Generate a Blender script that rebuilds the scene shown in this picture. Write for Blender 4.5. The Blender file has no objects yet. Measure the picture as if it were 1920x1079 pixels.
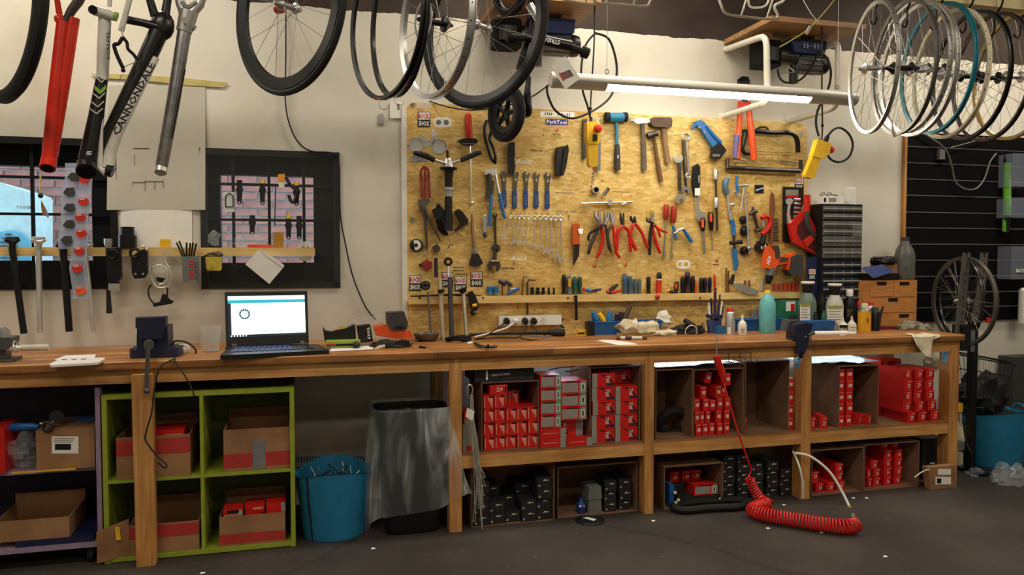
import bpy, math, random
from mathutils import Vector as V, Matrix
random.seed(7)
PI = math.pi
sc = bpy.context.scene
COL = sc.collection
# ------------------------------------------------------------------ camera
FOC, YAW, PITCH = 1450.0, math.radians(15.2), math.radians(2.25)
CAM = V((0.0, -4.55, 1.42))
cr = V((math.cos(YAW), -math.sin(YAW), 0))
cf = V((math.sin(YAW)*math.cos(PITCH), math.cos(YAW)*math.cos(PITCH), -math.sin(PITCH)))
cu_ = cr.cross(cf)
cam = bpy.data.cameras.new('camera'); camo = bpy.data.objects.new('camera', cam); COL.objects.link(camo)
cam.sensor_width = 36; cam.lens = FOC/1920*36; cam.clip_start = .05
camo.matrix_world = Matrix(((cr.x, cu_.x, -cf.x, CAM.x), (cr.y, cu_.y, -cf.y, CAM.y), (cr.z, cu_.z, -cf.z, CAM.z), (0, 0, 0, 1)))
sc.camera = camo
# ------------------------------------------------------------------ world, room lamps, exposure
wd = bpy.data.worlds.new('world'); sc.world = wd; wd.use_nodes = True
bg = wd.node_tree.nodes['Background']; bg.inputs[0].default_value = (.62, .86, 1.0, 1); bg.inputs[1].default_value = 4.5
sc.view_settings.view_transform = 'Standard'; sc.view_settings.look = 'None'
sc.view_settings.exposure = 0.0; sc.view_settings.gamma = 1.0
def area(name, loc, sx, sy, power, col, rot=(0, 0, 0)):
    l = bpy.data.lights.new(name, 'AREA'); l.shape = 'RECTANGLE'; l.size = sx; l.size_y = sy; l.energy = power; l.color = col
    o = bpy.data.objects.new(name, l); o.location = loc; o.rotation_euler = rot; COL.objects.link(o); return o
WARM = (1.0, .90, .74)
for Y_, W_ in ((-.75, 34), (-2.9, 34), (-5.4, 24)):
    for X_ in (-1.4, 1.6, 4.6): area('ceiling_lamp', (X_, Y_, 3.40), 1.6, .3, W_, WARM)
# ------------------------------------------------------------------ pixel -> place on a real plane
def ray(px, py): return cf + cr*((px-960)/FOC) - cu_*((py-539.5)/FOC)
def P(px, py, Y=0.0):
    d = ray(px, py); return CAM + d*((Y-CAM.y)/d.y)
def PZ(px, py, Z):
    d = ray(px, py); return CAM + d*((Z-CAM.z)/d.z)
def PX(px, py, X):
    d = ray(px, py); return CAM + d*((X-CAM.x)/d.x)
def L(w, px, Y): return w*(Y-CAM.y)/ray(px, 540).y/FOC      # pixel length -> metres
def PXL(p):                                                 # world -> pixel
    d = V(p)-CAM; z = d.dot(cf); return (960+FOC*d.dot(cr)/z, 539.5-FOC*d.dot(cu_)/z)
# ------------------------------------------------------------------ materials
MATS = {}
def lin(c):
    return tuple((x/255/12.92 if x/255 <= .04045 else ((x/255+.055)/1.055)**2.4) for x in c)+(1,)
def mat(key, rgb=(128, 128, 128), rough=.5, metal=0, var=.12, scale=18, bump=0, alpha=1, emit=0, trans=0, spec=.5, ior=1.45, stretch=None):
    if key in MATS: return MATS[key]
    m = bpy.data.materials.new(key); MATS[key] = m; m.use_nodes = True
    nt = m.node_tree; b = nt.nodes['Principled BSDF']; c = lin(rgb)
    b.inputs['Base Color'].default_value = c
    b.inputs['Roughness'].default_value = rough; b.inputs['Metallic'].default_value = metal
    b.inputs['IOR'].default_value = ior; b.inputs['Specular IOR Level'].default_value = spec
    if alpha < 1: b.inputs['Alpha'].default_value = alpha
    if trans: b.inputs['Transmission Weight'].default_value = trans
    if emit:
        b.inputs['Emission Color'].default_value = c; b.inputs['Emission Strength'].default_value = emit
    if var or bump:
        tc = nt.nodes.new('ShaderNodeTexCoord'); n = nt.nodes.new('ShaderNodeTexNoise')
        n.inputs['Scale'].default_value = scale; n.inputs['Detail'].default_value = 4
        if stretch:
            mp = nt.nodes.new('ShaderNodeMapping'); mp.inputs['Scale'].default_value = stretch
            nt.links.new(tc.outputs['Object'], mp.inputs[0]); nt.links.new(mp.outputs[0], n.inputs[0])
        else: nt.links.new(tc.outputs['Object'], n.inputs[0])
        if var:
            r = nt.nodes.new('ShaderNodeValToRGB'); e = r.color_ramp.elements
            e[0].position = .3; e[1].position = .7
            e[0].color = tuple(x*(1-var) for x in c[:3])+(1,); e[1].color = tuple(min(1, x*(1+var)) for x in c[:3])+(1,)
            nt.links.new(n.outputs[0], r.inputs[0]); nt.links.new(r.outputs[0], b.inputs['Base Color'])
        if bump:
            bp = nt.nodes.new('ShaderNodeBump'); bp.inputs['Strength'].default_value = bump; bp.inputs['Distance'].default_value = .004
            nt.links.new(n.outputs[0], bp.inputs['Height']); nt.links.new(bp.outputs[0], b.inputs['Normal'])
    return m
def ND(nt, t, **kw):
    n = nt.nodes.new(t)
    for k, v in kw.items():
        if k in n.inputs: n.inputs[k].default_value = v
        else: setattr(n, k, v)
    return n
def ramp(nt, stops):
    r = nt.nodes.new('ShaderNodeValToRGB'); e = r.color_ramp.elements
    while len(e) < len(stops): e.new(.5)
    for el, (p, c) in zip(e, stops): el.position = p; el.color = lin(c)
    return r
def pm(key, rough=.6, spec=.5):
    m = bpy.data.materials.new(key); MATS[key] = m; m.use_nodes = True
    nt = m.node_tree; b = nt.nodes['Principled BSDF']; b.inputs['Roughness'].default_value = rough
    b.inputs['Specular IOR Level'].default_value = spec
    tc = nt.nodes.new('ShaderNodeTexCoord'); return m, nt, b, tc
def mapn(nt, tc, scale=(1, 1, 1), rot=(0, 0, 0), loc=(0, 0, 0), gen='Object'):
    mp = nt.nodes.new('ShaderNodeMapping'); mp.inputs['Scale'].default_value = scale
    mp.inputs['Rotation'].default_value = rot; mp.inputs['Location'].default_value = loc
    nt.links.new(tc.outputs[gen], mp.inputs[0]); return mp
def mixc(nt, fac, a, b, mode='MIX'):
    m = nt.nodes.new('ShaderNodeMix'); m.data_type = 'RGBA'; m.blend_type = mode
    if isinstance(fac, (int, float)): m.inputs[0].default_value = fac
    else: nt.links.new(fac, m.inputs[0])
    for s, x in ((6, a), (7, b)):
        if isinstance(x, tuple): m.inputs[s].default_value = lin(x)
        else: nt.links.new(x, m.inputs[s])
    return m.outputs[2]
def wood(key, dark, mid, light, axis='X', stave=None, rough=.5, sc_=1.0, spec=.4):
    """grain runs along axis; stave=(length,width) adds butcher-block staves of different tone"""
    m, nt, b, tc = pm(key, rough, spec)
    st = {'X': (1.2, 16, 16), 'Y': (16, 1.2, 16), 'Z': (16, 16, 1.2)}[axis]
    mp = mapn(nt, tc, tuple(s*sc_ for s in st)); n = ND(nt, 'ShaderNodeTexNoise', Scale=2.2, Detail=6.0, Distortion=.6)
    nt.links.new(mp.outputs[0], n.inputs[0])
    r = ramp(nt, [(.25, dark), (.5, mid), (.72, light)]); nt.links.new(n.outputs[0], r.inputs[0]); col = r.outputs[0]
    if stave:
        br = ND(nt, 'ShaderNodeTexBrick'); br.offset = .37; br.squash = 1
        br.inputs['Scale'].default_value = 1; br.inputs['Mortar Size'].default_value = .0008
        br.inputs['Brick Width'].default_value = stave[0]; br.inputs['Row Height'].default_value = stave[1]
        br.inputs['Color1'].default_value = (.45, .40, .36, 1); br.inputs['Color2'].default_value = (1, 1, 1, 1)
        br.inputs['Mortar'].default_value = (.3, .25, .2, 1)
        mp2 = mapn(nt, tc); nt.links.new(mp2.outputs[0], br.inputs[0])
        col = mixc(nt, .75, col, br.outputs[0], 'MULTIPLY')
    n2 = ND(nt, 'ShaderNodeTexNoise', Scale=3.0, Detail=3.0); nt.links.new(tc.outputs['Object'], n2.inputs[0])
    r2 = ramp(nt, [(.3, (205, 200, 195)), (.6, (255, 255, 255))]); nt.links.new(n2.outputs[0], r2.inputs[0])
    col = mixc(nt, .8, col, r2.outputs[0], 'MULTIPLY')
    nt.links.new(col, b.inputs['Base Color'])
    bp = ND(nt, 'ShaderNodeBump', Strength=.15, Distance=.002); nt.links.new(n.outputs[0], bp.inputs['Height']); nt.links.new(bp.outputs[0], b.inputs['Normal'])
    return m
# ------------------------------------------------------------------ mesh builder
def frame(axis):
    a = V(axis).normalized(); h = V((0, 0, 1)) if abs(a.z) < .9 else V((1, 0, 0))
    x = a.cross(h).normalized(); return x, a.cross(x).normalized(), a
class M:
    def __init__(s): s.v = []; s.f = []
    def box(s, c, d, R=None):
        c = V(c); n = len(s.v)
        for x in (-.5, .5):
            for y in (-.5, .5):
                for z in (-.5, .5):
                    p = V((x*d[0], y*d[1], z*d[2])); s.v.append(c+(R @ p if R else p))
        s.f += [tuple(n+i for i in q) for q in ((0, 1, 3, 2), (4, 6, 7, 5), (0, 4, 5, 1), (2, 3, 7, 6), (0, 2, 6, 4), (1, 5, 7, 3))]; return s
    def lohi(s, a, b):
        a = V(a); b = V(b); return s.box((a+b)/2, tuple(abs(x) for x in (b-a)))
    def rbox(s, c, d, r, R=None, k=2):
        """box with rounded vertical (z) edges"""
        pts = []
        for qx, qy, a0 in ((1, 1, 0), (-1, 1, 90), (-1, -1, 180), (1, -1, 270)):
            for i in range(k+1):
                a = math.radians(a0+90*i/k); pts.append(((d[0]/2-r)*qx+r*math.cos(a), (d[1]/2-r)*qy+r*math.sin(a)))
        R = R or Matrix.Identity(3); c = V(c)
        lo = [c+R @ V((x, y, -d[2]/2)) for x, y in pts]; return s.poly(lo, R @ V((0, 0, d[2])))
    def poly(s, pts, off):
        """extruded polygon: pts is the outline, off the thickness vector"""
        n = len(s.v); k = len(pts); off = V(off)
        s.v += [V(p) for p in pts]+[V(p)+off for p in pts]
        s.f.append(tuple(range(n, n+k))[::-1]); s.f.append(tuple(range(n+k, n+2*k)))
        for i in range(k): j = (i+1) % k; s.f.append((n+i, n+j, n+k+j, n+k+i))
        return s
    def tube(s, pts, r, n=8, closed=False, flat=None):
        pts = [V(p) for p in pts]; k = len(pts); rs = r if isinstance(r, (list, tuple)) else [r]*k
        b = len(s.v); px = None
        for i, p in enumerate(pts):
            if closed: t = pts[(i+1) % k]-pts[i-1]
            else: t = pts[min(i+1, k-1)]-pts[max(i-1, 0)]
            if t.length < 1e-9: t = V((0, 0, 1))
            t.normalize()
            if px is None: px, py, _ = frame(t)
            else:
                px = px-t*px.dot(t)
                px = px.normalized() if px.length > 1e-6 else frame(t)[0]
                py = t.cross(px)
            for j in range(n):
                a = 2*PI*j/n; s.v.append(p+px*(rs[i]*math.cos(a))+py*(rs[i]*math.sin(a)*(flat or 1)))
        for i in range(k if closed else k-1):
            for j in range(n):
                i2 = (i+1) % k; j2 = (j+1) % n
                s.f.append((b+i*n+j, b+i*n+j2, b+i2*n+j2, b+i2*n+j))
        if not closed:
            s.f.append(tuple(b+j for j in range(n))[::-1]); s.f.append(tuple(b+(k-1)*n+j for j in range(n)))
        return s
    def lathe(s, prof, base, axis=(0, 0, 1), n=16, cap=True):
        """prof: (radius, distance along axis)"""
        x, y, a = frame(axis); base = V(base); b = len(s.v)
        for r, h in prof:
            for j in range(n):
                t = 2*PI*j/n; s.v.append(base+a*h+x*(r*math.cos(t))+y*(r*math.sin(t)))
        k = len(prof)
        for i in range(k-1):
            for j in range(n):
                j2 = (j+1) % n; s.f.append((b+i*n+j, b+i*n+j2, b+(i+1)*n+j2, b+(i+1)*n+j))
        if cap:
            s.f.append(tuple(b+j for j in range(n))[::-1]); s.f.append(tuple(b+(k-1)*n+j for j in range(n)))
        return s
    def cyl(s, p0, p1, r, n=12, r2=None):
        p0 = V(p0); p1 = V(p1); d = p1-p0; return s.lathe([(r, 0), (r if r2 is None else r2, d.length)], p0, d, n)
    def ball(s, c, r, n=10, m=6):
        c = V(c); r = r if isinstance(r, (tuple, list)) else (r, r, r); b = len(s.v)
        for i in range(m+1):
            t = PI*(i+.02 if i == 0 else (i-.02 if i == m else i))/m
            for j in range(n):
                a = 2*PI*j/n; s.v.append(c+V((r[0]*math.sin(t)*math.cos(a), r[1]*math.sin(t)*math.sin(a), r[2]*math.cos(t))))
        for i in range(m):
            for j in range(n):
                j2 = (j+1) % n; s.f.append((b+i*n+j, b+(i+1)*n+j, b+(i+1)*n+j2, b+i*n+j2))
        return s
    def ring(s, c, R, r, axis=(0, 1, 0), n=24, k=6, flat=None, a0=0, a1=None):
        x, y, a = frame(axis); c = V(c)
        if a1 is None: return s.tube([c+x*(R*math.cos(2*PI*i/n))+y*(R*math.sin(2*PI*i/n)) for i in range(n)], r, k, True, flat)
        return s.tube([c+x*(R*math.cos(a0+(a1-a0)*i/n))+y*(R*math.sin(a0+(a1-a0)*i/n)) for i in range(n+1)], r, k, False, flat)
    def grid(s, fn, nu, nv):
        b = len(s.v)
        for i in range(nu+1):
            for j in range(nv+1): s.v.append(V(fn(i/nu, j/nv)))
        for i in range(nu):
            for j in range(nv):
                q = b+i*(nv+1)+j; s.f.append((q, q+nv+1, q+nv+2, q+1))
        return s
    def add(s, o, mx=None):
        b = len(s.v); s.v += [(mx @ p if mx else p.copy()) for p in o.v]; s.f += [tuple(b+i for i in q) for q in o.f]; return s
    def text(s, t, c, ux, uy, h, wid=None, bold=.02, lift=0):
        """flat lettering centred on c; ux = reading direction, uy = up"""
        v, f, (w0, h0) = text_data(t, bold); ux = V(ux).normalized(); uy = V(uy).normalized(); c = V(c)+ux.cross(uy)*lift
        ky = h/h0; kx = wid/w0 if wid else ky; b = len(s.v)
        s.v += [c+ux*(p[0]*kx)+uy*(p[1]*ky) for p in v]; s.f += [tuple(b+i for i in q) for q in f]; return s
_T = {}
def text_data(t, bold):
    if (t, bold) not in _T:
        cu = bpy.data.curves.new('lettering', 'FONT'); cu.body = t; cu.size = 1; cu.resolution_u = 1; cu.offset = bold; cu.fill_mode = 'FRONT'
        ob = bpy.data.objects.new('lettering', cu); me = bpy.data.meshes.new_from_object(ob)
        v = [(p.co.x, p.co.y) for p in me.vertices]; f = [tuple(p.vertices) for p in me.polygons]
        bpy.data.objects.remove(ob); bpy.data.curves.remove(cu); bpy.data.meshes.remove(me)
        x0 = min(p[0] for p in v); x1 = max(p[0] for p in v); y0 = min(p[1] for p in v); y1 = max(p[1] for p in v)
        _T[(t, bold)] = ([(x-(x0+x1)/2, y-(y0+y1)/2) for x, y in v], f, (x1-x0, y1-y0))
    return _T[(t, bold)]
# ------------------------------------------------------------------ objects
ORG = {}
def _mesh(name, mb, m, org, sharp=38):
    me = bpy.data.meshes.new(name); me.from_pydata([tuple(p-org) for p in mb.v], [], mb.f)
    me.polygons.foreach_set('use_smooth', [True]*len(me.polygons)); me.set_sharp_from_angle(angle=math.radians(sharp))
    if m: me.materials.append(MATS[m] if isinstance(m, str) else m)
    me.update(); return me
def base_of(mb):
    xs = [p.x for p in mb.v]; ys = [p.y for p in mb.v]; zs = [p.z for p in mb.v]
    return V(((min(xs)+max(xs))/2, (min(ys)+max(ys))/2, min(zs)))
def tag(o, label=None, cat=None, group=None, kind=None):
    for k, v in (('label', label), ('category', cat), ('group', group), ('kind', kind)):
        if v: o[k] = v
    return o
def thing(name, label, cat, loc, group=None):
    o = bpy.data.objects.new(name, None); COL.objects.link(o); o.empty_display_size = .03; o.location = V(loc); ORG[o.name] = V(loc)
    return tag(o, label, cat, group)
def part(name, mb, m, parent, label=None, kind=None):
    po = ORG[parent.name]; o = bpy.data.objects.new(name, _mesh(name, mb, m, po)); COL.objects.link(o); o.parent = parent
    ORG[o.name] = po; return tag(o, label, None, None, kind)
def solo(name, mb, m, label, cat, group=None, kind=None):
    b = base_of(mb); o = bpy.data.objects.new(name, _mesh(name, mb, m, b)); COL.objects.link(o); o.location = b; ORG[o.name] = b
    return tag(o, label, cat, group, kind)
def struct(name, mb, m, label=None, cat=None):
    b = base_of(mb); o = bpy.data.objects.new(name, _mesh(name, mb, m, b)); COL.objects.link(o); o.location = b; ORG[o.name] = b
    return tag(o, label, cat, None, 'structure')
def clone(o, loc=None, rz=None, parent=None, label=None, group=None):
    c = o.copy(); COL.objects.link(c); c.parent = parent
    if loc is not None: c.location = loc; ORG[c.name] = V(loc)
    if rz is not None: c.rotation_euler = (0, 0, rz)
    if label: c['label'] = label
    if group: c['group'] = group
    for ch in list(o.children): clone(ch, parent=c)
    return c
# pixel-traced helpers: every shape sits on the plane of its own distance Y with real thickness
def T(pts, w, Y, n=8, M_=None, closed=False, flat=None):
    """round bar through pixel points (x,y[,Y]) with pixel width(s) w"""
    m = M_ or M(); ps = [P(p[0], p[1], p[2] if len(p) > 2 else Y) for p in pts]
    ws = w if isinstance(w, (list, tuple)) else [w]*len(pts)
    return m.tube(ps, [L(x, p[0], p[2] if len(p) > 2 else Y)/2 for x, p in zip(ws, pts)], n, closed, flat)
def G(pts, Y, th, M_=None):
    """plate: pixel outline on plane Y (front face), th metres thick behind it"""
    m = M_ or M(); return m.poly([P(x, y, Y) for x, y in pts], (0, th, 0))
def arc(cx, cy, r, a0, a1, n, ry=None):
    return [(cx+r*math.cos(math.radians(a0+(a1-a0)*i/n)), cy+(ry or r)*math.sin(math.radians(a0+(a1-a0)*i/n))) for i in range(n+1)]
def cr_spline(pts, n=6):
    out = []; k = len(pts); D = len(pts[0])
    for i in range(k-1):
        p0, p1, p2, p3 = pts[max(i-1, 0)], pts[i], pts[i+1], pts[min(i+2, k-1)]
        for j in range(n):
            t = j/n; out.append(tuple(.5*(2*p1[d]+(p2[d]-p0[d])*t+(2*p0[d]-5*p1[d]+4*p2[d]-p3[d])*t*t+(3*p1[d]-p0[d]-3*p2[d]+p3[d])*t**3) for d in range(D)))
    return out+[tuple(pts[-1])]
def qrect(x0, y0, x1, y1): return [(x0, y0), (x1, y0), (x1, y1), (x0, y1)]
UX, UZ = V((1, 0, 0)), V((0, 0, 1))
# ------------------------------------------------------------------ surfaces
def surf_mats():
    # painted wall: off-white below, dark brown paint above a ragged edge
    m, nt, b, tc = pm('wall_paint', .75, .3)
    n = ND(nt, 'ShaderNodeTexNoise', Scale=1.6, Detail=6.0); nt.links.new(tc.outputs['Object'], n.inputs[0])
    r = ramp(nt, [(.3, (190, 184, 168)), (.5, (212, 207, 193)), (.7, (220, 216, 205))]); nt.links.new(n.outputs[0], r.inputs[0])
    n3 = ND(nt, 'ShaderNodeTexNoise', Scale=.9, Detail=2.0); nt.links.new(mapn(nt, tc, loc=(4, 2, 7)).outputs[0], n3.inputs[0])
    r3 = ramp(nt, [(.60, (255, 255, 255)), (.8, (236, 218, 208))]); nt.links.new(n3.outputs[0], r3.inputs[0])
    base = mixc(nt, 1, r.outputs[0], r3.outputs[0], 'MULTIPLY')
    n2 = ND(nt, 'ShaderNodeTexNoise', Scale=9.0, Detail=4.0); nt.links.new(tc.outputs['Object'], n2.inputs[0])
    sx = nt.nodes.new('ShaderNodeSeparateXYZ'); nt.links.new(tc.outputs['Object'], sx.inputs[0])
    ma = ND(nt, 'ShaderNodeMath', operation='MULTIPLY_ADD'); nt.links.new(n2.outputs[0], ma.inputs[0]); ma.inputs[1].default_value = .035; nt.links.new(sx.outputs[2], ma.inputs[2])
    gt = ND(nt, 'ShaderNodeMath', operation='GREATER_THAN'); nt.links.new(ma.outputs[0], gt.inputs[0]); gt.inputs[1].default_value = 2.845
    n4 = ND(nt, 'ShaderNodeTexNoise', Scale=2.5, Detail=5.0); nt.links.new(tc.outputs['Object'], n4.inputs[0])
    r4 = ramp(nt, [(.3, (46, 36, 32)), (.7, (72, 60, 52))]); nt.links.new(n4.outputs[0], r4.inputs[0])
    nt.links.new(mixc(nt, gt.outputs[0], base, r4.outputs[0]), b.inputs['Base Color'])
    bp = ND(nt, 'ShaderNodeBump', Strength=.25, Distance=.006); nt.links.new(n2.outputs[0], bp.inputs['Height']); nt.links.new(bp.outputs[0], b.inputs['Normal'])
    # dark worn concrete floor
    m, nt, b, tc = pm('floor_concrete', .62, .35)
    n = ND(nt, 'ShaderNodeTexNoise', Scale=1.3, Detail=8.0); nt.links.new(tc.outputs['Object'], n.inputs[0])
    r = ramp(nt, [(.3, (40, 36, 34)), (.5, (56, 50, 47)), (.72, (74, 67, 62))]); nt.links.new(n.outputs[0], r.inputs[0])
    v = ND(nt, 'ShaderNodeTexNoise', Scale=38.0, Detail=3.0); nt.links.new(tc.outputs['Object'], v.inputs[0])
    r2 = ramp(nt, [(.66, (0, 0, 0)), (.76, (70, 66, 62))]); nt.links.new(v.outputs[0], r2.inputs[0])
    vo = ND(nt, 'ShaderNodeTexVoronoi', feature='DISTANCE_TO_EDGE'); vo.inputs['Scale'].default_value = .55
    n5 = ND(nt, 'ShaderNodeTexNoise', Scale=2.0, Detail=5.0); nt.links.new(tc.outputs['Object'], n5.inputs[0])
    ad = ND(nt, 'ShaderNodeMixRGB'); ad.inputs[0].default_value = .25
    nt.links.new(tc.outputs['Object'], ad.inputs[1]); nt.links.new(n5.outputs['Color'], ad.inputs[2]); nt.links.new(ad.outputs[0], vo.inputs[0])
    r5 = ramp(nt, [(.0, (28, 25, 24)), (.012, (255, 255, 255))]); nt.links.new(vo.outputs[0], r5.inputs[0])
    c = mixc(nt, 1, r.outputs[0], r2.outputs[0], 'ADD'); c = mixc(nt, .3, c, r5.outputs[0], 'MULTIPLY')
    nt.links.new(c, b.inputs['Base Color'])
    bp = ND(nt, 'ShaderNodeBump', Strength=.3, Distance=.004); nt.links.new(v.outputs[0], bp.inputs['Height']); nt.links.new(bp.outputs[0], b.inputs['Normal'])
    # oriented strand board: flakes in two directions
    m, nt, b, tc = pm('osb', .55, .4)
    cols = []
    for k, (rot, sc_) in enumerate((((0, .6, 0), (24, 1, 62)), ((0, -.7, 0), (28, 1, 74)), ((0, 1.7, 0), (22, 1, 58)))):
        mp = mapn(nt, tc, sc_, rot, (k*3.1, 0, k*1.7)); vo = ND(nt, 'ShaderNodeTexVoronoi'); vo.inputs['Scale'].default_value = 1; vo.inputs['Randomness'].default_value = 1
        nt.links.new(mp.outputs[0], vo.inputs[0])
        r = ramp(nt, [(.0, (204, 168, 94)), (.3, (218, 186, 112)), (.7, (228, 200, 128)), (1, (240, 218, 156))])
        sp = nt.nodes.new('ShaderNodeSeparateColor'); nt.links.new(vo.outputs['Color'], sp.inputs[0]); nt.links.new(sp.outputs[0], r.inputs[0]); cols.append((r.outputs[0], sp.outputs[1]))
    g = ND(nt, 'ShaderNodeMath', operation='GREATER_THAN'); nt.links.new(cols[0][1], g.inputs[0]); g.inputs[1].default_value = .55
    c = mixc(nt, g.outputs[0], cols[0][0], cols[1][0])
    g2 = ND(nt, 'ShaderNodeMath', operation='GREATER_THAN'); nt.links.new(cols[2][1], g2.inputs[0]); g2.inputs[1].default_value = .62
    c = mixc(nt, g2.outputs[0], c, cols[2][0])
    n = ND(nt, 'ShaderNodeTexNoise', Scale=2.0, Detail=6.0); nt.links.new(tc.outputs['Object'], n.inputs[0])
    r = ramp(nt, [(.32, (222, 202, 168)), (.6, (255, 250, 240))]); nt.links.new(n.outputs[0], r.inputs[0])
    c = mixc(nt, .85, c, r.outputs[0], 'MULTIPLY')
    n = ND(nt, 'ShaderNodeTexNoise', Scale=26.0, Detail=3.0); nt.links.new(mapn(nt, tc, (1, 1, .6), (0, .6, 0)).outputs[0], n.inputs[0])
    r = ramp(nt, [(.67, (255, 255, 255)), (.74, (110, 78, 44))]); nt.links.new(n.outputs[0], r.inputs[0])
    c = mixc(nt, .7, c, r.outputs[0], 'MULTIPLY'); nt.links.new(c, b.inputs['Base Color'])
    # cardboard
    m, nt, b, tc = pm('cardboard', .8, .2)
    n = ND(nt, 'ShaderNodeTexNoise', Scale=5.0, Detail=6.0); nt.links.new(tc.outputs['Object'], n.inputs[0])
    r = ramp(nt, [(.3, (128, 92, 62)), (.6, (160, 120, 84)), (.8, (172, 134, 98))]); nt.links.new(n.outputs[0], r.inputs[0]); nt.links.new(r.outputs[0], b.inputs['Base Color'])
    # corrugated grey-brown cardboard of the shelf cartons
    m, nt, b, tc = pm('carton_brown', .85, .15)
    n = ND(nt, 'ShaderNodeTexNoise', Scale=4.0, Detail=6.0); nt.links.new(tc.outputs['Object'], n.inputs[0])
    r = ramp(nt, [(.3, (104, 76, 60)), (.6, (132, 100, 78)), (.8, (146, 114, 90))]); nt.links.new(n.outputs[0], r.inputs[0]); nt.links.new(r.outputs[0], b.inputs['Base Color'])
surf_mats()
wood('bench_top_wood', (142, 86, 44), (190, 130, 74), (214, 160, 100), 'X', (.62, .045), .42)
wood('pine_x', (176, 116, 58), (206, 150, 84), (224, 176, 112), 'X', None, .6)
wood('pine_z', (168, 110, 56), (200, 142, 78), (218, 168, 104), 'Z', None, .6)
wood('shelf_wood', (120, 82, 50), (150, 106, 66), (170, 126, 84), 'X', None, .7)
wood('pale_strip', (206, 166, 96), (228, 194, 124), (238, 210, 148), 'X', None, .6)
wood('ply_board', (142, 104, 68), (168, 128, 86), (186, 148, 104), 'X', None, .6)
mat('black_paint', (11, 11, 12), .75, spec=.25); mat('black_plastic', (20, 20, 22), .38); mat('black_rubber', (24, 23, 23), .7, bump=.2, scale=60)
mat('black_metal', (26, 26, 28), .3, .3); mat('chrome', (232, 230, 225), .28, .85, .05); mat('steel', (172, 170, 165), .38, .85, .1); mat('dark_steel', (88, 84, 80), .42, .9, .15)
mat('alloy', (194, 192, 188), .34, .8, .06); mat('white_plastic', (225, 222, 214), .4, var=.04); mat('white_paper', (232, 229, 222), .8, var=.04); mat('white_metal', (222, 218, 206), .35, var=.05)
mat('red_plastic', (196, 34, 26), .35); mat('red_paint', (205, 52, 30), .3); mat('orange_paint', (226, 88, 40), .35); mat('blue_plastic', (28, 92, 158), .4); mat('blue_grip', (40, 112, 176), .45)
mat('yellow_plastic', (236, 184, 40), .4); mat('green_plastic', (40, 92, 68), .45); mat('lime', (146, 160, 46), .6); mat('lilac', (146, 126, 150), .6); mat('navy', (30, 38, 78), .45)
mat('grey_plastic', (110, 110, 108), .5); mat('dark_grey', (58, 57, 56), .55); mat('cream', (214, 206, 178), .45); mat('brick_red', (158, 102, 96), .85, var=.3, scale=9); mat('mortar', (200, 206, 212), .9)
mat('clear', (235, 240, 240), .02, alpha=.015, var=0); mat('clear_bag', (225, 232, 236), .16, alpha=.13, var=0, spec=1); mat('pane', (200, 220, 230), .03, alpha=.08, var=0); mat('brown_wood', (120, 72, 44), .55, stretch=(20, 20, 2)); mat('handle_wood', (150, 116, 80), .6, stretch=(20, 20, 2))
mat('sticker_white', (236, 233, 226), .45, var=.03); mat('ink_black', (18, 17, 18), .5, var=0); mat('ink_red', (196, 36, 34), .5, var=0); mat('ink_white', (240, 238, 234), .5, var=0); mat('ink_blue', (24, 60, 132), .5, var=0); mat('ink_grey', (120, 112, 104), .6, var=0)
mat('foil', (225, 224, 220), .25, .85, .1, 60, bump=.6); mat('tape_grey', (120, 122, 120), .5); mat('box_red', (206, 32, 26), .42, var=.06); mat('box_grey', (150, 146, 138), .45, var=.06); mat('teal', (28, 122, 140), .3)
# ------------------------------------------------------------------ the room
WZ = 3.45
m = M()
x1a, x1b = -2.6, P(221, 400, 0).x; z1a, z1b = P(100, 543, 0).z, P(100, 259, 0).z
x2a, x2b = P(376, 400, 0).x, P(637, 400, 0).x; z2a, z2b = P(505, 541, 0).z, P(505, 282, 0).z
for xa, xb, za, zb in ((-4, x1a, 0, WZ), (x1a, x1b, 0, z1a), (x1a, x1b, z1b, WZ), (x1b, x2a, 0, WZ), (x2a, x2b, 0, z2a), (x2a, x2b, z2b, WZ), (x2b, 8.5, 0, WZ)):
    m.lohi((xa, 0, za), (xb, .18, zb))
wb = struct('wall_back', m, 'wall_paint'); 
# object coordinates measured from the floor so the paint edge sits at its height
struct('floor', M().lohi((-4, -7.2, -.1), (8.5, .2, 0)), 'floor_concrete')
mat('ceiling_paint', (120, 112, 102), .9)
struct('ceiling', M().lohi((-4, -7.2, WZ), (8.5, .2, WZ+.1)), 'ceiling_paint')
struct('wall_left', M().lohi((-4.1, -7.2, 0), (-4, .2, WZ)), 'wall_paint'); struct('wall_right', M().lohi((8.5, -7.2, 0), (8.6, .2, WZ)), 'wall_paint')
struct('wall_front', M().lohi((-4.1, -7.3, 0), (8.6, -7.2, WZ)), 'wall_paint')
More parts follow.
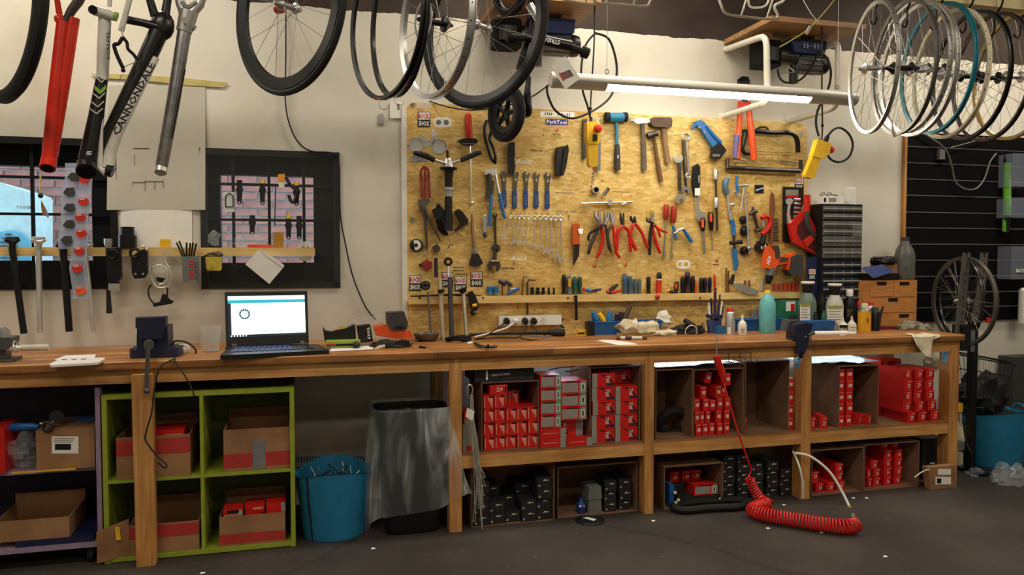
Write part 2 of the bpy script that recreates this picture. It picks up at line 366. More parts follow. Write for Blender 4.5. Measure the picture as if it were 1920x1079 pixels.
# windows: black set-back frame, pane, security bars
def window(name, xa, xb, za, zb, gx0, gx1, gz0, gz1, vb, hb):
    fm = M(); Y0, Y1 = .05, .13
    fm.lohi((xa, Y0, za), (gx0, Y1, zb)); fm.lohi((gx1, Y0, za), (xb, Y1, zb)); fm.lohi((gx0, Y0, za), (gx1, Y1, gz0)); fm.lohi((gx0, Y0, gz1), (gx1, Y1, zb))
    w = struct(name, fm, 'black_paint')
    t = M()
    for a, b_ in (((xa, -.012, za), (xa+.035, .05, zb)), ((xb-.035, -.012, za), (xb, .05, zb)), ((xa, -.012, za), (xb, .05, za+.035)), ((xa, -.012, zb-.035), (xb, .05, zb))): t.lohi(a, b_)
    part('window_frame', t, mat('frame_dark', (24, 22, 21), .7, spec=.25), w)
    part('pane', M().lohi((gx0, .085, gz0), (gx1, .09, gz1)), 'pane', w)
    for x in vb: part('bar', M().lohi((x-.008, .012, za+.03), (x+.008, .028, zb-.03)), 'black_paint', w)
    for z in hb: part('bar', M().lohi((xa+.03, .028, z-.007), (xb-.03, .042, z+.007)), 'black_paint', w)
    return w
window('window_1', x1a, x1b, z1a, z1b, x1a+.12, P(177, 400, .1).x, P(100, 489, .1).z, P(100, 314, .1).z, [P(62, 400, .02).x, P(-60, 400, .02).x], [P(100, 333, .02).z, P(100, 402, .02).z])
window('window_2', x2a, x2b, z2a, z2b, P(415, 400, .1).x, P(588, 400, .1).x, P(500, 493, .1).z, P(500, 331, .1).z, [P(438, 400, .02).x, P(505, 400, .02).x, P(570, 400, .02).x], [P(505, 347, .02).z, P(505, 413, .02).z, P(505, 478, .02).z])
cover = M().lohi((x2a-.01, -.02, P(500, 553, 0).z), (x2b+.012, -.016, z2b+.012))
solo('acrylic_cover', cover, 'clear', 'clear acrylic sheet screwed over the barred window above the laptop', 'cover')
# ------------------------------------------------------------------ the alley behind the windows
YB = 2.1
ax0, ax1, az0, az1 = -3.6, .2, .3, 3.0
wo = struct('wall_alley', M().lohi((ax0, YB, -.5), (ax1+1.5, YB+.2, 3.6)), 'mortar')
bl, bh, pl, ph = .212, .052, .226, .066
proto = M().box((0, 0, 0), (bl, .03, bh)); bmesh_ = _mesh('brick', proto, 'brick_red', V((0, 0, 0)))
cnt = 0
for (wx0, wx1, wy0, wy1) in ((-30, 230, 300, 498), (360, 625, 318, 502)):
    a, b_ = P(wx0, wy1, YB), P(wx1, wy0, YB)
    for row in range(int(a.z/ph), int(b_.z/ph)+1):
        x = math.floor(a.x/pl)*pl+(row % 2)*pl/2-pl/2
        while x < b_.x+pl/2:
            if cnt < 300:
                o = bpy.data.objects.new('brick', bmesh_); COL.objects.link(o); o.parent = wo
                o.location = V((x+random.uniform(-.003, .003), YB-.01+random.uniform(-.003, .003), row*ph))-ORG[wo.name]; cnt += 1
            x += pl
struct('alley_floor', M().lohi((-4, .2, -.12), (2, 2.3, -.02)), 'mortar')
mat('ac_white', (186, 212, 218), .5)
ac = thing('air_conditioner', 'white outdoor air conditioner with a round slotted fan grille beyond the left window', 'air conditioner', P(20, 500, 1.5))
q = [P(-160, 300, 1.45), P(0, 343, 1.45), P(56, 361, 1.45), P(61, 368, 1.45), P(61, 560, 1.45), P(-160, 560, 1.45)]
part('casing', M().poly(q, (0, .45, 0)), 'ac_white', ac)
g = M()
c = P(18, 470, 1.43)
part('fan_shroud', M().lathe([(.14, 0), (.135, .02), (.11, .03)], c+V((0, .02, 0)), (0, -1, 0), 28), mat('ac_cyan', (84, 156, 186), .5), ac)
for k in range(9):
    zc = c.z+.11-.027*k; h = math.sqrt(max(.012**2, .115**2-(zc-c.z)**2))*.9
    part('grille_slot', M().box((c.x, 1.415, zc), (2*h*.55, .012, .008)), mat('slot_dark', (14, 30, 40), .6), ac)
part('printed_name', M().text('TOSHIBA', P(48, 389, 1.449), (1, 0, 0), (0, 0, 1), .022), 'ink_grey', ac)
# ------------------------------------------------------------------ workbench
BT, BF = .943, -.70                     # top height, front edge
SH = .40                                # lower shelf height
wk = thing('workbench', 'long wooden workbench on timber legs with a lower shelf', 'workbench', (1.5, -.35, 0))
xl, xr = -2.3, P(1809, 635, BF).x; xj = P(815, 655, BF).x
def worktop(a, b_):
    pr = [(BF+.004, BT), (BF, BT-.004), (BF, BT-.03), (BF+.004, BT-.036), (-.004, BT-.036), (-.004, BT)]
    return M().poly([(a, y, z) for y, z in pr], (b_-a, 0, 0))
part('worktop', worktop(xl, xj-.001), 'bench_top_wood', wk, 'left butcher-block worktop'); part('worktop', worktop(xj+.001, xr), 'bench_top_wood', wk, 'right butcher-block worktop')
AF = BF+.03
xleg = [(P(245, 800, AF).x, P(287, 800, AF).x, .05), (P(843, 800, AF).x, P(866, 800, AF).x, .075), (P(1209, 800, AF).x, P(1226, 800, AF).x, .08), (P(1503, 800, AF).x, P(1520, 800, AF).x, .085), (P(1779, 800, AF).x, P(1796, 800, AF).x, .085)]
xend = xleg[-1][1]
xs = [xl]+[a for a, b_, d in xleg[1:]]+[xend]
for i in range(len(xs)-1):
    if i == len(xs)-2: continue
    part('apron', M().lohi((xs[i] + (0 if i == 0 else (xleg[i][1]-xleg[i][0])), AF+.002, .838), (xs[i+1], AF+.04, .906)), 'pine_x', wk)
part('apron', M().lohi((xleg[0][1], -.08, .838), (xend, -.045, .906)), 'pine_x', wk)
for i, (a, b_, d) in enumerate(xleg):
    if i == 0:
        lm = M(); p0, p1 = P(262, 722, AF), P(275, 1085, AF)
        LF = -.735; lm.poly([(P(246, 722, LF).x, LF, .885), (P(285, 722, LF).x, LF, .885), (P(291, 1070, LF).x, LF, 0), (P(256, 1070, LF).x, LF, 0)], (0, .066, 0)); part('leg', lm, 'pine_z', wk)
    else: part('leg', M().lohi((a, AF, 0), (b_, AF+d, .906)), 'pine_z', wk)
    part('leg', M().lohi((a, -.12, 0), (b_, -.05, .906)), 'pine_z', wk)
for i in range(1, 4):
    a, b_ = xleg[i][1], xleg[i+1][0]
    part('shelf_rail', M().lohi((a, AF+.004, .327), (b_, AF+.04, .388)), 'pine_x', wk)
    part('shelf_board', M().lohi((a, AF+.012, .388), (b_, -.10, SH)), 'shelf_wood', wk)
mat('bracket_blue', (120, 190, 214), .35, .3)
for i in (3, 4):
    a = xleg[i][0]
    bk = part('bracket', M().lohi((a-.003, AF+.022, .77), (a, AF+.062, .84)), 'bracket_blue', wk, 'pale blue corner bracket')
    part('screw', M().ball((a-.003, AF+.034, .822), .006, 8, 4), 'black_metal', bk); part('screw', M().ball((a-.003, AF+.046, .79), .006, 8, 4), 'black_metal', bk)
# ------------------------------------------------------------------ tool board
BY = -.024                               # front face of the board
def bx_(px, py): return P(px, py, BY)
tb = thing('tool_board', 'large strand-board tool wall panel mounted above the bench', 'tool board', (P(1130, 630, BY).x, BY, BT))
xa, xb = P(763, 400, BY).x, P(1511, 400, BY).x; zt = P(1130, 211, BY).z; zr = P(1130, 563, BY).z
def rr(x0, x1, z0, z1, r):
    pts = []
    for cx, cz, a0, rr_ in ((x1-r, z1-r, 0, r), (x0+r, z1-r, 90, r)):
        for i in range(5):
            a = math.radians(a0+22.5*i); pts.append((cx+r*math.cos(a), BY, cz+r*math.sin(a)))
    return pts+[(x0, BY, z0), (x1, BY, z0)]
part('panel', M().poly(rr(xa, xb, zr, zt, .05), (0, .018, 0)), 'osb', tb)
part('lower_panel', M().lohi((xa, BY+.004, BT), (xb, BY+.018, zr)), 'osb', tb)
zr1, zr0 = P(1130, 552.5, BY-.05).z, P(1130, 565.5, BY-.05).z
RY = BY-.048
part('tool_rail', M().lohi((xa, RY, zr0), (xb-.03, RY+.016, zr1)), 'pale_strip', tb, 'pale timber strip with drilled holes')
part('rail_back', M().lohi((xa, RY+.016, zr0+.012), (xb-.03, BY, zr1-.022)), 'pale_strip', tb)
part('edge_strip', M().lohi((xa-.028, BY, BT), (xa, 0, zt-.02)), 'white_plastic', tb, 'white edge channel')
for px in (787, 906, 1065, 1313): part('screw', M().cyl(P(px, 559, RY), P(px, 559, RY-.003), .006, 10), 'black_metal', tb)
for px, py, r in ((773, 197, .012), (772.6, 412, .016), (1501, 252, .018)): part('washer', M().cyl(P(px, py, BY), P(px, py, BY-.004), r, 16), 'steel', tb)
def sticker(name, x0, y0, x1, y1, m_, parts=(), parent=tb, Y=BY, skew=0):
    s = part(name, M().poly([P(x0, y0, Y-.0012), P(x1, y0+skew, Y-.0012), P(x1, y1+skew, Y-.0012), P(x0, y1, Y-.0012)], (0, .001, 0)), m_, parent)
    for nm, t, fx, fy, fh, fw, mm in parts:
        cx, cy = x0+(x1-x0)*fx, y0+(y1-y0)*fy+skew*fx
        part(nm, M().text(t, P(cx, cy, Y-.0022), (1, 0, 0), (0, 0, 1), L((y1-y0)*fh, cx, Y), L((x1-x0)*fw, cx, Y)*1.1), mm, s if parent is tb else parent)
    return s
def rockshox(x0, y0, x1, y1, parent=tb, Y=BY, word2='SHOX'):
    ym = (y0+y1)/2; dx = (x1-x0)*.05
    s = part('sticker', M().poly([P(*p, Y-.0010) for p in qrect(x0, y0, x1, y1)], (0, .0009, 0)), 'ink_black', parent)
    par = s if parent is tb else parent
    part('sticker_panel', M().poly([P(*p, Y-.0016) for p in qrect(x0+dx*1.2, y0+1, x1-dx*1.2, ym)], (0, .0005, 0)), 'sticker_white', par)
    part('lettering', M().text('ROCK', P((x0+x1)/2, y0+(y1-y0)*.27, Y-.0024), (1, 0, 0), (0, 0, 1), L((y1-y0)*.34, x0, Y), L((x1-x0)*.84, x0, Y), .03), 'ink_red', par)
    part('lettering', M().text(word2, P((x0+x1)/2, y0+(y1-y0)*.75, Y-.0024), (1, 0, 0), (0, 0, 1), L((y1-y0)*.34, x0, Y), L((x1-x0)*.84, x0, Y), .03), 'ink_white', par)
for q in ((783, 210, 807, 239), (767, 517, 790, 546), (828, 511, 850, 539), (852, 519, 875, 547), (882, 510, 905, 538), (1490, 334, 1507, 357)): rockshox(*q)
sticker('sticker', 1023, 223, 1065, 234, 'ink_blue', [('lettering', 'ParkTool', .5, .5, .62, .84, 'ink_white')], skew=1)
sticker('sticker', 1013, 209, 1077, 219, 'sticker_white', [('lettering', '||||  |||-||', .5, .5, .5, .7, 'ink_black')], skew=1)
sticker('sticker', 1415, 347, 1432, 363, 'ink_black')
part('sticker_stripe', G([(1417, 357), (1431, 350), (1431, 354), (1417, 361)], BY-.0022, .0006), 'ink_blue', tb)
part('sticker_stripe', G([(1417, 356), (1431, 352), (1431, 353.5), (1417, 358)], BY-.003, .0006), 'ink_white', tb)
for t, px, py, h, w_, mm in (('Avid', 981.5, 303, 9, 30, 'ink_white'), ('Avid', 972, 485, 9, 30, 'ink_white'), ('vittoria', 1006, 282.5, 4.5, 25, 'ink_black'), ('vittoria', 866, 514.5, 4.5, 26, 'ink_black'), ('vittoria', 952, 503, 5, 25, 'ink_black'), ('vittoria', 1044, 252, 3, 15, 'ink_black'), ('vittoria', 1342, 496, 3.5, 14, 'ink_black'), ('|||-||', 931, 389.5, 4, 19, 'ink_red'), ('|||||||||', 1060, 397, 4, 38, 'ink_grey')):
    part('lettering', M().text(t, P(px, py, BY-.001), (1, 0, -.02 if 'v' in t else 0), (.12, 0, 1), L(h, px, BY), L(w_, px, BY), .02), mm, tb)
for px, py in ((1043, 243), (1114, 498), (1172, 496), (1343, 488)):
    part('sticker_mark', G([(px-4, py-2), (px, py+2.5), (px+4, py-5), (px+3, py+3), (px, py+5)], BY-.002, .0015), 'ink_red', tb)
for cx, cy, w_, h in ((830, 229.5, 17, 10), (1281, 496, 13.5, 8.5)):
    s = part('sticker', G(arc(cx-w_+h, cy, h, 90, 270, 8)+arc(cx+w_-h, cy, h, -90, 90, 8), BY-.0014, .001), 'sticker_white', tb, 'white chain-link shaped sticker')
    for dx in (-w_*.45, w_*.4): part('sticker_hole', G(arc(cx+dx, cy, h*.5, 0, 345, 12), BY-.002, .0005), 'osb' if cx > 1000 else 'ink_grey', s)
bs = part('sticker', G(arc(780, 272, 15, 0, 340, 16), BY-.0016, .001), 'foil', tb, 'silver foil bicycle sticker')
for o_, mm in ((arc(823, 275, 15, 0, 340, 16), 'foil'), ([(786, 258), (793, 253), (800, 262), (808, 262), (812, 246), (809, 244), (812, 242), (820, 248), (819, 258), (812, 270), (800, 277), (792, 274)], 'foil'), ([(771, 292), (795, 294), (803, 303), (767, 303)], 'foil')):
    part('sticker_piece', G(o_, BY-.0018, .001), mm, bs)
for cx, cy in ((780, 272), (823, 275)): part('sticker_piece', M().ring(P(cx, cy, BY-.002), L(13, cx, BY), .003, (0, 1, 0), 20, 5, .3), 'ink_black', bs)
for x0, y0, x1, y1 in ((781, 193, 808, 203),): sticker('tape', x0, y0, x1, y1, mat('masking', (214, 200, 178), .7))
for a, b_ in (((1041, 361), (1076, 361.5)), ((1149, 359), (1182, 359.5)), ((848, 501), (870, 501)), ((848, 507), (870, 507.5))):
    part('sticker_strip', T([a, b_], 1.6, BY-.001, 4), 'ink_grey' if a[0] < 900 else mat('pink_strip', (200, 170, 150), .6), tb)
# ------------------------------------------------------------------ things hung from the beam
HY = -1.4
beam = struct('trim_1', M().lohi((-2.6, HY-.02, 2.665), (8.4, HY+.02, 2.74)), mat('beam_cream', (206, 188, 140), .6), None)
part('brown_strip', M().lohi((-2.6, HY-.025, 2.742), (8.4, HY+.025, 2.765)), mat('beam_brown', (112, 84, 70), .6), beam)
def rim_prof(R, w, h, tyre):
    if tyre: return [(R, -w/2), (R, w/2), (R-h, w*.3), (R-h, -w*.3), (R, -w/2)]
    return [(R, -w/2), (R, -w/2+.003), (R-.007, -w/2+.005), (R-.007, w/2-.005), (R, w/2-.003), (R, w/2), (R-h, w*.28), (R-h, -w*.28), (R, -w/2)]
def wheel(name, label, px, py, Y, a, R, rimm='alloy', w=.022, h=.016, ns=24, tyre=None, tm='black_rubber', hub=.10, hubm='alloy', cat='wheel', group=None, spm='steel', lean=0, rotor=False, flange=.018, holes=False, tyre_w=.024):
    c = P(px, py, Y); n = V((math.sin(a), math.cos(a), lean)).normalized()      # wheel plane runs right and towards the viewer
    t = thing(name, label, cat, c-V((0, 0, R)), group); x, y, ax = frame(n)
    part('rim', M().lathe(rim_prof(R, w, h, tyre), c, n, 56, False), rimm, t)
    if tyre: part('tyre', M().ring(c, R+tyre_w*.35, tyre_w/2, n, 56, 8, 1), tm, t)
    if hub:
        hm = M().lathe([(.006, -hub*.62), (.010, -hub*.55), (.013, -hub*.5), (flange+.004, -hub*.34), (flange+.004, -hub*.30), (.013, -hub*.26), (.012, hub*.26), (flange+.004, hub*.3), (flange+.004, hub*.34), (.013, hub*.5), (.010, hub*.55), (.006, hub*.62)], c, n, 14)
        part('hub', hm, hubm, t)
        for i in range(ns):
            s = 1 if i % 2 else -1; a1 = 2*PI*i/ns; a0 = a1+(.9 if (i//2) % 2 else -.9)
            p0 = c+ax*(s*hub*.32)+(x*math.cos(a0)+y*math.sin(a0))*flange; p1 = c+(x*math.cos(a1)+y*math.sin(a1))*(R-h)
            part('spoke', M().tube([p0, p1], .0011, 4), spm, t)
    if rotor: part('brake_rotor', M().lathe([(.08, 0), (.08, .002), (.066, .002), (.066, 0), (.08, 0)], c-ax*(hub*.42), n, 28, False), 'steel', t)
    if holes:
        for i in range(28):
            aa = 2*PI*i/28; d = x*math.cos(aa)+y*math.sin(aa)
            part('spoke_hole', M().cyl(c+d*(R-.0068), c+d*(R-.006), .0035, 6), 'ink_black', t)
    return t, c, n, x, y
def hook(px, Y=HY, top=2.74, m_='black_metal', drop=.12, label=None, grp='black hooks on the beam'):
    X = P(px, 10, Y).x; pts = [(X, Y-.04, top-.0), (X, Y-.045, top-.04), (X, Y-.035, top-.075), (X, Y, top-.085-drop*.3), (X, Y, top-.085-drop*.8), (X+.0, Y+.018, top-.085-drop), (X, Y+.04, top-.085-drop*.8)]
    solo('hanging_hook', M().tube(cr_spline([tuple(p) for p in pts], 4), .005, 6), m_, label, 'hook', grp)
# left row ---------------------------------------------------------------
tc_ = P(8, 2, -1.45); tn = V((math.sin(math.radians(54)), math.cos(math.radians(54)), 0))
ty = thing('bicycle_tyre', 'worn black bicycle tyre cut off by the left picture edge', 'tyre', tc_-V((0, 0, .36)))
pr = [(.352, -.010), (.352, .010), (.340, .020), (.318, .022), (.312, .019), (.334, .016), (.344, .0), (.334, -.016), (.312, -.019), (.318, -.022), (.340, -.020), (.352, -.010)]
part('casing', M().lathe(pr, tc_, tn, 64, False), 'black_rubber', ty)
part('bead', M().ring(tc_+tn*.02, .315, .003, tn, 48, 5), mat('bead_grey', (92, 84, 78), .6), ty)
part('bead', M().ring(tc_-tn*.02, .315, .003, tn, 48, 5), 'bead_grey', ty)
rf = thing('red_bicycle_frame', 'glossy red bicycle frame hanging nose down beside the worn tyre', 'bicycle frame', P(92, 305, HY))
mat('frame_red', (214, 48, 30), .25); mat('frame_white', (218, 214, 204), .3); mat('frame_black', (30, 28, 27), .28); mat('hole', (10, 9, 9), .9, var=0)
part('down_tube', T([(92, 300), (104, 170), (117, 40)], [27, 24, 20], HY, 12), 'frame_red', rf); part('top_tube', T([(97, 292), (118, 160), (138, 34)], [22, 24, 22], HY+.01, 12), 'frame_red', rf)
part('lug', M().ball(P(112, 36, HY), .019, 12, 8), 'frame_red', rf); part('seat_stay', T([(113, 38), (107, 0), (104, -30)], [12, 10, 9], HY, 8), 'frame_red', rf)
part('bracket', T([(121, 44), (134, 20), (147, 2), (160, -25)], [12, 16, 18, 18], HY, 10), mat('lug_brown', (64, 54, 50), .4), rf)
e0, e1 = P(92, 300, HY), P(89, 316, HY-.02); part('head_tube', M().cyl(e0, e1, L(27.5, 90, HY)/2, 16), 'frame_red', rf); part('tube_mouth', M().cyl(e1, e1+(e1-e0)*.03, L(21, 90, HY)/2, 16), 'hole', rf)
wf = thing('mountain_bike_frame', 'white and black full suspension frame with green chevrons hanging upside down', 'bicycle frame', P(185, 325, HY))
part('seat_tube', T([(197, 26), (194, 90), (192, 150)], [22, 22, 21], HY, 14), 'frame_white', wf)
hd = part('head_section', T([(191, 148), (180, 220), (166, 300)], [21, 27, 35], HY, 14), 'frame_black', wf)
for k, (yy, mm) in enumerate(((150, 'frame_white'), (166, mat('chevron_green', (130, 180, 50), .3)), (180, 'frame_white'), (196, 'frame_white'), (209, 'frame_white'))):
    cx = 190.5-(yy-150)*.16; w_ = 10+(yy-150)*.03; hh = 8 if k == 1 else 2.4
    part('chevron', G([(cx-w_, yy-6), (cx, yy+3), (cx+w_, yy-7), (cx+w_, yy-7+hh), (cx, yy+3+hh), (cx-w_, yy-6+hh)], HY-.033-(yy-150)*.0001, .003), mm, hd)
part('printed_letter', M().text('S', P(167, 287, HY-.047), (1, 0, 0), (0, 0, 1), L(7, 167, HY), L(10, 167, HY)), 'ink_white', hd)
e0, e1 = P(164, 308, HY), P(162, 322, HY-.03); part('head_cup', M().cyl(e0, e1, L(36, 165, HY)/2, 18), 'frame_black', wf); part('head_mouth', M().cyl(e1, e1+(e1-e0)*.03, L(29, 165, HY)/2, 18), 'hole', wf)
part('bottom_bracket', T([(176, 19), (216, 31)], [19, 17], HY-.02, 14), 'frame_white', wf)
b0, b1 = P(176, 19, HY-.03), P(173, 18, HY-.04); part('bracket_mouth', M().cyl(b0, b1, L(16, 176, HY)/2, 14), 'hole', wf)
part('lime_band', T([(214, 30), (220, 32)], [17.5, 17], HY-.02, 14), 'chevron_green', wf)
part('seat_stay', T([(205, 12), (208, -30)], [8, 8], HY, 8), 'frame_white', wf)
part('down_tube', T([(298, 60), (252, 160), (206, 255), (193, 300)], [33, 32, 30, 22], HY+.02, 14), 'frame_black', wf)
part('white_flank', T([(293, 108), (258, 174), (222, 246), (207, 285), (204, 315)], [12, 17, 19, 21, 22], HY+.003, 12), 'frame_white', wf)
part('white_gusset', T([(192, 150), (190, 240), (187, 315), (200, 322)], [3, 7, 12, 20], HY-.005, 10), 'frame_white', wf)
part('rear_cup', T([(200, 318), (212, 322)], [26, 24], HY, 14), 'frame_black', wf)
d0, d1 = P(217, 254, HY-.026), P(287, 120, HY-.026); ud = (d1-d0).normalized(); un = V((ud.z, 0, -ud.x))*-1
part('printed_name', M().text('CANNONDALE', (d0+d1)/2+V((0, -.012, 0))+un*0, ud, un, .026, (d1-d0).length, .03), 'ink_black', wf)
d0, d1 = P(203, 112, HY-.035), P(203, 58, HY-.035); part('printed_name', M().text('SCALPEL', (d0+d1)/2, (0, 0, 1), (-1, 0, 0), .011, (d1-d0).length), 'ink_black', wf)
part('pivot_joint', M().ball(P(305, 48, HY+.02), (.042, .03, .055), 14, 8), 'frame_black', wf)
part('link_arm', T([(236, 36), (270, 43), (300, 52)], [16, 15, 18], HY+.01, 10), 'frame_black', wf)
for a_, b_ in (((290, 30), (274, -25)), ((310, 28), (318, -25))): part('chain_stay', T([a_, b_], [16, 13], HY+.02, 10), 'frame_black', wf)
part('shock_link', T([(227, 58), (236, 25), (246, -12)], [11, 10, 10], HY-.04, 8), 'frame_white', wf)
bc = thing('brake_caliper', 'black rim brake arm dangling on its cable from the white frame', 'brake', P(230, 133, HY-.05))
part('arm', T(cr_spline([(230, 70), (222, 82), (214, 84), (218, 100), (226, 118), (231, 128)], 4), 7, HY-.05, 8), 'black_metal', bc); part('arm', T(cr_spline([(230, 70), (238, 80), (240, 92), (250, 102), (257, 112)], 4), 6, HY-.05, 8), 'black_metal', bc)
part('cable', T([(230, 128), (240, 122), (255, 117)], 1.6, HY-.05, 5), 'steel', bc); part('barrel_nut', M().ball(P(231, 132, HY-.05), .008), 'black_metal', bc); part('cable', T([(229, 140), (223, 152)], 1.2, HY-.05, 4), 'steel', bc); part('hanger', T([(231, 68), (229, 58), (230, 50)], 3, HY-.05, 6), 'steel', bc)
ft = thing('aluminium_frame_tube', 'bare metal bicycle fork steerer in clear wrap right of the white frame', 'fork', P(303, 322, HY))
mat('raw_alu', (150, 148, 146), .3, .85, .25, 30)
part('steerer', T([(303, 312), (325, 190), (346, 58)], [22, 24, 24], HY, 14), 'raw_alu', ft)
e0, e1 = P(302, 314, HY), P(301, 324, HY-.01); part('end_collar', M().cyl(e0, e1, L(22, 302, HY)/2, 16), 'chrome', ft); part('tube_mouth', M().cyl(e1, e1+V((0, -.001, -.001)), L(16, 302, HY)/2, 14), mat('mouth_pale', (190, 186, 176), .7), ft)
part('crown', T([(345, 60), (351, 36), (354, 22)], [28, 32, 34], HY, 12), 'alloy', ft); part('crown_bolt', M().cyl(P(347, 38, HY-.03), P(347, 38, HY-.045), .012, 12), 'chrome', ft)
for a_ in ([(348, 30), (339, 8), (334, -22)], [(356, 28), (374, 8), (384, -22)]): part('fork_leg', T(a_, [20, 18, 17], HY, 10), 'alloy', ft)
part('crown_arch', T(cr_spline([(340, 4), (352, 12), (368, 2)], 4), 7, HY-.02, 8), 'chrome', ft); part('side_knob', T([(360, 50), (366, 54)], 11, HY, 8), 'alloy', ft)
part('printed_marks', T([(347, 130), (322, 260)], 3, HY-.026, 4), 'ink_black', ft)
wheel('road_wheel', 'deep black carbon wheel with gold print and red-capped hub, hanging leftmost of the wheels', 540, 12, -1.45, math.radians(53), .312, 'black_plastic', .026, .045, 20, True, hub=.10, group='wheels hung from the beam', tyre_w=.028)
zl = [o for o in bpy.data.objects if o.name == 'road_wheel'][0]
part('hub_cap', M().cyl(P(519, 17, -1.40), P(529, 16, -1.42), .018, 14), 'red_plastic', zl)
mat('gold_print', (196, 168, 110), .5)
c = P(540, 12, -1.45); n = V((math.sin(math.radians(53)), math.cos(math.radians(53)), 0)); x, y, ax = frame(n)
def on_rim(aa, R, s=-1): return c+(x*math.cos(aa)+y*math.sin(aa))*R+ax*(s*.0145)
for a0 in (-2.02, -.25):
    for k, ch in enumerate('ZIPP'):
        aa = a0+.10*k; rad = (on_rim(aa, 1, 0)-c).normalized(); tan = ax.cross(rad)
        part('printed_letter', M().text(ch, on_rim(aa, .289), tan, -rad if rad.z < 0 else rad, .02, .022), 'gold_print', zl)
part('valve', M().tube([on_rim(2*PI-1.15, .272, 0), on_rim(2*PI-1.15, .225, 0)], .0032, 6), 'black_metal', zl)
wheel('bare_rim', 'matt black bare rim with an orange mark, nearest of the narrow hanging rims', 723, 38, -1.44, math.radians(69), .308, 'black_plastic', .022, .016, hub=0, cat='rim', group='wheels hung from the beam', holes=False)
br = bpy.data.objects['bare_rim']; part('orange_mark', M().ball(P(707, 186, -1.5), (.012, .008, .004)), 'orange_paint', br)
wheel('bare_rim', 'black bare rim in a clear plastic sleeve behind the one with the orange mark', 746, 38, -1.35, math.radians(76), .308, mat('rim_grey', (52, 50, 50), .25), .024, .016, hub=0, cat='rim', group='wheels hung from the beam')
w3 = wheel('disc_wheel', 'shiny silver rim wheel with a black hub and brake rotor', 816, 42, -1.4, math.radians(72), .306, 'alloy', .034, .02, 24, None, hub=.13, hubm='black_metal', group='wheels hung from the beam', rotor=True, holes=True, flange=.03)[0]
wheel('front_wheel', 'black tyred wheel with a polished slim hub above the tool board', 903, 50, -1.32, math.radians(53), .318, 'black_plastic', .024, .03, 20, True, hub=.11, group='wheels hung from the beam', tyre_w=.032)
for px, py in ((720, 196), (749, 188)): solo('wire_loop', M().ring(P(px, py, -1.42), .02, .0012, (.3, 1, 0), 14, 4, a0=.3, a1=5.4), 'steel', ['thin wire loop under the black rim with the orange mark', 'thin wire loop under the sleeved black rim'][px > 730], 'wire')
pb = thing('paper_tag', 'small white price card hanging on the wall left of the tool board', 'tag', P(741, 222, -.01)); part('card', G(qrect(731, 190, 752, 222), -.012, .002), 'white_paper', pb); part('printed_bars', G(qrect(745, 195, 749, 206), -.0135, .001), 'ink_grey', pb)
solo('binder_clip', G([(711, 213), (719, 213), (721, 232), (709, 232)], -.012, .008), 'steel', 'small metal clip hooked on the wall under the rims', 'clip')
# balance bike ------------------------------------------------------------
SY = -1.22
sb = thing('balance_bike', "small black child's balance bike hung upside down in front of the hoist", 'balance bike', P(960, 270, SY))
part('handlebar', T([(985, 71), (1020, 76), (1070, 87)], [15, 20, 20], SY, 12), 'black_metal', sb)
part('grip', T([(950, 68), (957, 68), (958, 69), (990, 72)], [20, 20, 12, 12], SY, 10), 'black_rubber', sb); part('grip', T([(1068, 87), (1090, 96), (1091, 96), (1103, 101)], [13, 13, 22, 20], SY, 10), 'black_rubber', sb)
d0, d1 = P(1050, 80, SY-.025), P(1012, 71, SY-.025); part('printed_name', M().text('STRIDER', (d0+d1)/2, d1-d0, (-.1, 0, -1), L(9, 1030, SY), (d1-d0).length, .03), 'ink_white', sb)
part('stem', T([(992, 8), (1008, 36), (1018, 62)], [15, 15, 12], SY+.02, 10), 'chrome', sb); part('fork_tube', T([(1000, -10), (996, 30), (988, 80), (972, 130)], [16, 16, 13, 11], SY+.05, 10), 'black_metal', sb)
part('main_tube', T([(1018, 74), (995, 100), (975, 138), (966, 165)], [16, 14, 13, 12], SY+.02, 10), 'black_metal', sb)
part('seat_post', T([(966, 150), (972, 142), (978, 152)], [9, 10, 9], SY, 8), 'black_metal', sb)
sd = M(); pts = [(985, 143), (993, 139), (999, 145), (1000, 165), (1004, 185), (1006, 204), (1000, 217), (986, 221), (974, 215), (970, 200), (974, 178), (979, 160)]
part('saddle', T(cr_spline([(991, 140), (991, 152), (989, 172), (988, 192), (988, 208), (988, 220)], 4), [5, 9, 13, 16, 17, 18, 19, 20, 22, 25, 28, 31, 33, 35, 36, 36, 35, 33, 30, 24, 14], SY-.03, 14, flat=.55), 'black_plastic', sb)
c_ = P(949, 213, SY); wn = V((math.sin(math.radians(68)), math.cos(math.radians(68)), 0))
part('rear_tyre', M().ring(c_, .105, .022, wn, 32, 8), 'black_rubber', sb); part('rear_rim', M().lathe([(.088, -.012), (.088, .012), (.06, .008), (.06, -.008), (.088, -.012)], c_, wn, 28, False), 'black_plastic', sb)
for k in range(5): 
    x_, y_, a_ = frame(wn); d = x_*math.cos(k*1.2566)+y_*math.sin(k*1.2566); part('wheel_spoke', M().tube([c_, c_+d*.07], [.014, .009], 6), 'black_plastic', sb)
part('front_tyre', M().ring(P(958, -22, SY), .105, .02, wn, 28, 8), 'black_rubber', sb)
tg = part('price_card', M().poly([P(px, py, SY-.03) for px, py in ((1033, 124), (1060, 105), (1088, 147), (1060, 168))], (0, .002, 0)), 'white_paper', sb, 'white card with a small picture')
part('card_picture', M().poly([P(px, py, SY-.0315) for px, py in ((1050, 138), (1068, 130), (1076, 142), (1057, 150))], (0, .001, 0)), mat('card_pic', (120, 84, 78), .6, var=.6, scale=90), tg)
part('card_edge', M().poly([P(px, py, SY-.0322) for px, py in ((1048, 137), (1051, 136), (1059, 150), (1056, 152))], (0, .001, 0)), 'ink_red', tg)
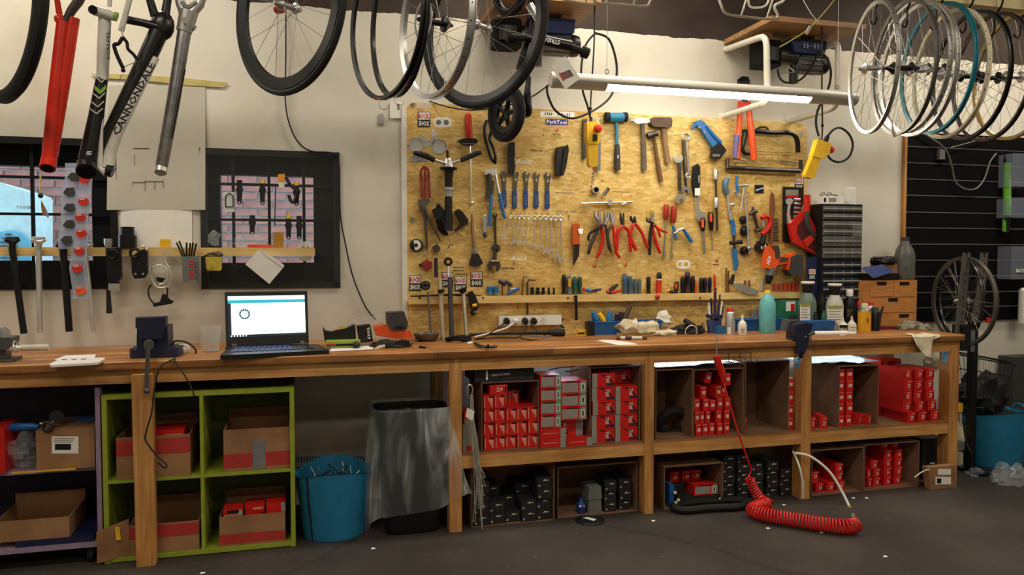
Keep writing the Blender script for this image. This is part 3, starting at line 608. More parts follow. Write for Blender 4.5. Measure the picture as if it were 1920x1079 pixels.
# hoists --------------------------------------------------------------------
mat('hoist_blue', (34, 52, 104), .4); mat('cream_wood', (196, 160, 104), .6)
def hoist(label, fl, fr, nr, boardlab, blk):
    a, b_ = P(*fl, 0), P(*fr, 0); z = (a.z+b_.z)/2; D = -.53
    solo('hoist_shelf', M().lohi((a.x, D, z), (b_.x, -.005, z+.03)), 'ply_board', boardlab, 'shelf')
    h = thing('electric_hoist', label, 'hoist', ((a.x+b_.x)/2, -.26, z-.2)); X = (a.x+b_.x)/2; yc = -.26
    part('gearbox', M().rbox((X-.19, yc, z-.125), (.16, .16, .15), .04, None, 4), 'black_paint', h); part('gear_cover', M().rbox((X-.2, yc-.09, z-.14), (.1, .03, .08), .012), 'black_plastic', h)
    part('drum', M().cyl((X-.11, yc, z-.12), (X+.02, yc, z-.12), .055, 16), 'dark_steel', h)
    part('body_plate', M().poly([(X-.06, yc-.075, z-.03), (X+.2, yc-.075, z-.03), (X+.2, yc-.06, z-.10), (X+.14, yc-.08, z-.115), (X-.04, yc-.09, z-.115)], (0, .15, 0)), 'hoist_blue', h)
    if blk: 
        part('plate_outline', M().tube([(X+.0, yc-.0925, z-.05), (X+.17, yc-.0885, z-.05), (X+.17, yc-.0925, z-.098), (X+.0, yc-.0945, z-.098)], .0015, 4, True), 'ink_grey', h)
        part('printed_name', M().text('||-|||', (X+.085, yc-.094, z-.074), (1, 0, 0), (0, 0, 1), .03, .13), mat('ink_pale', (150, 170, 200), .5, var=0), h)
    part('motor', M().cyl((X+.02, yc, z-.16), (X+.2, yc, z-.16), .05, 18), 'grey_plastic', h)
    for k in range(14):
        t = 2*PI*k/14; part('cooling_fin', M().box((X+.11, yc+.056*math.sin(t), z-.16+.056*math.cos(t)), (.15, .004, .022), Matrix.Rotation(-t, 3, 'X')), 'steel', h)
    part('fan_cover', M().lathe([(.06, 0), (.064, .02), (.058, .05), (.03, .062)], (X+.19, yc, z-.16), (1, 0, 0), 18), 'black_plastic', h)
    for dx in (-.2, 0, .16): part('mount_block', M().lohi((X+dx-.03, yc-.05, z-.05), (X+dx+.03, yc+.05, z)), 'cream_wood', h)
    part('limit_arm', M().tube([(X-.06, yc-.06, z-.2), (X-.04, yc-.09, z-.24), (X-.14, yc-.09, z-.255)], .004, 6), 'chrome', h)
    part('capacitor', M().cyl((X-.02, yc-.05, z-.19), (X-.02, yc-.05, z-.30), .028, 12), 'black_plastic', h)
    return h, X, z
hoist('dark blue electric hoist half hidden behind the balance bike', (900, 46), (1067, 60), None, 'plywood hoist shelf above the balance bike handlebar', False)
h2, X2, z2 = hoist('dark blue electric hoist in a white tube bracket at upper right', (1357, 84), (1520, 96), None, 'plywood hoist shelf resting on the white tube bracket', True)
wbk = thing('tube_bracket', 'white bent-tube wall bracket carrying the right hoist', 'bracket', P(1415, 225, -.02))
def bpath(f0, a1, a2, f3):
    p0, p1, p2, p3 = P(*f0, -.002), P(*a1, -.46), P(*a2, -.46), P(*f3, -.002)
    def bend(p, q, r, n=6):
        u = (p-q).normalized()*.07; v = (r-q).normalized()*.07
        return [(q+u)*(1-t)**2+q*2*t*(1-t)+(q+v)*t*t for t in [i/n for i in range(n+1)]]
    return [p0]+bend(p0, p1, p2)+bend(p1, p2, p3)+[p3]
for f0, a1, a2, f3 in (((1355, 219), (1439, 191), (1437, 66), (1360, 93)), ((1480, 228), (1570, 201), (1572, 78), (1513, 103))):
    part('bent_tube', M().tube(bpath(f0, a1, a2, f3), .019, 12), 'white_metal', wbk); part('foot_plate', M().box(P(*f0, -.004), (.06, .006, .05)), 'white_metal', wbk)
# tube lamp -------------------------------------------------------------------
LY = -.62
lp = thing('tube_lamp', 'long white round tube lamp hanging over the tool board', 'lamp', P(1315, 180, LY))
l0, l1 = P(1032, 149, LY), P(1603, 186, LY); l1.z = l0.z = (l0.z+l1.z)/2; ux = (l1-l0).normalized(); lr = .042
a0, a1 = P(1135, 170, LY).x, P(1515, 190, LY).x
part('housing', M().lathe([(lr*.9, 0), (lr, .006), (lr, a0-l0.x)], l0, ux, 24), 'white_metal', lp); part('housing', M().lathe([(lr, a1-l0.x), (lr, l1.x-l0.x-.006), (lr*.9, l1.x-l0.x)], l0, ux, 24), 'white_metal', lp)
def arcbar(a_, b_, t0, t1, r, th=.002, n=14):
    m = M(); pts = []
    for i in range(n+1): t = math.radians(t0+(t1-t0)*i/n); pts.append((math.cos(t)*r, math.sin(t)*r))
    for i in range(n, -1, -1): t = math.radians(t0+(t1-t0)*i/n); pts.append((math.cos(t)*(r-th), math.sin(t)*(r-th)))
    return m.poly([(a_, l0.y+p, l0.z+q) for p, q in pts], (b_-a_, 0, 0))
part('housing_shell', arcbar(a0, a1, -10, 200, lr), 'white_metal', lp)
lens_m = mat('lamp_glow', (255, 246, 226), .5, emit=26, var=0)
part('diffuser', arcbar(a0+.004, a1-.004, 200, 350, lr*.97), lens_m, lp, 'glowing diffuser along the underside')
part('ring_cap', M().lathe([(lr+.002, 0), (lr+.002, .006)], l0+ux*.02, ux, 24), 'white_plastic', lp)
for px in (1138, 1570): 
    X = P(px, 150, LY).x; part('suspension_wire', M().tube([(X, LY, l0.z+lr), (X, LY, WZ)], .0015, 5), 'steel', lp); part('wire_clip', M().ring((X, LY, l0.z+lr+.02), .012, .002, (0, 1, 0), 10, 5), 'black_metal', lp)
# hoist cables and control pendants ---------------------------------------------
CY = -.5
def cable(label, pts, w, Y=CY, m_='black_rubber', n=6, name='cable', cat='cable'):
    return solo(name, T(cr_spline([p if len(p) > 2 else (p[0], p[1], Y) for p in pts], 5), w, Y, n), m_, label, cat)
cable('black control cable looping around the left end of the tube lamp', [(1116, 62), (1098, 85), (1090, 125), (1092, 167), (1102, 200), (1108, 226)], 4, CY+.03)
cable('black flex looping below the tube lamp to its left end', [(1116, 62), (1142, 74), (1156, 120), (1153, 160), (1140, 187), (1108, 210), (1072, 222), (1042, 208), (1027, 178), (1026, 160)], 4.4, CY+.06)
cable('thin straight pull cord above the left yellow pendant', [(1115, 8), (1114, 80), (1110, 150), (1107, 203), (1107, 222)], 3, CY)
cable('black lead running behind the rims to the lamp end', [(805, 190, -.02), (850, 203, -.1), (900, 206, -.3), (980, 190, -.5), (1031, 158, -.6)], 2.6, -.55)
cable('thin straight pull cord above the right yellow pendant', [(1541, 50), (1541, 160), (1542, 232), (1541, 262)], 3, CY)
cable('black control cable hanging from the right hoist', [(1536, 95), (1552, 112), (1558, 140), (1550, 175), (1534, 205), (1530, 232), (1537, 262)], 4.4, CY+.03)
cable('black motor lead sagging under the right hoist', [(1534, 98), (1520, 128), (1500, 150), (1475, 155), (1462, 146), (1458, 130)], 4, CY+.16)
cable('black cable loop hanging right of the right pendant', [(1550, 258), (1562, 244), (1576, 240), (1592, 252), (1599, 272), (1592, 294), (1575, 304), (1558, 299), (1547, 284)], 4.2, CY)
for (px, py) in ((1107, 203), (1542, 235)): solo('cord_stop', M().ball(P(px, py, CY-.004), .010), 'black_plastic', ['round black stop on the cord of the left pendant', 'round black stop on the cord of the right pendant'][px > 1200], 'cord stop')
p1 = thing('hoist_pendant', 'yellow hoist control pendant hanging in front of the tool board', 'remote control', P(1113, 313, CY))
part('body', G([(1101, 230), (1104, 228), (1123, 228), (1126, 231), (1126, 264), (1122, 270), (1104, 270), (1101, 264)], CY-.02, .045), 'yellow_plastic', p1)
part('handle', G([(1103, 268), (1122, 268), (1121, 308), (1118, 313), (1107, 313), (1104, 308)], CY-.016, .036), 'yellow_plastic', p1)
part('stop_button', M().lathe([(.012, 0), (.012, .01), (.024, .012), (.022, .024), (.012, .028)], P(1119, 242, CY-.02), (0, -1, 0), 16), 'red_paint', p1)
part('rocker_switch', G(qrect(1112, 252, 1120, 264), CY-.026, .008), 'black_plastic', p1); part('cable_gland', T([(1109, 229), (1109, 220)], [9, 6], CY, 8), 'black_plastic', p1); part('eye_bolt', M().ring(P(1121, 225, CY), .008, .002, (0, 1, 0), 12, 5), 'chrome', p1)
ch = thing('hoist_chain', 'thin dark chain dangling below the left yellow pendant', 'chain', P(1108, 370, CY))
for k in range(15):
    q = P(1114-k*.55+(2 if k % 2 else 0), 309+k*4.1, CY); part('chain_link', M().ring(q, .0062, .0016, (0, 1, 0) if k % 2 else (1, .3, 0), 10, 5), 'dark_steel', ch)
p2 = thing('hoist_pendant', 'yellow hoist control pendant tilted on the bare wall right of the tool board', 'remote control', P(1518, 335, CY))
part('body', G([(1534, 261), (1559, 269), (1556, 286), (1549, 296), (1538, 297), (1524, 293)], CY-.02, .045), 'yellow_plastic', p2); part('handle', G([(1526, 288), (1541, 294), (1527, 333), (1523, 335), (1511, 332), (1510, 328)], CY-.016, .036), 'yellow_plastic', p2)
q = P(1555, 280, CY+.0); part('stop_button', M().lathe([(.012, 0), (.012, .008), (.022, .01), (.02, .022)], q, (1, 0, -.25), 14), 'red_paint', p2); part('cable_gland', T([(1547, 266), (1552, 256)], [10, 8], CY, 8), 'black_plastic', p2)
for px in (1536, 1543): part('eye_bolt', M().ring(P(px, 258, CY), .007, .002, (0, 1, 0), 10, 5), 'chrome', p2)
# luggage racks and cords at the top ----------------------------------------------
r1 = thing('luggage_rack', 'white wire luggage rack at the top edge right of the left hoist shelf', 'luggage rack', P(1130, 12, -1.1))
part('side_rail', T(cr_spline([(1035, -12), (1060, 0), (1108, 8), (1114, 2), (1100, -16)], 5), 4.5, -1.1, 8), 'white_metal', r1); part('side_rail', T(cr_spline([(1112, -4), (1122, 6), (1160, 8), (1206, 12), (1218, 6), (1222, -16)], 5), 4.5, -1.1, 8), 'white_metal', r1)
for a_, b_ in (((1075, 4), (1080, -14)), ((1098, 7), (1102, -14)), ((1188, 10), (1194, -14)), ((1135, 7), (1140, -14))): part('cross_bar', T([a_, b_], 3.4, -1.1, 6), 'white_metal', r1)
r2 = thing('luggage_rack', 'white wire luggage rack hanging at the top above the right hoist', 'luggage rack', P(1410, 36, -1.1))
part('side_rail', T(cr_spline([(1346, -10), (1352, 10), (1363, 26), (1400, 32), (1448, 36), (1459, 30), (1452, 12), (1468, 2), (1476, -10)], 5), 4.8, -1.1, 8), 'white_metal', r2)
for a_, b_ in (((1390, 29), (1402, -10)), ((1438, 34), (1450, -4))): part('cross_bar', T([a_, b_], 3.4, -1.1, 6), 'white_metal', r2)
part('inner_loop', T(cr_spline([(1402, -8), (1406, 12), (1425, 14), (1438, 8), (1444, -8)], 4), 4, -1.1, 6), 'white_metal', r2)
cable('yellow-green cord stretched from the beam to the right hoist', [(1572, -10), (1545, 24), (1515, 55), (1480, 78), (1462, 88)], 2.2, -.6, mat('cord_green', (176, 168, 92), .7), 5, 'tie_cord', 'cord'); cable('thin white cord crossing above the right hoist', [(1503, -6), (1520, 24), (1537, 44)], 1.8, -.6, 'white_plastic', 4, 'tie_cord', 'cord')
solo('tensioner', T([(1512, 63), (1519, 50)], [7, 7], -.6, 8), 'chrome', 'small metal cord tensioner in front of the hoist shelf', 'tensioner')
# right row of wheels --------------------------------------------------------------
RW = [(1636, 128, -1.36, 110, .312, 'alloy', .02, 'bare silver rim wheel, leftmost of the row hung on the beam at right', 'alloy', 24, .11),
      (1692, 128, -1.42, 106, .316, mat('alloy_dull', (128, 126, 122), .4, .8), .02, 'dull grey wheel just right of the leftmost hanging wheel', 'black_metal', 24, .13),
      (1706, 126, -1.34, 101, .322, 'alloy', .024, 'polished silver wheel with black stripe, third in the hanging row', 'alloy', 24, .12),
      (1719, 132, -1.40, 101, .316, 'alloy', .020, 'plain silver wheel directly left of the teal rim wheel', 'alloy', 20, .12),
      (1755, 130, -1.36, 103, .318, 'teal', .020, 'teal anodised rim wheel in the hanging row', 'black_metal', 20, .13),
      (1779, 140, -1.40, 103, .312, 'cream', .020, 'pale cream rim wheel directly right of the teal one', 'alloy', 20, .12),
      (1817, 143, -1.35, 103, .318, 'black_plastic', .022, 'glossy black rim wheel right of the pale cream one', 'black_metal', 20, .13),
      (1856, 146, -1.38, 104, .316, mat('rim_brown', (70, 58, 54), .35, .4), .020, 'dark brown rim wheel, second from the right picture edge', 'black_metal', 20, .13),
      (1900, 144, -1.36, 103, .32, mat('rim_gold', (176, 150, 96), .35, .6), .020, 'gold edged dark rim wheel at the right picture edge', 'alloy', 20, .12)]
for (px, py, Y, a, R, rm, w_, lab, hm, ns, hb) in RW:
    wheel('bicycle_wheel', lab, px, py, Y, math.radians(a), R, rm, w_, .017, ns, None, hub=hb, hubm=hm, group='wheels hung from the beam', flange=.026, holes=(rm in ('alloy', 'cream')))
for k, px in enumerate((1644, 1702, 1757, 1812, 1866, 1915)):
    hook(px, label=['first', 'second', 'third', 'fourth', 'fifth', 'sixth'][k]+' black hook from the left along the cream beam')
ql = thing('quick_release', 'silver quick release lever dangling below the second hanging wheel', 'lever', P(1676, 257, -1.4)); part('lever', T([(1673, 234), (1674, 245), (1679, 256)], [3, 6, 7], -1.4, 8), 'chrome', ql); part('skewer', T([(1673, 236), (1672, 225)], 2, -1.4, 6), 'steel', ql)
# ------------------------------------------------------------------ tools on the board
TY = BY-.022
def nail(px, py, parent, Y=TY): return part('hook_nail', T([(px, py, BY), (px, py, Y-.012), (px+.5, py-2.5, Y-.014)], 1.6, Y, 5), 'dark_steel', parent)
def tool(name, label, cat, px, py, Y=TY, group=None): return thing(name, label, cat, P(px, py, Y), group)
mat('wrench_grey', (96, 92, 86), .45, .7)
def jaw(cx, cy, r, ang, gap=.42, n=10):
    """open-end spanner head outline, mouth towards ang (degrees, pixel space, y down)"""
    pts = [(cx+r*math.cos(math.radians(ang+36+288*i/n)), cy+r*math.sin(math.radians(ang+36+288*i/n))) for i in range(n+1)]
    ca, sa = math.cos(math.radians(ang)), math.sin(math.radians(ang))
    e = lambda f, s: (cx+ca*r*f-sa*s*r*gap, cy+sa*r*f+ca*s*r*gap)
    return pts+[e(.85, -1), e(.05, -.95), e(.05, .95), e(.85, 1)]
def handled(name, label, px, py, hp, hw, hm, sp=None, sw=3, sm='steel', Y=TY, cat='screwdriver', tip=None, group=None):
    t = tool(name, label, cat, px, py, Y, group)
    part('handle', T(hp, hw, Y, 10), hm, t)
    if sp: part('shaft', T(sp, sw, Y, 8), sm, t)
    if tip: part('tip', T(tip[0], tip[1], Y, 8), sm, t)
    return t
# upper left
t = handled('torque_wrench', 'torque wrench with a red handle and black half-round scale', 880, 385, [(877.5, 213), (877.5, 216), (879, 240), (880.5, 260)], [7, 12, 13, 11], 'red_plastic', [(881, 268), (883, 376)], 4, 'chrome', cat='torque wrench')
part('scale_plate', G([(861, 263), (868, 260), (880, 259), (892, 260), (897, 264), (893, 270), (880, 274), (866, 271)], TY-.012, .018), 'black_plastic', t); part('drive_head', M().ball(P(884.5, 381, TY), .014), 'chrome', t)
part('pointer', T([(867, 270), (892, 270)], 1.5, TY-.016, 4), 'steel', t); part('scale_knob', T([(858, 266), (863, 265)], 4, TY, 6), 'black_plastic', t)
t = tool('headset_press', 'black bar tool with two angled grips and a silver collar', 'press tool', 841, 435, TY-.03)
YY = TY-.035
part('grip', T([(775, 287), (782, 288), (800, 293), (815, 301)], [7, 10, 11, 10], YY-.02, 10), 'black_rubber', t); part('grip', T([(902, 286), (894, 288), (880, 294), (864, 301)], [7, 10, 10, 9], YY-.02, 10), 'black_rubber', t)
part('arm', T([(815, 300), (836, 307)], [5, 6], YY-.015, 8), 'alloy', t); part('arm', T([(864, 300), (846, 307)], [5, 6], YY-.015, 8), 'alloy', t)
part('head', T([(841, 297), (841, 303), (841, 314)], [13, 19, 20], YY, 14), 'alloy', t); part('top_stub', T([(839, 282), (840, 298)], [5, 6], YY, 8), 'black_metal', t)
part('flange', T([(841, 315), (841, 319)], [34, 30], YY, 16), 'black_metal', t); part('upper_barrel', T([(842, 318), (841, 335), (841, 354)], [19, 15, 14], YY, 12), 'black_plastic', t)
part('collar', T([(842, 352), (842, 357), (842, 358), (842, 369)], [22, 22, 16, 15], YY, 14), 'alloy', t); part('lower_barrel', T([(841, 369), (841, 400), (840, 433)], [14, 15, 19], YY, 12), 'black_plastic', t)
t = tool('stand_clamp', 'black plastic repair stand clamp left of the press tool barrel', 'clamp', 825, 440, TY)
part('knob', M().ball(P(822, 386, TY-.02), .014), 'black_plastic', t); part('clamp_body', G([(811, 394), (818, 389), (828, 388), (835, 396), (834, 410), (826, 416), (816, 408)], TY-.03, .035), 'black_plastic', t); part('clamp_jaw', T([(824, 412), (826, 428), (834, 438), (840, 440)], [14, 12, 10, 5], TY-.015, 8), 'black_metal', t)
t = tool('lamp_bracket', 'black wedge shaped plastic mount hung beside the brush', 'mount', 865, 430, TY); part('wedge', G([(853, 396), (860, 392), (868, 398), (878, 412), (877, 422), (866, 420), (859, 408)], TY-.025, .04), 'black_plastic', t); part('clip', T([(866, 420), (860, 428), (853, 433)], [8, 6, 4], TY-.01, 8), 'black_plastic', t)
t = tool('cable_cutters', 'red-handled loop pliers hung upside down with dark jaws', 'pliers', 797, 378)
part('handle', T(cr_spline([(791, 372), (790, 340), (789, 322), (796, 313), (797, 330), (796, 374)], 4), [4, 4, 4.5, 5, 4, 4][:1]*21, TY, 8), mat('red_grip', (142, 40, 34), .4), t); part('handle', T(cr_spline([(797, 314), (803, 320), (804, 345), (806, 372)], 4), 4.5, TY, 8), 'red_grip', t)
t = tool('pipe_pliers', 'large grey water pump pliers with long flat handles', 'pliers', 800, 470)
part('jaw', G([(784, 376), (794, 372), (806, 374), (807, 379), (798, 384), (800, 392), (795, 400), (788, 396)], TY-.012, .012), mat('grey_iron', (98, 90, 82), .5, .6), t); part('handle', T([(791, 386), (797, 410), (799, 440), (801, 466)], [14, 11, 8, 7], TY, 6, flat=.6), 'grey_iron', t); part('handle', T([(796, 392), (806, 416), (817, 436), (826, 453)], [10, 8, 6, 5], TY-.01, 6, flat=.6), 'grey_iron', t)
t = tool('dial_gauge', 'round white dial with a black rim near the left board edge', 'gauge', 780, 472); part('rim', M().lathe([(L(12, 780, TY), 0), (L(12, 780, TY), .02), (L(10, 780, TY), .022)], P(780, 460, BY-.001), (0, -1, 0), 24), 'black_plastic', t); part('dial_face', M().cyl(P(780, 460, BY-.021), P(780, 460, BY-.0245), L(9.4, 780, TY), 24), 'white_plastic', t); part('hub', M().cyl(P(780, 460, BY-.024), P(780, 460, BY-.028), L(3.4, 780, TY), 12), 'black_plastic', t)
t = tool('ring_spanner', 'small dark ring tool right of the white dial', 'spanner', 796, 477); part('ring', M().ring(P(796.5, 465, TY), L(4.5, 796, TY), .004, (0, 1, 0), 16, 6), 'dark_steel', t); part('tip', T([(796, 470), (797, 476)], 3, TY, 6), 'chrome', t)
solo('square_nut', G([(812, 463), (820, 458), (826, 465), (824, 472), (815, 474)], TY-.005, .02), 'dark_steel', 'dark square nut hung under the black clamp', 'nut'); solo('small_hook', T(cr_spline([(840, 466), (843, 460), (848, 458), (849, 462)], 4), 1.6, BY-.008, 5), 'dark_steel', 'tiny bent hook left of the brush', 'hook')
t = tool('star_knob', 'red lobed knob hung above the left stickers', 'knob', 801, 508); k = M(); pts = [(801+(11 if i % 2 else 8.2)*math.cos(i*PI/6), 497+(11 if i % 2 else 8.2)*math.sin(i*PI/6)) for i in range(12)]; part('knob', G(pts, BY-.028, .027), mat('knob_red', (150, 36, 34), .45), t); part('knob_arm', T([(790, 497), (786, 499)], [8, 5], TY, 8), 'black_plastic', t)
t = tool('chain_whip', 'black curved lever pair hung above the blue-handled cutters', 'lever', 920, 308)
part('lever', T(cr_spline([(913, 226), (909, 240), (911, 262), (916, 280), (923, 300), (930, 306)], 4), [6, 8, 8, 7, 6, 5, 4, 4, 4][:1]*21, TY, 8), 'black_metal', t); part('lever', T(cr_spline([(924, 224), (921, 246), (918, 262), (924, 275), (929, 292), (929, 303)], 4), 5.5, TY-.01, 8), 'black_metal', t)
solo('tyre_strip', G([(954, 268), (965, 266), (966, 290), (964, 300), (967, 312), (964, 327), (954, 327), (953, 300)], TY-.006, .012), 'black_rubber', 'flat strip of black rubber hanging left of the cone wrenches', 'rubber strip')
t = tool('tool_pouch', 'folded black zip case hung right of the cone wrenches', 'case', 1055, 331); part('case_half', G([(1045, 276), (1057, 274), (1060, 280), (1052, 330), (1042, 328), (1043, 300)], TY-.012, .03), 'black_plastic', t); part('case_half', G([(1058, 275), (1065, 271), (1067, 282), (1062, 312), (1057, 329), (1052, 330)], TY-.02, .03), 'black_rubber', t)
# cutters with blue legs and cone wrenches
t = tool('cable_tool', 'long pliers with silver jaws and bright blue legs', 'pliers', 930, 421)
part('jaw_head', G([(909, 318), (932, 316), (933, 324), (928, 329), (910, 328)], TY-.02, .03), 'chrome', t); part('dark_arm', T([(916, 326), (918, 350), (914, 372)], [13, 10, 10], TY-.005, 8), 'dark_steel', t)
part('leg', T([(928, 322), (932, 345), (937, 366)], [6, 5, 6], TY-.012, 8), 'chrome', t); part('grip', T([(936, 363), (941, 385), (944, 403), (948, 410)], [6.5, 7.5, 6, 4], TY-.012, 8), 'blue_grip', t)
part('leg', T([(925, 340), (922, 366)], [5, 6], TY-.01, 8), 'dark_steel', t); part('grip', T([(921, 364), (920, 390), (917, 424)], [7, 6.5, 6], TY-.012, 8), 'blue_grip', t)
ords = ['leftmost', 'second from left', 'middle', 'fourth from left', 'rightmost']
for k, (hx, hy, ex, ey) in enumerate(((944.6, 328, 945.7, 390), (967, 328, 965, 391), (987, 328, 986, 391), (1006, 329, 1005.7, 391), (1027, 330, 1026.5, 392))):
    t = tool('cone_wrench', 'flat cone wrench with a blue dipped handle, '+ords[k]+' of the row of five', 'wrench', ex, ey, TY, 'row of five blue cone wrenches')
    if k: part('jaw', G(jaw(hx, hy, 6.6, -62 if k > 1 else -100, .4), BY-.010, .007), 'wrench_grey', t)
    else: part('jaw', G(arc(hx, hy, 6.6, 0, 345, 12), BY-.010, .007), 'wrench_grey', t)
    part('neck', G([(hx-4.5, hy+3), (hx+4.5, hy+3), (ex+3, 360), (ex-3, 360)], BY-.009, .006), 'wrench_grey', t)
    part('slot', G(arc(hx, hy+9, 1.5, 0, 330, 8, 3), BY-.0096, .001), 'pale_strip', t)
    part('handle', G([(ex-3.8, 358), (ex+3.8, 358)]+arc(ex, ey-4, 4.3, 0, 180, 8), BY-.012, .011), mat('wrench_blue', (28, 70, 138), .4), t)
    part('printed_name', M().text('||||', P(ex, 375, BY-.0126), (0, 0, 1), (-1, 0, 0), L(3.6, ex, BY), L(16, ex, BY)), 'ink_grey', t)
# combination spanners
xs_ = [945, 957, 966, 974, 983, 991, 1003.5, 1013, 1023.7, 1033, 1041.6, 1051.5]; xe_ = [941, 948, 961, 965, 973, 984, 999, 1014, 1023, 1033, 1044, 1053]; ye_ = [442, 448, 457, 455, 454, 457, 462, 464, 474, 472, 482, 488]
od = ['first', 'second', 'third', 'fourth', 'fifth', 'sixth', 'seventh', 'eighth', 'ninth', 'tenth', 'eleventh', 'twelfth']
for k in range(12):
    r = 3.0+.16*k; t = tool('combination_spanner', 'chrome combination spanner, '+od[k]+' from the left in the graded row', 'spanner', xe_[k], ye_[k], TY, 'graded row of chrome spanners'); y0 = 406+.3*k
    part('ring_end', M().ring(P(xs_[k], y0, TY), L(r*.75, xs_[k], TY), L(r*.33, xs_[k], TY), (0, 1, 0), 16, 6), 'chrome', t)
    part('shank', T([(xs_[k], y0+r), (xe_[k], ye_[k]-r)], 2.6+.12*k, TY, 6, flat=.7), 'chrome', t)
    part('open_end', G(jaw(xe_[k], ye_[k], r*1.25, 75, .4), TY-.004, .008), 'chrome', t)
    part('hook_nail', T([(xs_[k]-1, y0-1, BY), (xs_[k]+.5, y0-3, TY-.01), (xs_[k]+2.5, y0-8, TY-.012)], 1.4, TY, 5), mat('brass', (170, 130, 60), .4, .8), t)
t = handled('paint_brush', 'round dusting brush with a pale wooden handle and black bristles', 893, 500, [(885, 402), (886, 430), (890, 467)], [4, 6, 8], 'handle_wood', [(890, 466), (891.5, 477)], [9, 10], cat='brush'); part('bristles', G([(887, 476), (897, 476), (906, 494), (901, 498), (893, 500), (885, 499), (881, 497)], TY-.016, .03), 'black_rubber', t)
t = tool('folding_clamp', 'small silver lever clamp between the brush and adjustable wrench', 'clamp', 910, 446); part('loop', M().ring(P(909, 407, TY), .009, .003, (0, 1, 0), 14, 6), 'chrome', t); part('bar', G([(905, 408), (913, 408), (912, 436), (907, 436)], TY-.008, .01), 'alloy', t); part('foot', T([(910, 435), (909, 440), (911, 446)], [5, 8, 7], TY, 8), 'dark_steel', t)
t = tool('adjustable_wrench', 'big dark adjustable wrench hung jaw down beside the chrome spanners', 'wrench', 928, 514); part('handle', T([(928, 404), (928.5, 440), (929, 470), (927, 488)], [9, 8, 10, 14], TY, 8, flat=.6), 'dark_steel', t); part('upper_jaw', G(jaw(930, 466, 8.5, 100, .4), TY-.016, .014), mat('iron', (78, 72, 68), .45, .7), t); part('lower_jaw', G(jaw(927, 499, 12, 92, .36), TY-.012, .016), 'iron', t); part('eye', M().ring(P(928, 404, TY), .012, .004, (0, 1, 0), 14, 6), 'dark_steel', t); part('thumb_screw', M().cyl(P(921, 490, TY-.014), P(933, 490, TY-.014), .007, 10), 'steel', t)
# centre: hammers
t = handled('mallet', 'blue dead-blow mallet with black faces and grip', 1157, 320, [(1157, 271), (1157, 290), (1157.5, 312), (1158, 319)], [9, 11, 12, 12], 'dark_grey', [(1156, 228), (1157, 272)], 6.5, mat('mallet_blue', (42, 132, 168), .4), cat='mallet')
part('head', T([(1140, 220), (1170, 220)], 17, TY-.02, 16), 'mallet_blue', t)
for a_, b_ in ((1135, 1142), (1168, 1175)): part('face', T([(a_, 220), (b_, 220)], 18.5, TY-.02, 16), 'black_rubber', t)
part('grip_mark', G(qrect(1158, 291, 1160, 297), TY-.024, .002), 'white_plastic', t)
t = handled('claw_hammer', 'claw hammer with a grey rubber-gripped handle right of the blue mallet', 1207, 319, [(1206, 265), (1207, 290), (1207.5, 318)], [10, 9.5, 11], mat('grip_grey', (104, 92, 80), .6), [(1204, 228), (1206, 268)], [9, 8], 'grip_grey', cat='hammer')
part('head', G([(1190, 224), (1196, 221), (1212, 222), (1214, 230), (1196, 232), (1190, 229)], TY-.03, .03), 'chrome', t); part('face', T([(1181, 226), (1191, 227)], [11, 8], TY-.015, 12), 'chrome', t); part('claw', G([(1212, 223), (1225, 227), (1226, 230), (1212, 230)], TY-.024, .02), 'steel', t)
t = handled('sledge_hammer', 'club hammer with a heavy brown head and wooden handle', 1251, 307, [(1243, 236), (1247, 270), (1252, 306)], [10, 10, 11], 'handle_wood', None, cat='hammer'); part('head', G([(1221, 225), (1226, 220), (1258, 220), (1261, 225), (1260, 237), (1256, 240), (1226, 237), (1221, 233)], TY-.035, .05), mat('rust', (92, 74, 62), .6, .3, .2), t)
t = handled('ball_hammer', 'small dark hammer with a worn wooden handle, second hammer from right', 1239, 343, [(1226, 256), (1231, 290), (1236, 320), (1240, 342)], [6, 7, 9, 8], mat('worn_wood', (112, 82, 52), .6, var=.5, stretch=(6, 6, 6)), None, cat='hammer'); part('head', T([(1214, 256), (1218, 254), (1227, 251), (1232, 250)], [11, 13, 11, 12], TY-.015, 12), 'dark_steel', t)
t = tool('pin_punch_bar', 'dark flat bar hanging behind the left yellow pendant', 'bar', 1098, 298); part('bar', G([(1093, 224), (1101, 223), (1101, 296), (1096, 298), (1093, 294)], TY-.006, .014), 'dark_grey', t); part('bar', G([(1120, 226), (1127, 226), (1126, 320), (1119, 320)], TY-.004, .008), 'grey_plastic', t)
t = tool('large_socket', 'chrome ring socket hung under the hoist chain', 'socket', 1114.6, 364); part('socket_wall', M().lathe([(L(7, 1114, TY), 0), (L(7, 1114, TY), .03), (L(5, 1114, TY), .03), (L(5, 1114, TY), .004), (L(7, 1114, TY), 0)], P(1115, 357, BY), (0, -1, 0), 16, False), 'chrome', t); part('socket_floor', M().cyl(P(1115, 357, BY-.002), P(1115, 357, BY-.006), L(6, 1114, TY), 14), 'hole', t)
t = tool('small_socket', 'small deep socket lying on its nail right of the ring socket', 'socket', 1135, 366); part('socket_wall', T([(1132, 365, TY), (1140, 355, TY-.02)], 9, TY, 12), 'alloy', t); q = P(1140, 355, TY-.022); part('socket_mouth', M().cyl(q, q+V((.002, -.003, .002)), L(3, 1140, TY), 10), 'hole', t)
t = tool('sliding_bar', 'chrome sliding T-bar hung level below the sockets', 'bar', 1138, 385); part('bar', T([(1090, 382), (1186, 379)], 4.4, TY, 10), 'chrome', t); part('slider', M().box(P(1143.5, 380, TY), (.026, .024, .034)), 'chrome', t); part('pin', T([(1166, 384), (1174, 380)], 2, TY-.01, 6), 'chrome', t)
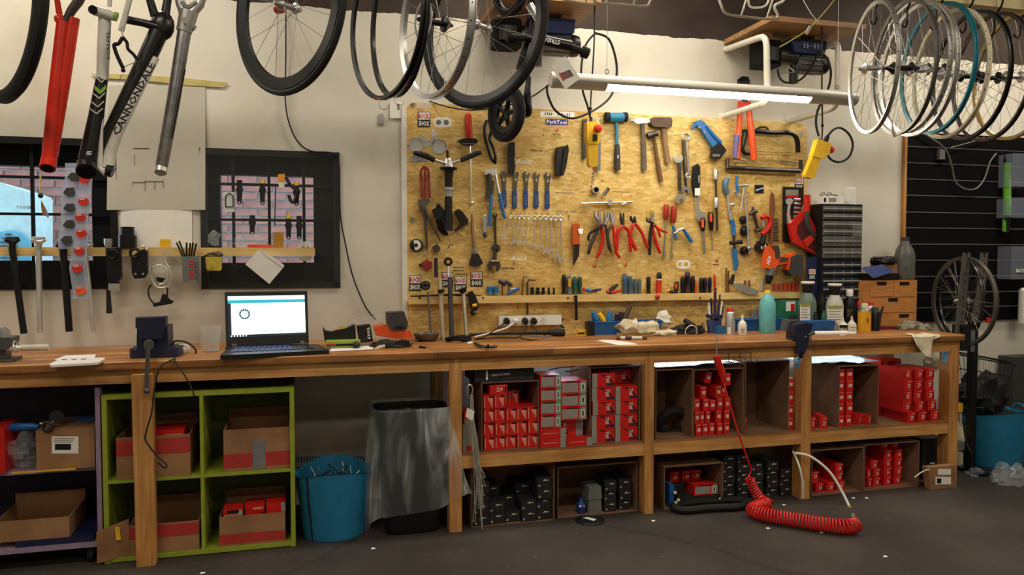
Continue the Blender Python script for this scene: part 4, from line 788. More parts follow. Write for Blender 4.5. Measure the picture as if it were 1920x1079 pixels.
# ring spanner cluster
t = tool('ratchet_spanner', 'large bright ring spanner hung with a ring at each end', 'spanner', 1290, 337); part('ring_end', M().ring(P(1286, 258, TY-.015), L(6.3, 1286, TY), .0075, (0, 1, 0), 20, 8), 'alloy', t); part('shank', T([(1287, 266), (1289, 300), (1290, 322)], [10, 7, 8], TY-.012, 8, flat=.6), 'alloy', t); part('small_ring', M().ring(P(1290, 330, TY-.012), L(4.2, 1290, TY), .006, (0, 1, 0), 16, 6), 'alloy', t)
t = tool('adjustable_wrench', 'adjustable wrench with a dark handle left of the bright ring spanner', 'wrench', 1275, 385); part('upper_jaw', G(jaw(1272, 297, 9, -80, .4), TY-.008, .012), 'chrome', t); part('handle', T([(1273, 305), (1274, 312), (1274, 350), (1275, 358)], [8, 10, 10, 8], TY-.004, 8, flat=.6), 'dark_steel', t); part('lower_jaw', G(jaw(1276, 373, 9.5, 70, .38), TY-.012, .014), 'alloy', t)
t = tool('open_spanner', 'open-ended spanner head peeking out behind the bright ring spanner', 'spanner', 1288, 372); part('jaw', G(jaw(1286, 356, 8.5, 80, .38), TY-.001, .010), 'steel', t); part('shank', T([(1280, 262), (1282, 300), (1286, 350)], [6, 7, 7], TY+.004, 6, flat=.6), 'dark_steel', t)
t = tool('pedal_wrench', 'pedal wrench with a black clasp handle and wide silver hook blade', 'wrench', 1314, 416); part('handle', G([(1301, 312), (1308, 307), (1313, 312), (1313, 345), (1309, 369), (1303, 369), (1299, 345)], TY-.02, .022), 'black_plastic', t); part('handle_inlay', G([(1309, 330), (1312, 328), (1312, 342), (1310, 344)], TY-.0225, .004), 'chrome', t); part('paper_tag', G(qrect(1303, 353, 1313, 367), TY-.0235, .002), 'white_paper', t); part('blade', G([(1304, 366), (1310, 366), (1311, 396), (1320, 398), (1324, 404), (1321, 414), (1316, 409), (1312, 410), (1314, 416), (1308, 412), (1305, 400)], TY-.008, .008), 'chrome', t)
t = tool('rivet_gun', 'bright blue hand riveter with a black lower grip', 'riveter', 1345, 298); part('nose', T([(1297, 242), (1302, 236), (1308, 229)], [5, 7, 8], TY-.012, 8), 'blue_grip', t); part('upper_arm', G([(1303, 229), (1315, 224), (1322, 230), (1350, 272), (1344, 280), (1338, 278), (1314, 240), (1308, 238)], TY-.025, .025), 'blue_grip', t); part('lower_arm', T([(1324, 236), (1340, 256), (1352, 268)], [5, 7, 8], TY-.03, 8), 'blue_grip', t); part('black_grip', G([(1336, 276), (1350, 266), (1363, 282), (1350, 298), (1334, 296), (1336, 286)], TY-.03, .03), 'black_plastic', t)
for px, py in ((1315, 228), (1311, 240), (1321, 248)): part('rivet', M().ball(P(px, py, TY-.026), .005, 8, 4), 'chrome', t)
part('printed_panel', G(qrect(1336, 289, 1350, 294), TY-.0315, .001), 'ink_grey', t)
t = tool('socket_extension', 'long thin socket extension rod with two knurled silver sleeves', 'extension bar', 1344, 434)
part('rod', T([(1342, 322), (1343, 375), (1345, 433)], [4, 4, 4.6], TY, 8), 'dark_steel', t)
for a_, b_ in (((1341.6, 318), (1341.8, 337)), ((1342.4, 371), (1342.8, 390))): part('sleeve', T([a_, (a_[0], a_[1]+3), b_], [7, 10, 10], TY-.004, 12), 'alloy', t)
# pliers -----------------------------------------------------------------
def pliers(label, hx, hy, px_, py_, h1, h2, jm='dark_steel', m1='red_plastic', m2='red_plastic', jw=8, hw=7, dy=0, kind='parallel'):
    Y = TY-.012-dy; t = tool('pliers', label, 'pliers', px_, max(h1[-1][1], h2[-1][1]), Y)
    part('jaw', T([(hx-jw*.3, hy), (hx-jw*.25, hy+(py_-hy)*.5), (px_, py_)], [jw*.4, jw*.8, jw*.9], Y, 8, flat=.7), jm, t); part('jaw', T([(hx+jw*.35, hy+1), (hx+jw*.3, hy+(py_-hy)*.5), (px_, py_)], [jw*.4, jw*.75, jw*.9], Y-.003, 8, flat=.7), jm, t)
    part('pivot', M().cyl(P(px_, py_, Y-.014), P(px_, py_, Y+.01), .009, 12), 'steel', t)
    for h, m_ in ((h1, m1), (h2, m2)): part('handle', T(cr_spline([(px_, py_)]+h, 3), [hw*.75]+[hw]*(len(cr_spline([(px_, py_)]+h, 3))-2)+[hw*.7], Y-.004, 8), m_, t)
    return t
pliers('grey water pump pliers with one black and one red handle, leftmost of the pliers', 1119, 395, 1124, 418, [(1116, 440), (1108, 458), (1103, 477)], [(1130, 440), (1128, 462), (1119, 484)], 'steel', 'dark_steel', 'red_plastic', 13, 7)
pliers('long grey locking pliers hung between the red-handled ones', 1137, 397, 1135, 420, [(1140, 450), (1146, 474)], [(1106, 438), (1104, 452)], 'steel', 'dark_steel', 'black_rubber', 11, 5.5, .012)
pliers('grey slip joint pliers with long dark and red tipped legs', 1148, 398, 1148, 420, [(1152, 445), (1155, 472), (1163, 484)], [(1139, 440), (1143, 470)], 'alloy', 'red_plastic', 'dark_steel', 10, 6, .02)
pliers('side cutters with pointed dark jaws and bright red handles', 1166, 399, 1168, 424, [(1159, 432), (1157, 455), (1155, 472)], [(1178, 432), (1184, 452), (1193, 470)], 'dark_steel', 'red_plastic', 'red_plastic', 9, 7.5)
pliers('cable shears with black jaws and widely spread red handles', 1186, 405, 1190, 418, [(1183, 432), (1181, 452), (1183, 473)], [(1203, 436), (1209, 452), (1215, 466)], 'black_metal', 'red_plastic', 'red_plastic', 11, 6.5)
pliers('needle nose pliers with one black and one red leg', 1223, 394, 1223, 418, [(1219, 440), (1218, 479)], [(1224, 432), (1230, 455), (1238, 476)], 'steel', 'black_rubber', 'red_plastic', 7, 6.5)
pliers('circlip pliers with short red splayed handles beside the red screwdrivers', 1215, 408, 1226, 420, [(1236, 430), (1252, 436)], [(1234, 432), (1238, 446)], 'dark_steel', 'red_plastic', 'red_plastic', 9, 5, .018)
for k, (x0, y0, x1, y1, x2, y2) in enumerate(((1249.6, 384, 1248.5, 412, 1245, 483), (1264, 386, 1262, 418, 1258.5, 486))):
    t = handled('nut_driver', ['hollow socket driver with a red handle, left of two alike', 'slotted screwdriver with a red handle, right of two alike'][k], x2, y2, [(x0, y0), (x0-.2, y0+5), (x1+.2, y1-4), (x1, y1)], [9, 11.5, 11, 7], mat('handle_red', (162, 52, 40), .35), [(x1, y1), (x2, y2-8)], 3.2, 'steel'); part('tip', T([(x2+.4, y2-12), (x2, y2)], [6, 6] if k == 0 else [4, 5.5], TY, 10), 'steel', t)
t = tool('chain_breaker', 'small chain tool with a bright blue handle right of the red screwdrivers', 'chain tool', 1280, 456); part('frame', T([(1262, 424), (1266, 436), (1268, 450)], [5, 6, 5], TY-.01, 8), 'blue_grip', t); part('spindle', T([(1264, 438), (1272, 432), (1281, 429)], [5, 6, 7], TY-.012, 8), 'chrome', t); part('handle', T([(1281, 430), (1288, 440), (1297, 454)], [6, 8, 8], TY-.01, 8), 'blue_grip', t)
t = tool('hex_key_set', 'orange hex key holder with a fan of dark keys', 'hex keys', 1081, 498); part('holder', G([(1074, 421), (1080, 419), (1087, 421), (1087, 458), (1074, 459)], TY-.015, .022), mat('holder_orange', (190, 84, 34), .4), t)
for k in range(4): part('hex_key', T([(1084+k*.6, 431+k*2.3), (1093-k*.4, 430.5+k*2.4)], 2.2, TY-.02, 6), 'chrome', t); part('hex_key', T([(1076.5+k*3, 458), (1076+k*2.8, 497-k*5)], 3, TY-.006, 6), 'dark_steel', t)
for k, (x0, y0, x1, y1, x2, y2, lab) in enumerate(((1317, 408, 1318, 434, 1321, 477, 'file with a black and orange handle hung under the pedal wrench'), (1332.5, 397, 1334, 433, 1336, 471, 'slim screwdriver with an orange-sided black handle left of the extension rod'))):
    t = handled('file_tool', lab, x2, y2, [(x0, y0), (x0, y0+4), (x0+.5, y0+16), (x1, y1)], [7, 11, 11, 6.5], 'black_plastic', [(x1, y1), (x2, y2)], [5, 4.5] if k == 0 else 2, 'steel', cat='file' if k == 0 else 'screwdriver'); part('handle_inlay', T([(x0+.4, y0+4), (x0+.8, y0+19)], 6, TY-.010, 8), 'orange_paint', t)
# right part of the board ---------------------------------------------------
t = tool('bolt_cutter', 'long bolt cutter with orange-red handles hanging in front of the hacksaw', 'bolt cutter', 1398, 301, TY-.05); YY = TY-.06
part('cutter_head', G([(1385, 148), (1392, 143), (1403, 144), (1407, 154), (1404, 162), (1386, 161)], YY-.01, .02), 'black_metal', t); part('neck', T([(1396, 158), (1396, 192)], [8, 11], YY, 8), 'dark_steel', t); part('link_plate', G([(1385, 190), (1408, 190), (1408, 200), (1399, 206), (1391, 210), (1384, 206)], YY-.014, .014), 'red_paint', t)
part('handle', T([(1388, 204), (1385, 250), (1381, 298)], [11, 10, 14], YY, 10), 'orange_paint', t); part('handle', T([(1404, 206), (1409, 250), (1414, 300)], [11, 13, 13], YY-.002, 10), 'orange_paint', t); part('grip', T([(1381.5, 253), (1378.5, 297)], 11, YY-.004, 10), mat('grip_violet', (104, 96, 140), .5), t)
t = tool('hacksaw', 'black D-frame hacksaw hung top right on the board', 'saw', 1443, 289); part('frame', T(cr_spline([(1393, 247), (1420, 247), (1450, 249), (1478, 249), (1490, 254), (1495, 266), (1496, 286)], 4), 9, TY-.01, 8), 'black_metal', t); part('handle', T([(1397, 247), (1394, 262), (1391, 280), (1396, 287), (1410, 287)], [10, 10, 9, 10, 9], TY-.01, 8), 'black_plastic', t); part('blade', T([(1408, 284), (1490, 287)], 3.4, TY-.008, 6, flat=.3), 'steel', t); part('front_grip', T(cr_spline([(1417, 244), (1424, 239), (1436, 239), (1441, 245)], 4), 4, TY-.01, 8), 'dark_grey', t)
t = tool('long_saw', 'long low dark saw frame hung below the hacksaw', 'saw', 1432, 323); part('spine', T([(1363, 315), (1430, 318), (1500, 321)], [9, 9, 9], TY-.005, 8), 'dark_steel', t); part('end_post', T([(1364, 296), (1363.5, 316)], [6, 8], TY-.005, 8), 'dark_steel', t); part('end_post', T([(1501, 300), (1501, 320)], [7, 8], TY-.005, 8), 'dark_steel', t); part('guide_rod', T([(1364, 299), (1400, 301)], 2.2, TY-.006, 6), 'steel', t); part('guide_rod', T([(1464, 302), (1501, 305)], 2.6, TY-.006, 6), 'dark_steel', t); part('wing_nut', T([(1377, 309), (1384, 305)], 2.4, TY-.014, 6), 'steel', t)
t = handled('ratchet_driver', 'grey and blue handled ratchet with a silver shaft, left of the spindle tools', 1371, 440, [(1364, 334), (1360, 340), (1360, 355), (1364, 364)], [8, 12, 12, 9], mat('grey_blue', (82, 112, 132), .4), [(1365, 364), (1366, 392), (1371, 412)], [6, 5, 9], 'chrome', cat='ratchet'); part('lower_handle', T([(1372, 412), (1375, 428), (1376, 441)], [9, 8, 9], TY-.004, 8), 'blue_grip', t); part('knuckle', M().ball(P(1373, 384, TY-.012), .014), 'chrome', t)
t = handled('blue_spindle_tool', 'long blue-handled spindle tool with a black knob, at lower centre right', 1379, 507, [(1377, 467), (1378, 480), (1380, 496), (1378, 507)], [10, 9, 10, 6], 'blue_grip', [(1376, 440), (1377, 468)], 5, 'dark_steel', cat='spindle tool'); part('cross_knob', T([(1369, 456), (1377, 455), (1391, 454)], [8, 6, 9], TY-.012, 8), 'black_plastic', t)
t = tool('crown_race_tool', 'silver T-bar puller with long thin legs and a blue lever', 'puller', 1402, 480); part('cross_bar', T([(1380, 349), (1403, 348)], 6, TY-.014, 10), 'chrome', t); part('blue_lever', T([(1382, 331), (1381, 345), (1384, 362)], [6, 5, 6], TY-.02, 8), 'blue_grip', t); part('leg', T([(1395, 350), (1392, 376), (1388, 400)], 3, TY-.012, 6), 'chrome', t); part('leg', T([(1396, 350), (1400, 400), (1405, 476)], [4, 4.5, 5], TY-.008, 8), 'chrome', t); part('leg', T([(1377, 360), (1388, 374)], 4, TY-.015, 6), 'chrome', t); part('foot_clamp', M().ball(P(1404, 466, TY-.012), .016, 10, 6), 'steel', t); part('side_bar', T([(1404, 467), (1424, 466)], 3, TY-.008, 6), 'dark_steel', t)
for k, (px, py, r) in enumerate(((1390, 413, 7), (1392, 434, 9), (1392, 471, 8))):
    solo('black_cup', M().lathe([(L(r, px, TY), 0), (L(r*1.1, px, TY), .015), (L(r*.95, px, TY), .035), (L(r*.5, px, TY), .035), (L(r*.5, px, TY), .02)], P(px, py, BY), (.5, -1, .1), 14), 'black_plastic', ['small black adapter cup, upper of three beside the puller leg', 'wide black adapter cup, middle of three beside the puller leg', 'black adapter cup, lowest of three beside the puller leg'][k], 'adapter')
t = tool('tap_holder', 'dark wing-shaped tap holder left of the red pipe cutter', 'tap', 1415, 436); part('wing', T([(1406, 402), (1412, 398), (1420, 396)], [6, 11, 6], TY-.01, 8), 'dark_steel', t); part('shank', T([(1411, 388), (1413, 400), (1421, 430)], [4, 7, 5], TY-.008, 8), 'dark_steel', t); part('die', T([(1416, 434), (1425, 430)], [8, 9], TY-.008, 8), 'dark_steel', t)
t = tool('pipe_cutter', 'red C-shaped pipe cutter with a black handle', 'pipe cutter', 1429, 473); part('frame', T(cr_spline([(1428, 410), (1436, 406), (1444, 412), (1443, 424), (1436, 434), (1429, 440)], 4), 8.5, TY-.014, 8), 'red_plastic', t); part('roller', T([(1430, 414), (1431, 426)], 6, TY-.012, 8), 'chrome', t); part('handle', T([(1432, 436), (1431, 446), (1428, 458)], [7, 11, 12], TY-.012, 8), 'black_plastic', t); part('handle_block', G([(1418, 462), (1424, 452), (1440, 458), (1438, 468), (1428, 474), (1420, 470)], TY-.026, .03), 'black_plastic', t); part('printed_panel', M().text('|-|', P(1432, 463, TY-.0285), (.8, 0, .35), (-.35, 0, .8), L(6, 1430, TY), L(11, 1430, TY)), 'ink_white', t)
t = tool('wire_brush', 'wooden wire brush with dark bristles, right of the red pipe cutter', 'brush', 1452, 456); part('wood_back', G([(1446, 366), (1449, 361), (1452, 366), (1454, 392), (1451, 410), (1450, 455), (1444, 455), (1446, 410), (1445, 390)], TY-.012, .016), 'brown_wood', t)
for k in range(11): part('bristle_row', T([(1450, 412+k*4), (1459, 411+k*4)], 2.6, TY-.006, 5), 'black_rubber', t)
t = tool('socket_set', 'black card with a chrome ratchet and column of sockets', 'socket set', 1487, 456); part('backing_card', G([(1469, 350), (1507, 352), (1507, 380), (1500, 400), (1486, 452), (1476, 456), (1469, 452)], TY-.002, .012), 'black_plastic', t); part('header', G(qrect(1473, 356, 1497, 366), TY-.0035, .002), 'alloy', t); part('header_stripe', G(qrect(1473, 366, 1497, 370), TY-.0035, .002), 'red_plastic', t); part('ratchet_head', M().cyl(P(1480, 378, TY-.004), P(1480, 378, TY-.024), L(6.5, 1480, TY), 16), 'chrome', t); part('ratchet_handle', T([(1480, 384), (1478, 400), (1480, 420)], [6, 6, 9], TY-.012, 8), 'chrome', t)
for k in range(5): part('socket', T([(1488, 374+k*8), (1500, 375+k*8)], 6, TY-.010, 10), 'alloy', t)
t = tool('dustpan', 'red dustpan with a grey grip hanging at the right end of the board', 'dustpan', 1510, 482, TY-.03); YY = TY-.05
part('handle', T([(1513, 366), (1513, 385), (1512, 402)], [13, 13, 12], YY, 10), 'red_plastic', t); part('pan', G([(1506, 396), (1490, 412), (1481, 420), (1484, 440), (1489, 455), (1536, 481), (1535, 452), (1528, 425), (1516, 400)], YY-.004, .03), 'red_plastic', t); part('pan_hollow', G([(1508, 410), (1496, 424), (1495, 438), (1508, 458), (1530, 474), (1528, 450), (1520, 424)], YY-.0065, .003), mat('pan_dark', (72, 22, 24), .5), t); part('grip', T([(1513, 398), (1512, 415), (1518, 432), (1528, 444)], [8, 10, 10, 8], YY-.012, 8), 'dark_grey', t); part('pan_ridge', G([(1506, 452), (1522, 440), (1528, 448), (1514, 464)], YY-.012, .01), 'red_paint', t)
t = tool('cordless_drill', 'orange and black cordless drill hanging chuck down', 'drill', 1440, 536, TY-.04); YY = TY-.06
part('motor_body', G([(1442, 464), (1450, 460), (1461, 464), (1464, 484), (1456, 500), (1453, 506), (1436, 503), (1438, 486)], YY-.02, .06), 'orange_paint', t); part('rear_cap', G([(1446, 461), (1460, 461), (1463, 474), (1462, 484), (1455, 484), (1454, 470)], YY-.026, .07), 'dark_grey', t); part('torque_ring', T([(1445, 502), (1443, 517)], [19, 17], YY+.01, 14), 'grey_plastic', t); part('chuck', T([(1443, 516), (1441, 524), (1440, 533)], [16, 14, 10], YY+.01, 14), 'black_plastic', t)
part('grip', G([(1458, 480), (1478, 482), (1488, 476), (1494, 484), (1484, 493), (1466, 496), (1456, 500)], YY-.012, .045), 'orange_paint', t); part('grip_pad', G([(1460, 482), (1478, 484), (1484, 480), (1486, 486), (1470, 491), (1460, 490)], YY-.016, .052), 'dark_grey', t); part('battery', G([(1484, 482), (1496, 477), (1506, 480), (1507, 508), (1502, 517), (1486, 518), (1480, 510)], YY-.025, .075), 'dark_grey', t); part('battery_clip', G([(1480, 478), (1490, 474), (1494, 482), (1486, 488), (1484, 510), (1478, 506)], YY-.02, .06), 'orange_paint', t); part('trigger', G([(1462, 494), (1468, 494), (1464, 500), (1459, 501)], YY-.008, .03), 'black_plastic', t); part('printed_name', M().text('AEG', P(1441.5, 489, YY-.0215), (.25, 0, 1), (-1, 0, .25), L(7, 1441, YY), L(16, 1441, YY), .03), 'ink_white', t)
# things standing in the rail ------------------------------------------------
RYY = RY+.030
def stand(name, label, px, ytop, w_, m_, lean=0, band=None, cat='screwdriver', ybot=551, group='handles standing in the tool rail', shaft=24):
    t = tool(name, label, cat, px, 552, RYY, group); h = ybot-ytop
    part('handle', T([(px+lean, ytop), (px+lean*.9, ytop+h*.12), (px+lean*.5, ytop+h*.5), (px+lean*.2, ytop+h*.8), (px, ybot)], [w_*.6, w_, w_, w_*.8, w_*.95], RYY, 10), m_, t)
    if band: part('handle_band', T([(px+lean*.6, ytop+h*.2), (px+lean*.3, ytop+h*.62)], [w_*.7, w_*.5], RYY-.012, 8), band, t)
    if shaft: part('shaft', T([(px, ybot), (px, ybot+shaft)], 2.2, RYY, 6), 'steel', t)
mat('steel_blue', (62, 92, 116), .45); mat('plum', (78, 46, 60), .4)
for a_ in (('stubby_driver', 'round blue knob handle, left of a pair at the rail left end', 918, 537, 11, 'blue_grip'), ('stubby_driver', 'round blue knob handle, right of a pair at the rail left end', 929.5, 537, 11, 'blue_grip'), ('screwdriver', 'black screwdriver handle left of the yellow and grey one', 1057.5, 515, 8.5, 'black_plastic'), ('screwdriver', 'grey screwdriver handle with a yellow crown', 1067.7, 517, 9.5, 'grey_plastic', 0, 'yellow_plastic'), ('screwdriver', 'dark green screwdriver handle next to the yellow-crowned one', 1077.6, 519, 8.5, 'green_plastic'), ('screwdriver', 'dark green screwdriver handle, right one of the two green', 1087, 519, 8.5, mat('green_dark', (34, 70, 58), .45)),
           ('screwdriver', 'fat steel-blue screwdriver handle, tallest of four blue ones', 1171.6, 514, 10.5, 'steel_blue'), ('screwdriver', 'steel-blue screwdriver handle, second of four from the left', 1181.5, 518, 9, 'steel_blue'), ('screwdriver', 'small steel-blue screwdriver handle, third of four from the left', 1190.5, 523, 7, 'steel_blue'), ('screwdriver', 'grey-green screwdriver handle, rightmost of the four bluish ones', 1199, 523, 7.5, mat('grey_green', (88, 100, 92), .5)), ('screwdriver', 'lone black screwdriver handle left of the red voltage tester', 1216, 519, 8, 'black_plastic'),
           ('screwdriver', 'short black screwdriver handle with orange sides', 1267, 528, 9, 'black_plastic', 2, 'orange_paint'), ('screwdriver', 'black screwdriver handle left of the plum one', 1280, 519, 8.5, 'black_plastic'), ('screwdriver', 'tall plum and black screwdriver handle', 1289, 509, 10.5, 'plum', 0, 'black_plastic'), ('screwdriver', 'black screwdriver handle right of the plum one', 1298, 518, 8.5, 'black_plastic', 1), ('screwdriver', 'small clear orange screwdriver handle', 1304.8, 526, 5, 'orange_paint'), ('screwdriver', 'black screwdriver handle, first of three near the pen cup', 1314.6, 521, 7.5, 'black_plastic'), ('screwdriver', 'black screwdriver handle, second of three near the pen cup', 1321.8, 521, 7.5, 'black_plastic'), ('screwdriver', 'black screwdriver handle, third of three near the pen cup', 1330.7, 520, 7.5, 'black_plastic'), ('screwdriver', 'thin red screwdriver handle at the right end of the row', 1340, 515, 4.5, 'red_paint')): stand(*a_)
t = tool('voltage_tester', 'red driver with a black domed top standing in the rail', 'driver', 1235.5, 552, RYY); part('handle', T([(1236, 524), (1235.5, 530), (1235, 542), (1235.5, 549)], [9, 11, 9, 12], RYY, 12), 'red_paint', t); part('cap', T([(1236, 511), (1236, 514), (1236, 524)], [6, 9, 9.5], RYY, 12), 'black_plastic', t); part('band', T([(1236, 523), (1236, 525.5)], 10, RYY, 12), 'white_plastic', t)
for k, (px, py, m_) in enumerate(((1453, 531, 0), (1462, 531, 0), (1471, 530, 0), (1479, 530, 0), (1487, 529, 0), (1494, 529, 0))):
    stand('tyre_lever', od[k].capitalize()+' red tyre lever from the left under the drill', px, py, 6, mat('lever_red', (206, 70, 48), .4), 0, None, 'tyre lever', 546, 'red tyre levers in the rail', 0)
for k, (px, h, w_) in enumerate(((998, 540, 7), (1008.5, 540, 7), (1018.5, 540, 6.5), (1029, 540, 4.5), (1038.5, 540, 4.5))):
    solo('impact_socket', M().lathe([(L(w_/2, px, RYY), 0), (L(w_/2, px, RYY), .02), (L(w_*.42, px, RYY), .022), (L(w_*.42, px, RYY), L(13, px, RYY)), (L(w_*.25, px, RYY), L(13, px, RYY))], P(px, 552.4, RYY), (0, 0, 1), 12), 'black_metal', 'black socket on the rail, '+od[k]+' of five from the left', 'socket', 'black sockets on the rail')
for k, pts in enumerate(([(991.5, 520), (984, 518), (981, 522), (979, 552), (979, 556)], [(1004, 525), (992, 525), (989, 530), (989, 556), (989, 590)])):
    solo('hex_key', T(pts, 3.2+k*.6, RYY, 6), 'dark_steel' if k else mat('bronze', (122, 100, 70), .45, .7), ['bronze L-shaped hex key hooked in the rail', 'black L-shaped hex key hooked in the rail beside the bronze one'][k], 'hex key')
for k, (px, py, m_) in enumerate(((941, 531, 'navy'), (953, 532, 'dark_grey'))):
    t = tool('t_handle_key', ['dark blue T-handle hex key right of the round blue knobs', 'grey T-handle hex key right of the dark blue one'][k], 'hex key', px+1, 556, RYY); part('cross_grip', T([(px-6, py-4), (px, py-1), (px+7, py+4)], [6, 8, 6], RYY-.01, 8), m_, t); part('shaft', T([(px+1, py), (px+1, 556)], 2.6, RYY, 6), 'bronze', t)
t = tool('blue_clip_tool', 'blue and silver clip tool lying on the rail', 'clip', 963, 550, RYY); part('body', T([(951, 550), (962, 547), (973, 541)], [6, 7, 6], RYY-.012, 8), 'blue_plastic', t); part('arm', T([(958, 543), (966, 541)], 3, RYY-.014, 6), 'chrome', t)
for k, (pts, w_, m_, m2, lab) in enumerate((([(1093, 543), (1105, 545), (1118, 547)], 7, 'blue_grip', 'red_plastic', 'blue and red driver lying on the rail right of the green handles'), ([(1104, 547), (1116, 545), (1127, 543)], 6, 'navy', 'blue_grip', 'navy driver crossing the blue and red one on the rail'), ([(1138, 549), (1150, 540), (1158, 534)], 8, 'black_plastic', 'red_plastic', 'black driver leaning on the rail with a red collar'), ([(1142, 550), (1154, 548), (1165, 545)], 6, 'red_plastic', 'navy', 'red driver lying flat on the rail left of the blue handles'))):
    t = tool('lying_driver', lab, 'driver', pts[1][0], 552, RY); part('handle', T(pts, [w_*.8, w_, w_*.7], RYY-.012-.010*(k % 2), 8), m_, t); part('collar', T([pts[0], ((pts[0][0]*2+pts[1][0])/3, (pts[0][1]*2+pts[1][1])/3)], w_*1.02, RYY-.012-.010*(k % 2), 8), m2, t)
solo('small_bulb', M().ball(P(1254, 546, RYY), .012), 'yellow_plastic', 'tiny yellow knob on the rail right of the voltage tester', 'knob'); solo('dark_cap', T([(1256, 548), (1268, 548)], 6, RY+.01, 8), 'black_plastic', 'low dark cap lying on the rail beside the yellow knob', 'cap')
for k, (px, y0, m_) in enumerate(((1361, 502, 'bronze'), (1365, 508, mat('copper', (150, 84, 50), .4, .7)), (1396, 526, 'brown_wood'), (1404, 526, 'brown_wood'))): solo('punch', T([(px+1, y0), (px, 552)], 3 if k < 2 else 4.5, RYY, 8), m_, ['tall bronze punch standing in the rail', 'copper punch standing right of the bronze one', 'short brown dowel left of another in the rail', 'short brown dowel right of another in the rail'][k], 'punch')
t = tool('sealant_tube', 'crumpled silver foil tube lying across the rail', 'tube', 1397, 553, RY-.02); part('foil_body', M().poly([P(px, py, RY-.012) for px, py in ((1370, 533), (1386, 531), (1402, 537), (1421, 545), (1423, 548), (1418, 553), (1404, 553), (1385, 545))], (0, .02, 0)), 'foil', t); part('cap', T([(1370, 533), (1374, 521), (1375, 515)], [10, 7, 6], RY, 8), 'black_metal', t)
solo('marker', T([(1427, 545), (1431, 522)], [7, 5], RYY, 8), 'alloy', 'silver bit holder standing beside the drill chuck', 'bit holder')
# hanging under the rail
solo('thickness_gauge', T([(1079, 555, RY-.004), (1080, 560, RY-.01), (1080.5, 601, RY-.008)], [7, 5.5, 5.5], RY-.008, 6), 'black_metal', 'black feeler gauge hanging below the rail over the blue bin', 'gauge'); t = tool('red_knob_awl', 'awl with a round red knob pushed through the rail', 'awl', 1233, 585, RY-.012); part('knob', M().ball(P(1233, 557, RY-.010), .0165), 'red_plastic', t); part('needle', T([(1233, 561), (1233, 584)], 1.8, RY-.008, 6), 'steel', t)
for k, (px, y1) in enumerate(((917, 615), (928, 612), (945, 590), (953, 588), (966, 592), (1067, 585), (1094, 590), (1101, 584), (1114, 586), (1126, 590), (1172, 588), (1286, 590), (1057, 600))):
    pass
# tubes leaning on the board -------------------------------------------------
for k, (pts, ws, m_, lab) in enumerate((([(824.5, 522, -.09), (831, 641, -.16)], [9, 9], mat('tube_beige', (176, 160, 132), .4, .4), 'beige metal tube with a black tape grip leaning on the board'), ([(843.5, 520, -.09), (847, 632, -.15)], [9.5, 9.5], 'dark_grey', 'dark tube with a ring-headed tool standing in it'), ([(868.5, 546, -.09), (875, 634, -.16)], [8, 8], mat('tube_silver', (176, 166, 146), .35, .7), 'silver tube leaning right of the dark one with a black head'))):
    t = thing('leaning_tube', lab, 'tube', P(pts[1][0], pts[1][1], pts[1][2]), 'tubes leaning against the tool board'); part('tube', T(pts, ws, -.1, 12), m_, t)
    if k == 0: part('tape_grip', T([(817, 484, -.07), (818, 520, -.088)], [6.5, 8], -.09, 10), 'black_rubber', t); part('clamp_band', T([(826, 543, -.12), (827, 549, -.12)], 13, -.12, 10), 'black_plastic', t)
    if k == 1: part('ring_head', M().ring(P(840.5, 491, -.07), L(6, 840, -.07), .008, (0, 1, 0), 18, 8), 'black_metal', t); part('ring_stem', T([(840.5, 500, -.075), (841.5, 522, -.088)], [4, 6], -.08, 8), 'alloy', t)
    if k == 2: part('head', T([(866, 541, -.10), (869, 549, -.10)], [16, 12], -.10, 12), 'black_metal', t)
t = thing('wheel_spoke_tool', 'slim rod with a round black head standing in a metal bowl', 'rod tool', P(807, 622, -.16)); part('rod', T([(802, 548, -.10), (808, 625, -.17)], [3.6, 4.2], -.1, 8), 'dark_steel', t); part('round_head', M().cyl(P(798, 536, -.09), P(798, 536, -.13), L(9, 798, -.1), 18), 'black_plastic', t); part('head_ring', M().ring(P(798, 536, -.131), L(5, 798, -.1), .003, (0, 1, 0), 14, 5), 'dark_steel', t)
t = thing('shears', 'black and yellow tin snips hooked on the rail right of the tubes', 'snips', P(890, 590, RY-.03)); part('blade', G([(878, 549), (886, 546), (892, 556), (898, 572), (895, 582), (887, 586), (882, 572)], RY-.03, .03), 'black_plastic', t); part('yellow_grip', T([(886, 574), (894, 572)], 6, RY-.036, 8), 'yellow_plastic', t); part('jaw', T([(884, 584), (886, 590), (893, 588)], [7, 7, 5], RY-.02, 8), 'black_metal', t)
t = thing('long_black_rod', 'black handle rod lying along the top of the rail', 'rod', P(860, 555, RY+.01)); part('rod', T([(769, 556), (850, 553), (902, 555)], [3, 4.5, 3.5], RY+.012, 8), 'black_metal', t)
# ------------------------------------------------------------------ things on the worktop
from mathutils import noise as NZ
def LA(px, Y, prof, n=16, floor=None, M_=None):
    """turned shape: prof = (half width px, y px) from the bottom up, standing upright at distance Y"""
    m = M_ or M(); c = P(px, 500, Y); pts = []
    for i, (hw, y) in enumerate(prof):
        z = P(px, y, Y).z
        if floor is not None and i == 0: z = floor
        pts.append((L(hw, px, Y), z))
    return m.lathe([(r, z-pts[0][1]) for r, z in pts], (c.x, Y, pts[0][1]), (0, 0, 1), n)
def BX(x0, y0, x1, y1, Y, depth, floor=None, M_=None):
    """upright box whose front face covers the pixel rectangle at distance Y"""
    m = M_ or M(); a = P(x0, (y0+y1)/2, Y).x; b = P(x1, (y0+y1)/2, Y).x; zm = (x0+x1)/2
    zt_ = P(zm, y0, Y).z; zb = P(zm, y1, Y).z if floor is None else floor
    return m.lohi((a, Y, zb), (b, Y+depth, zt_))
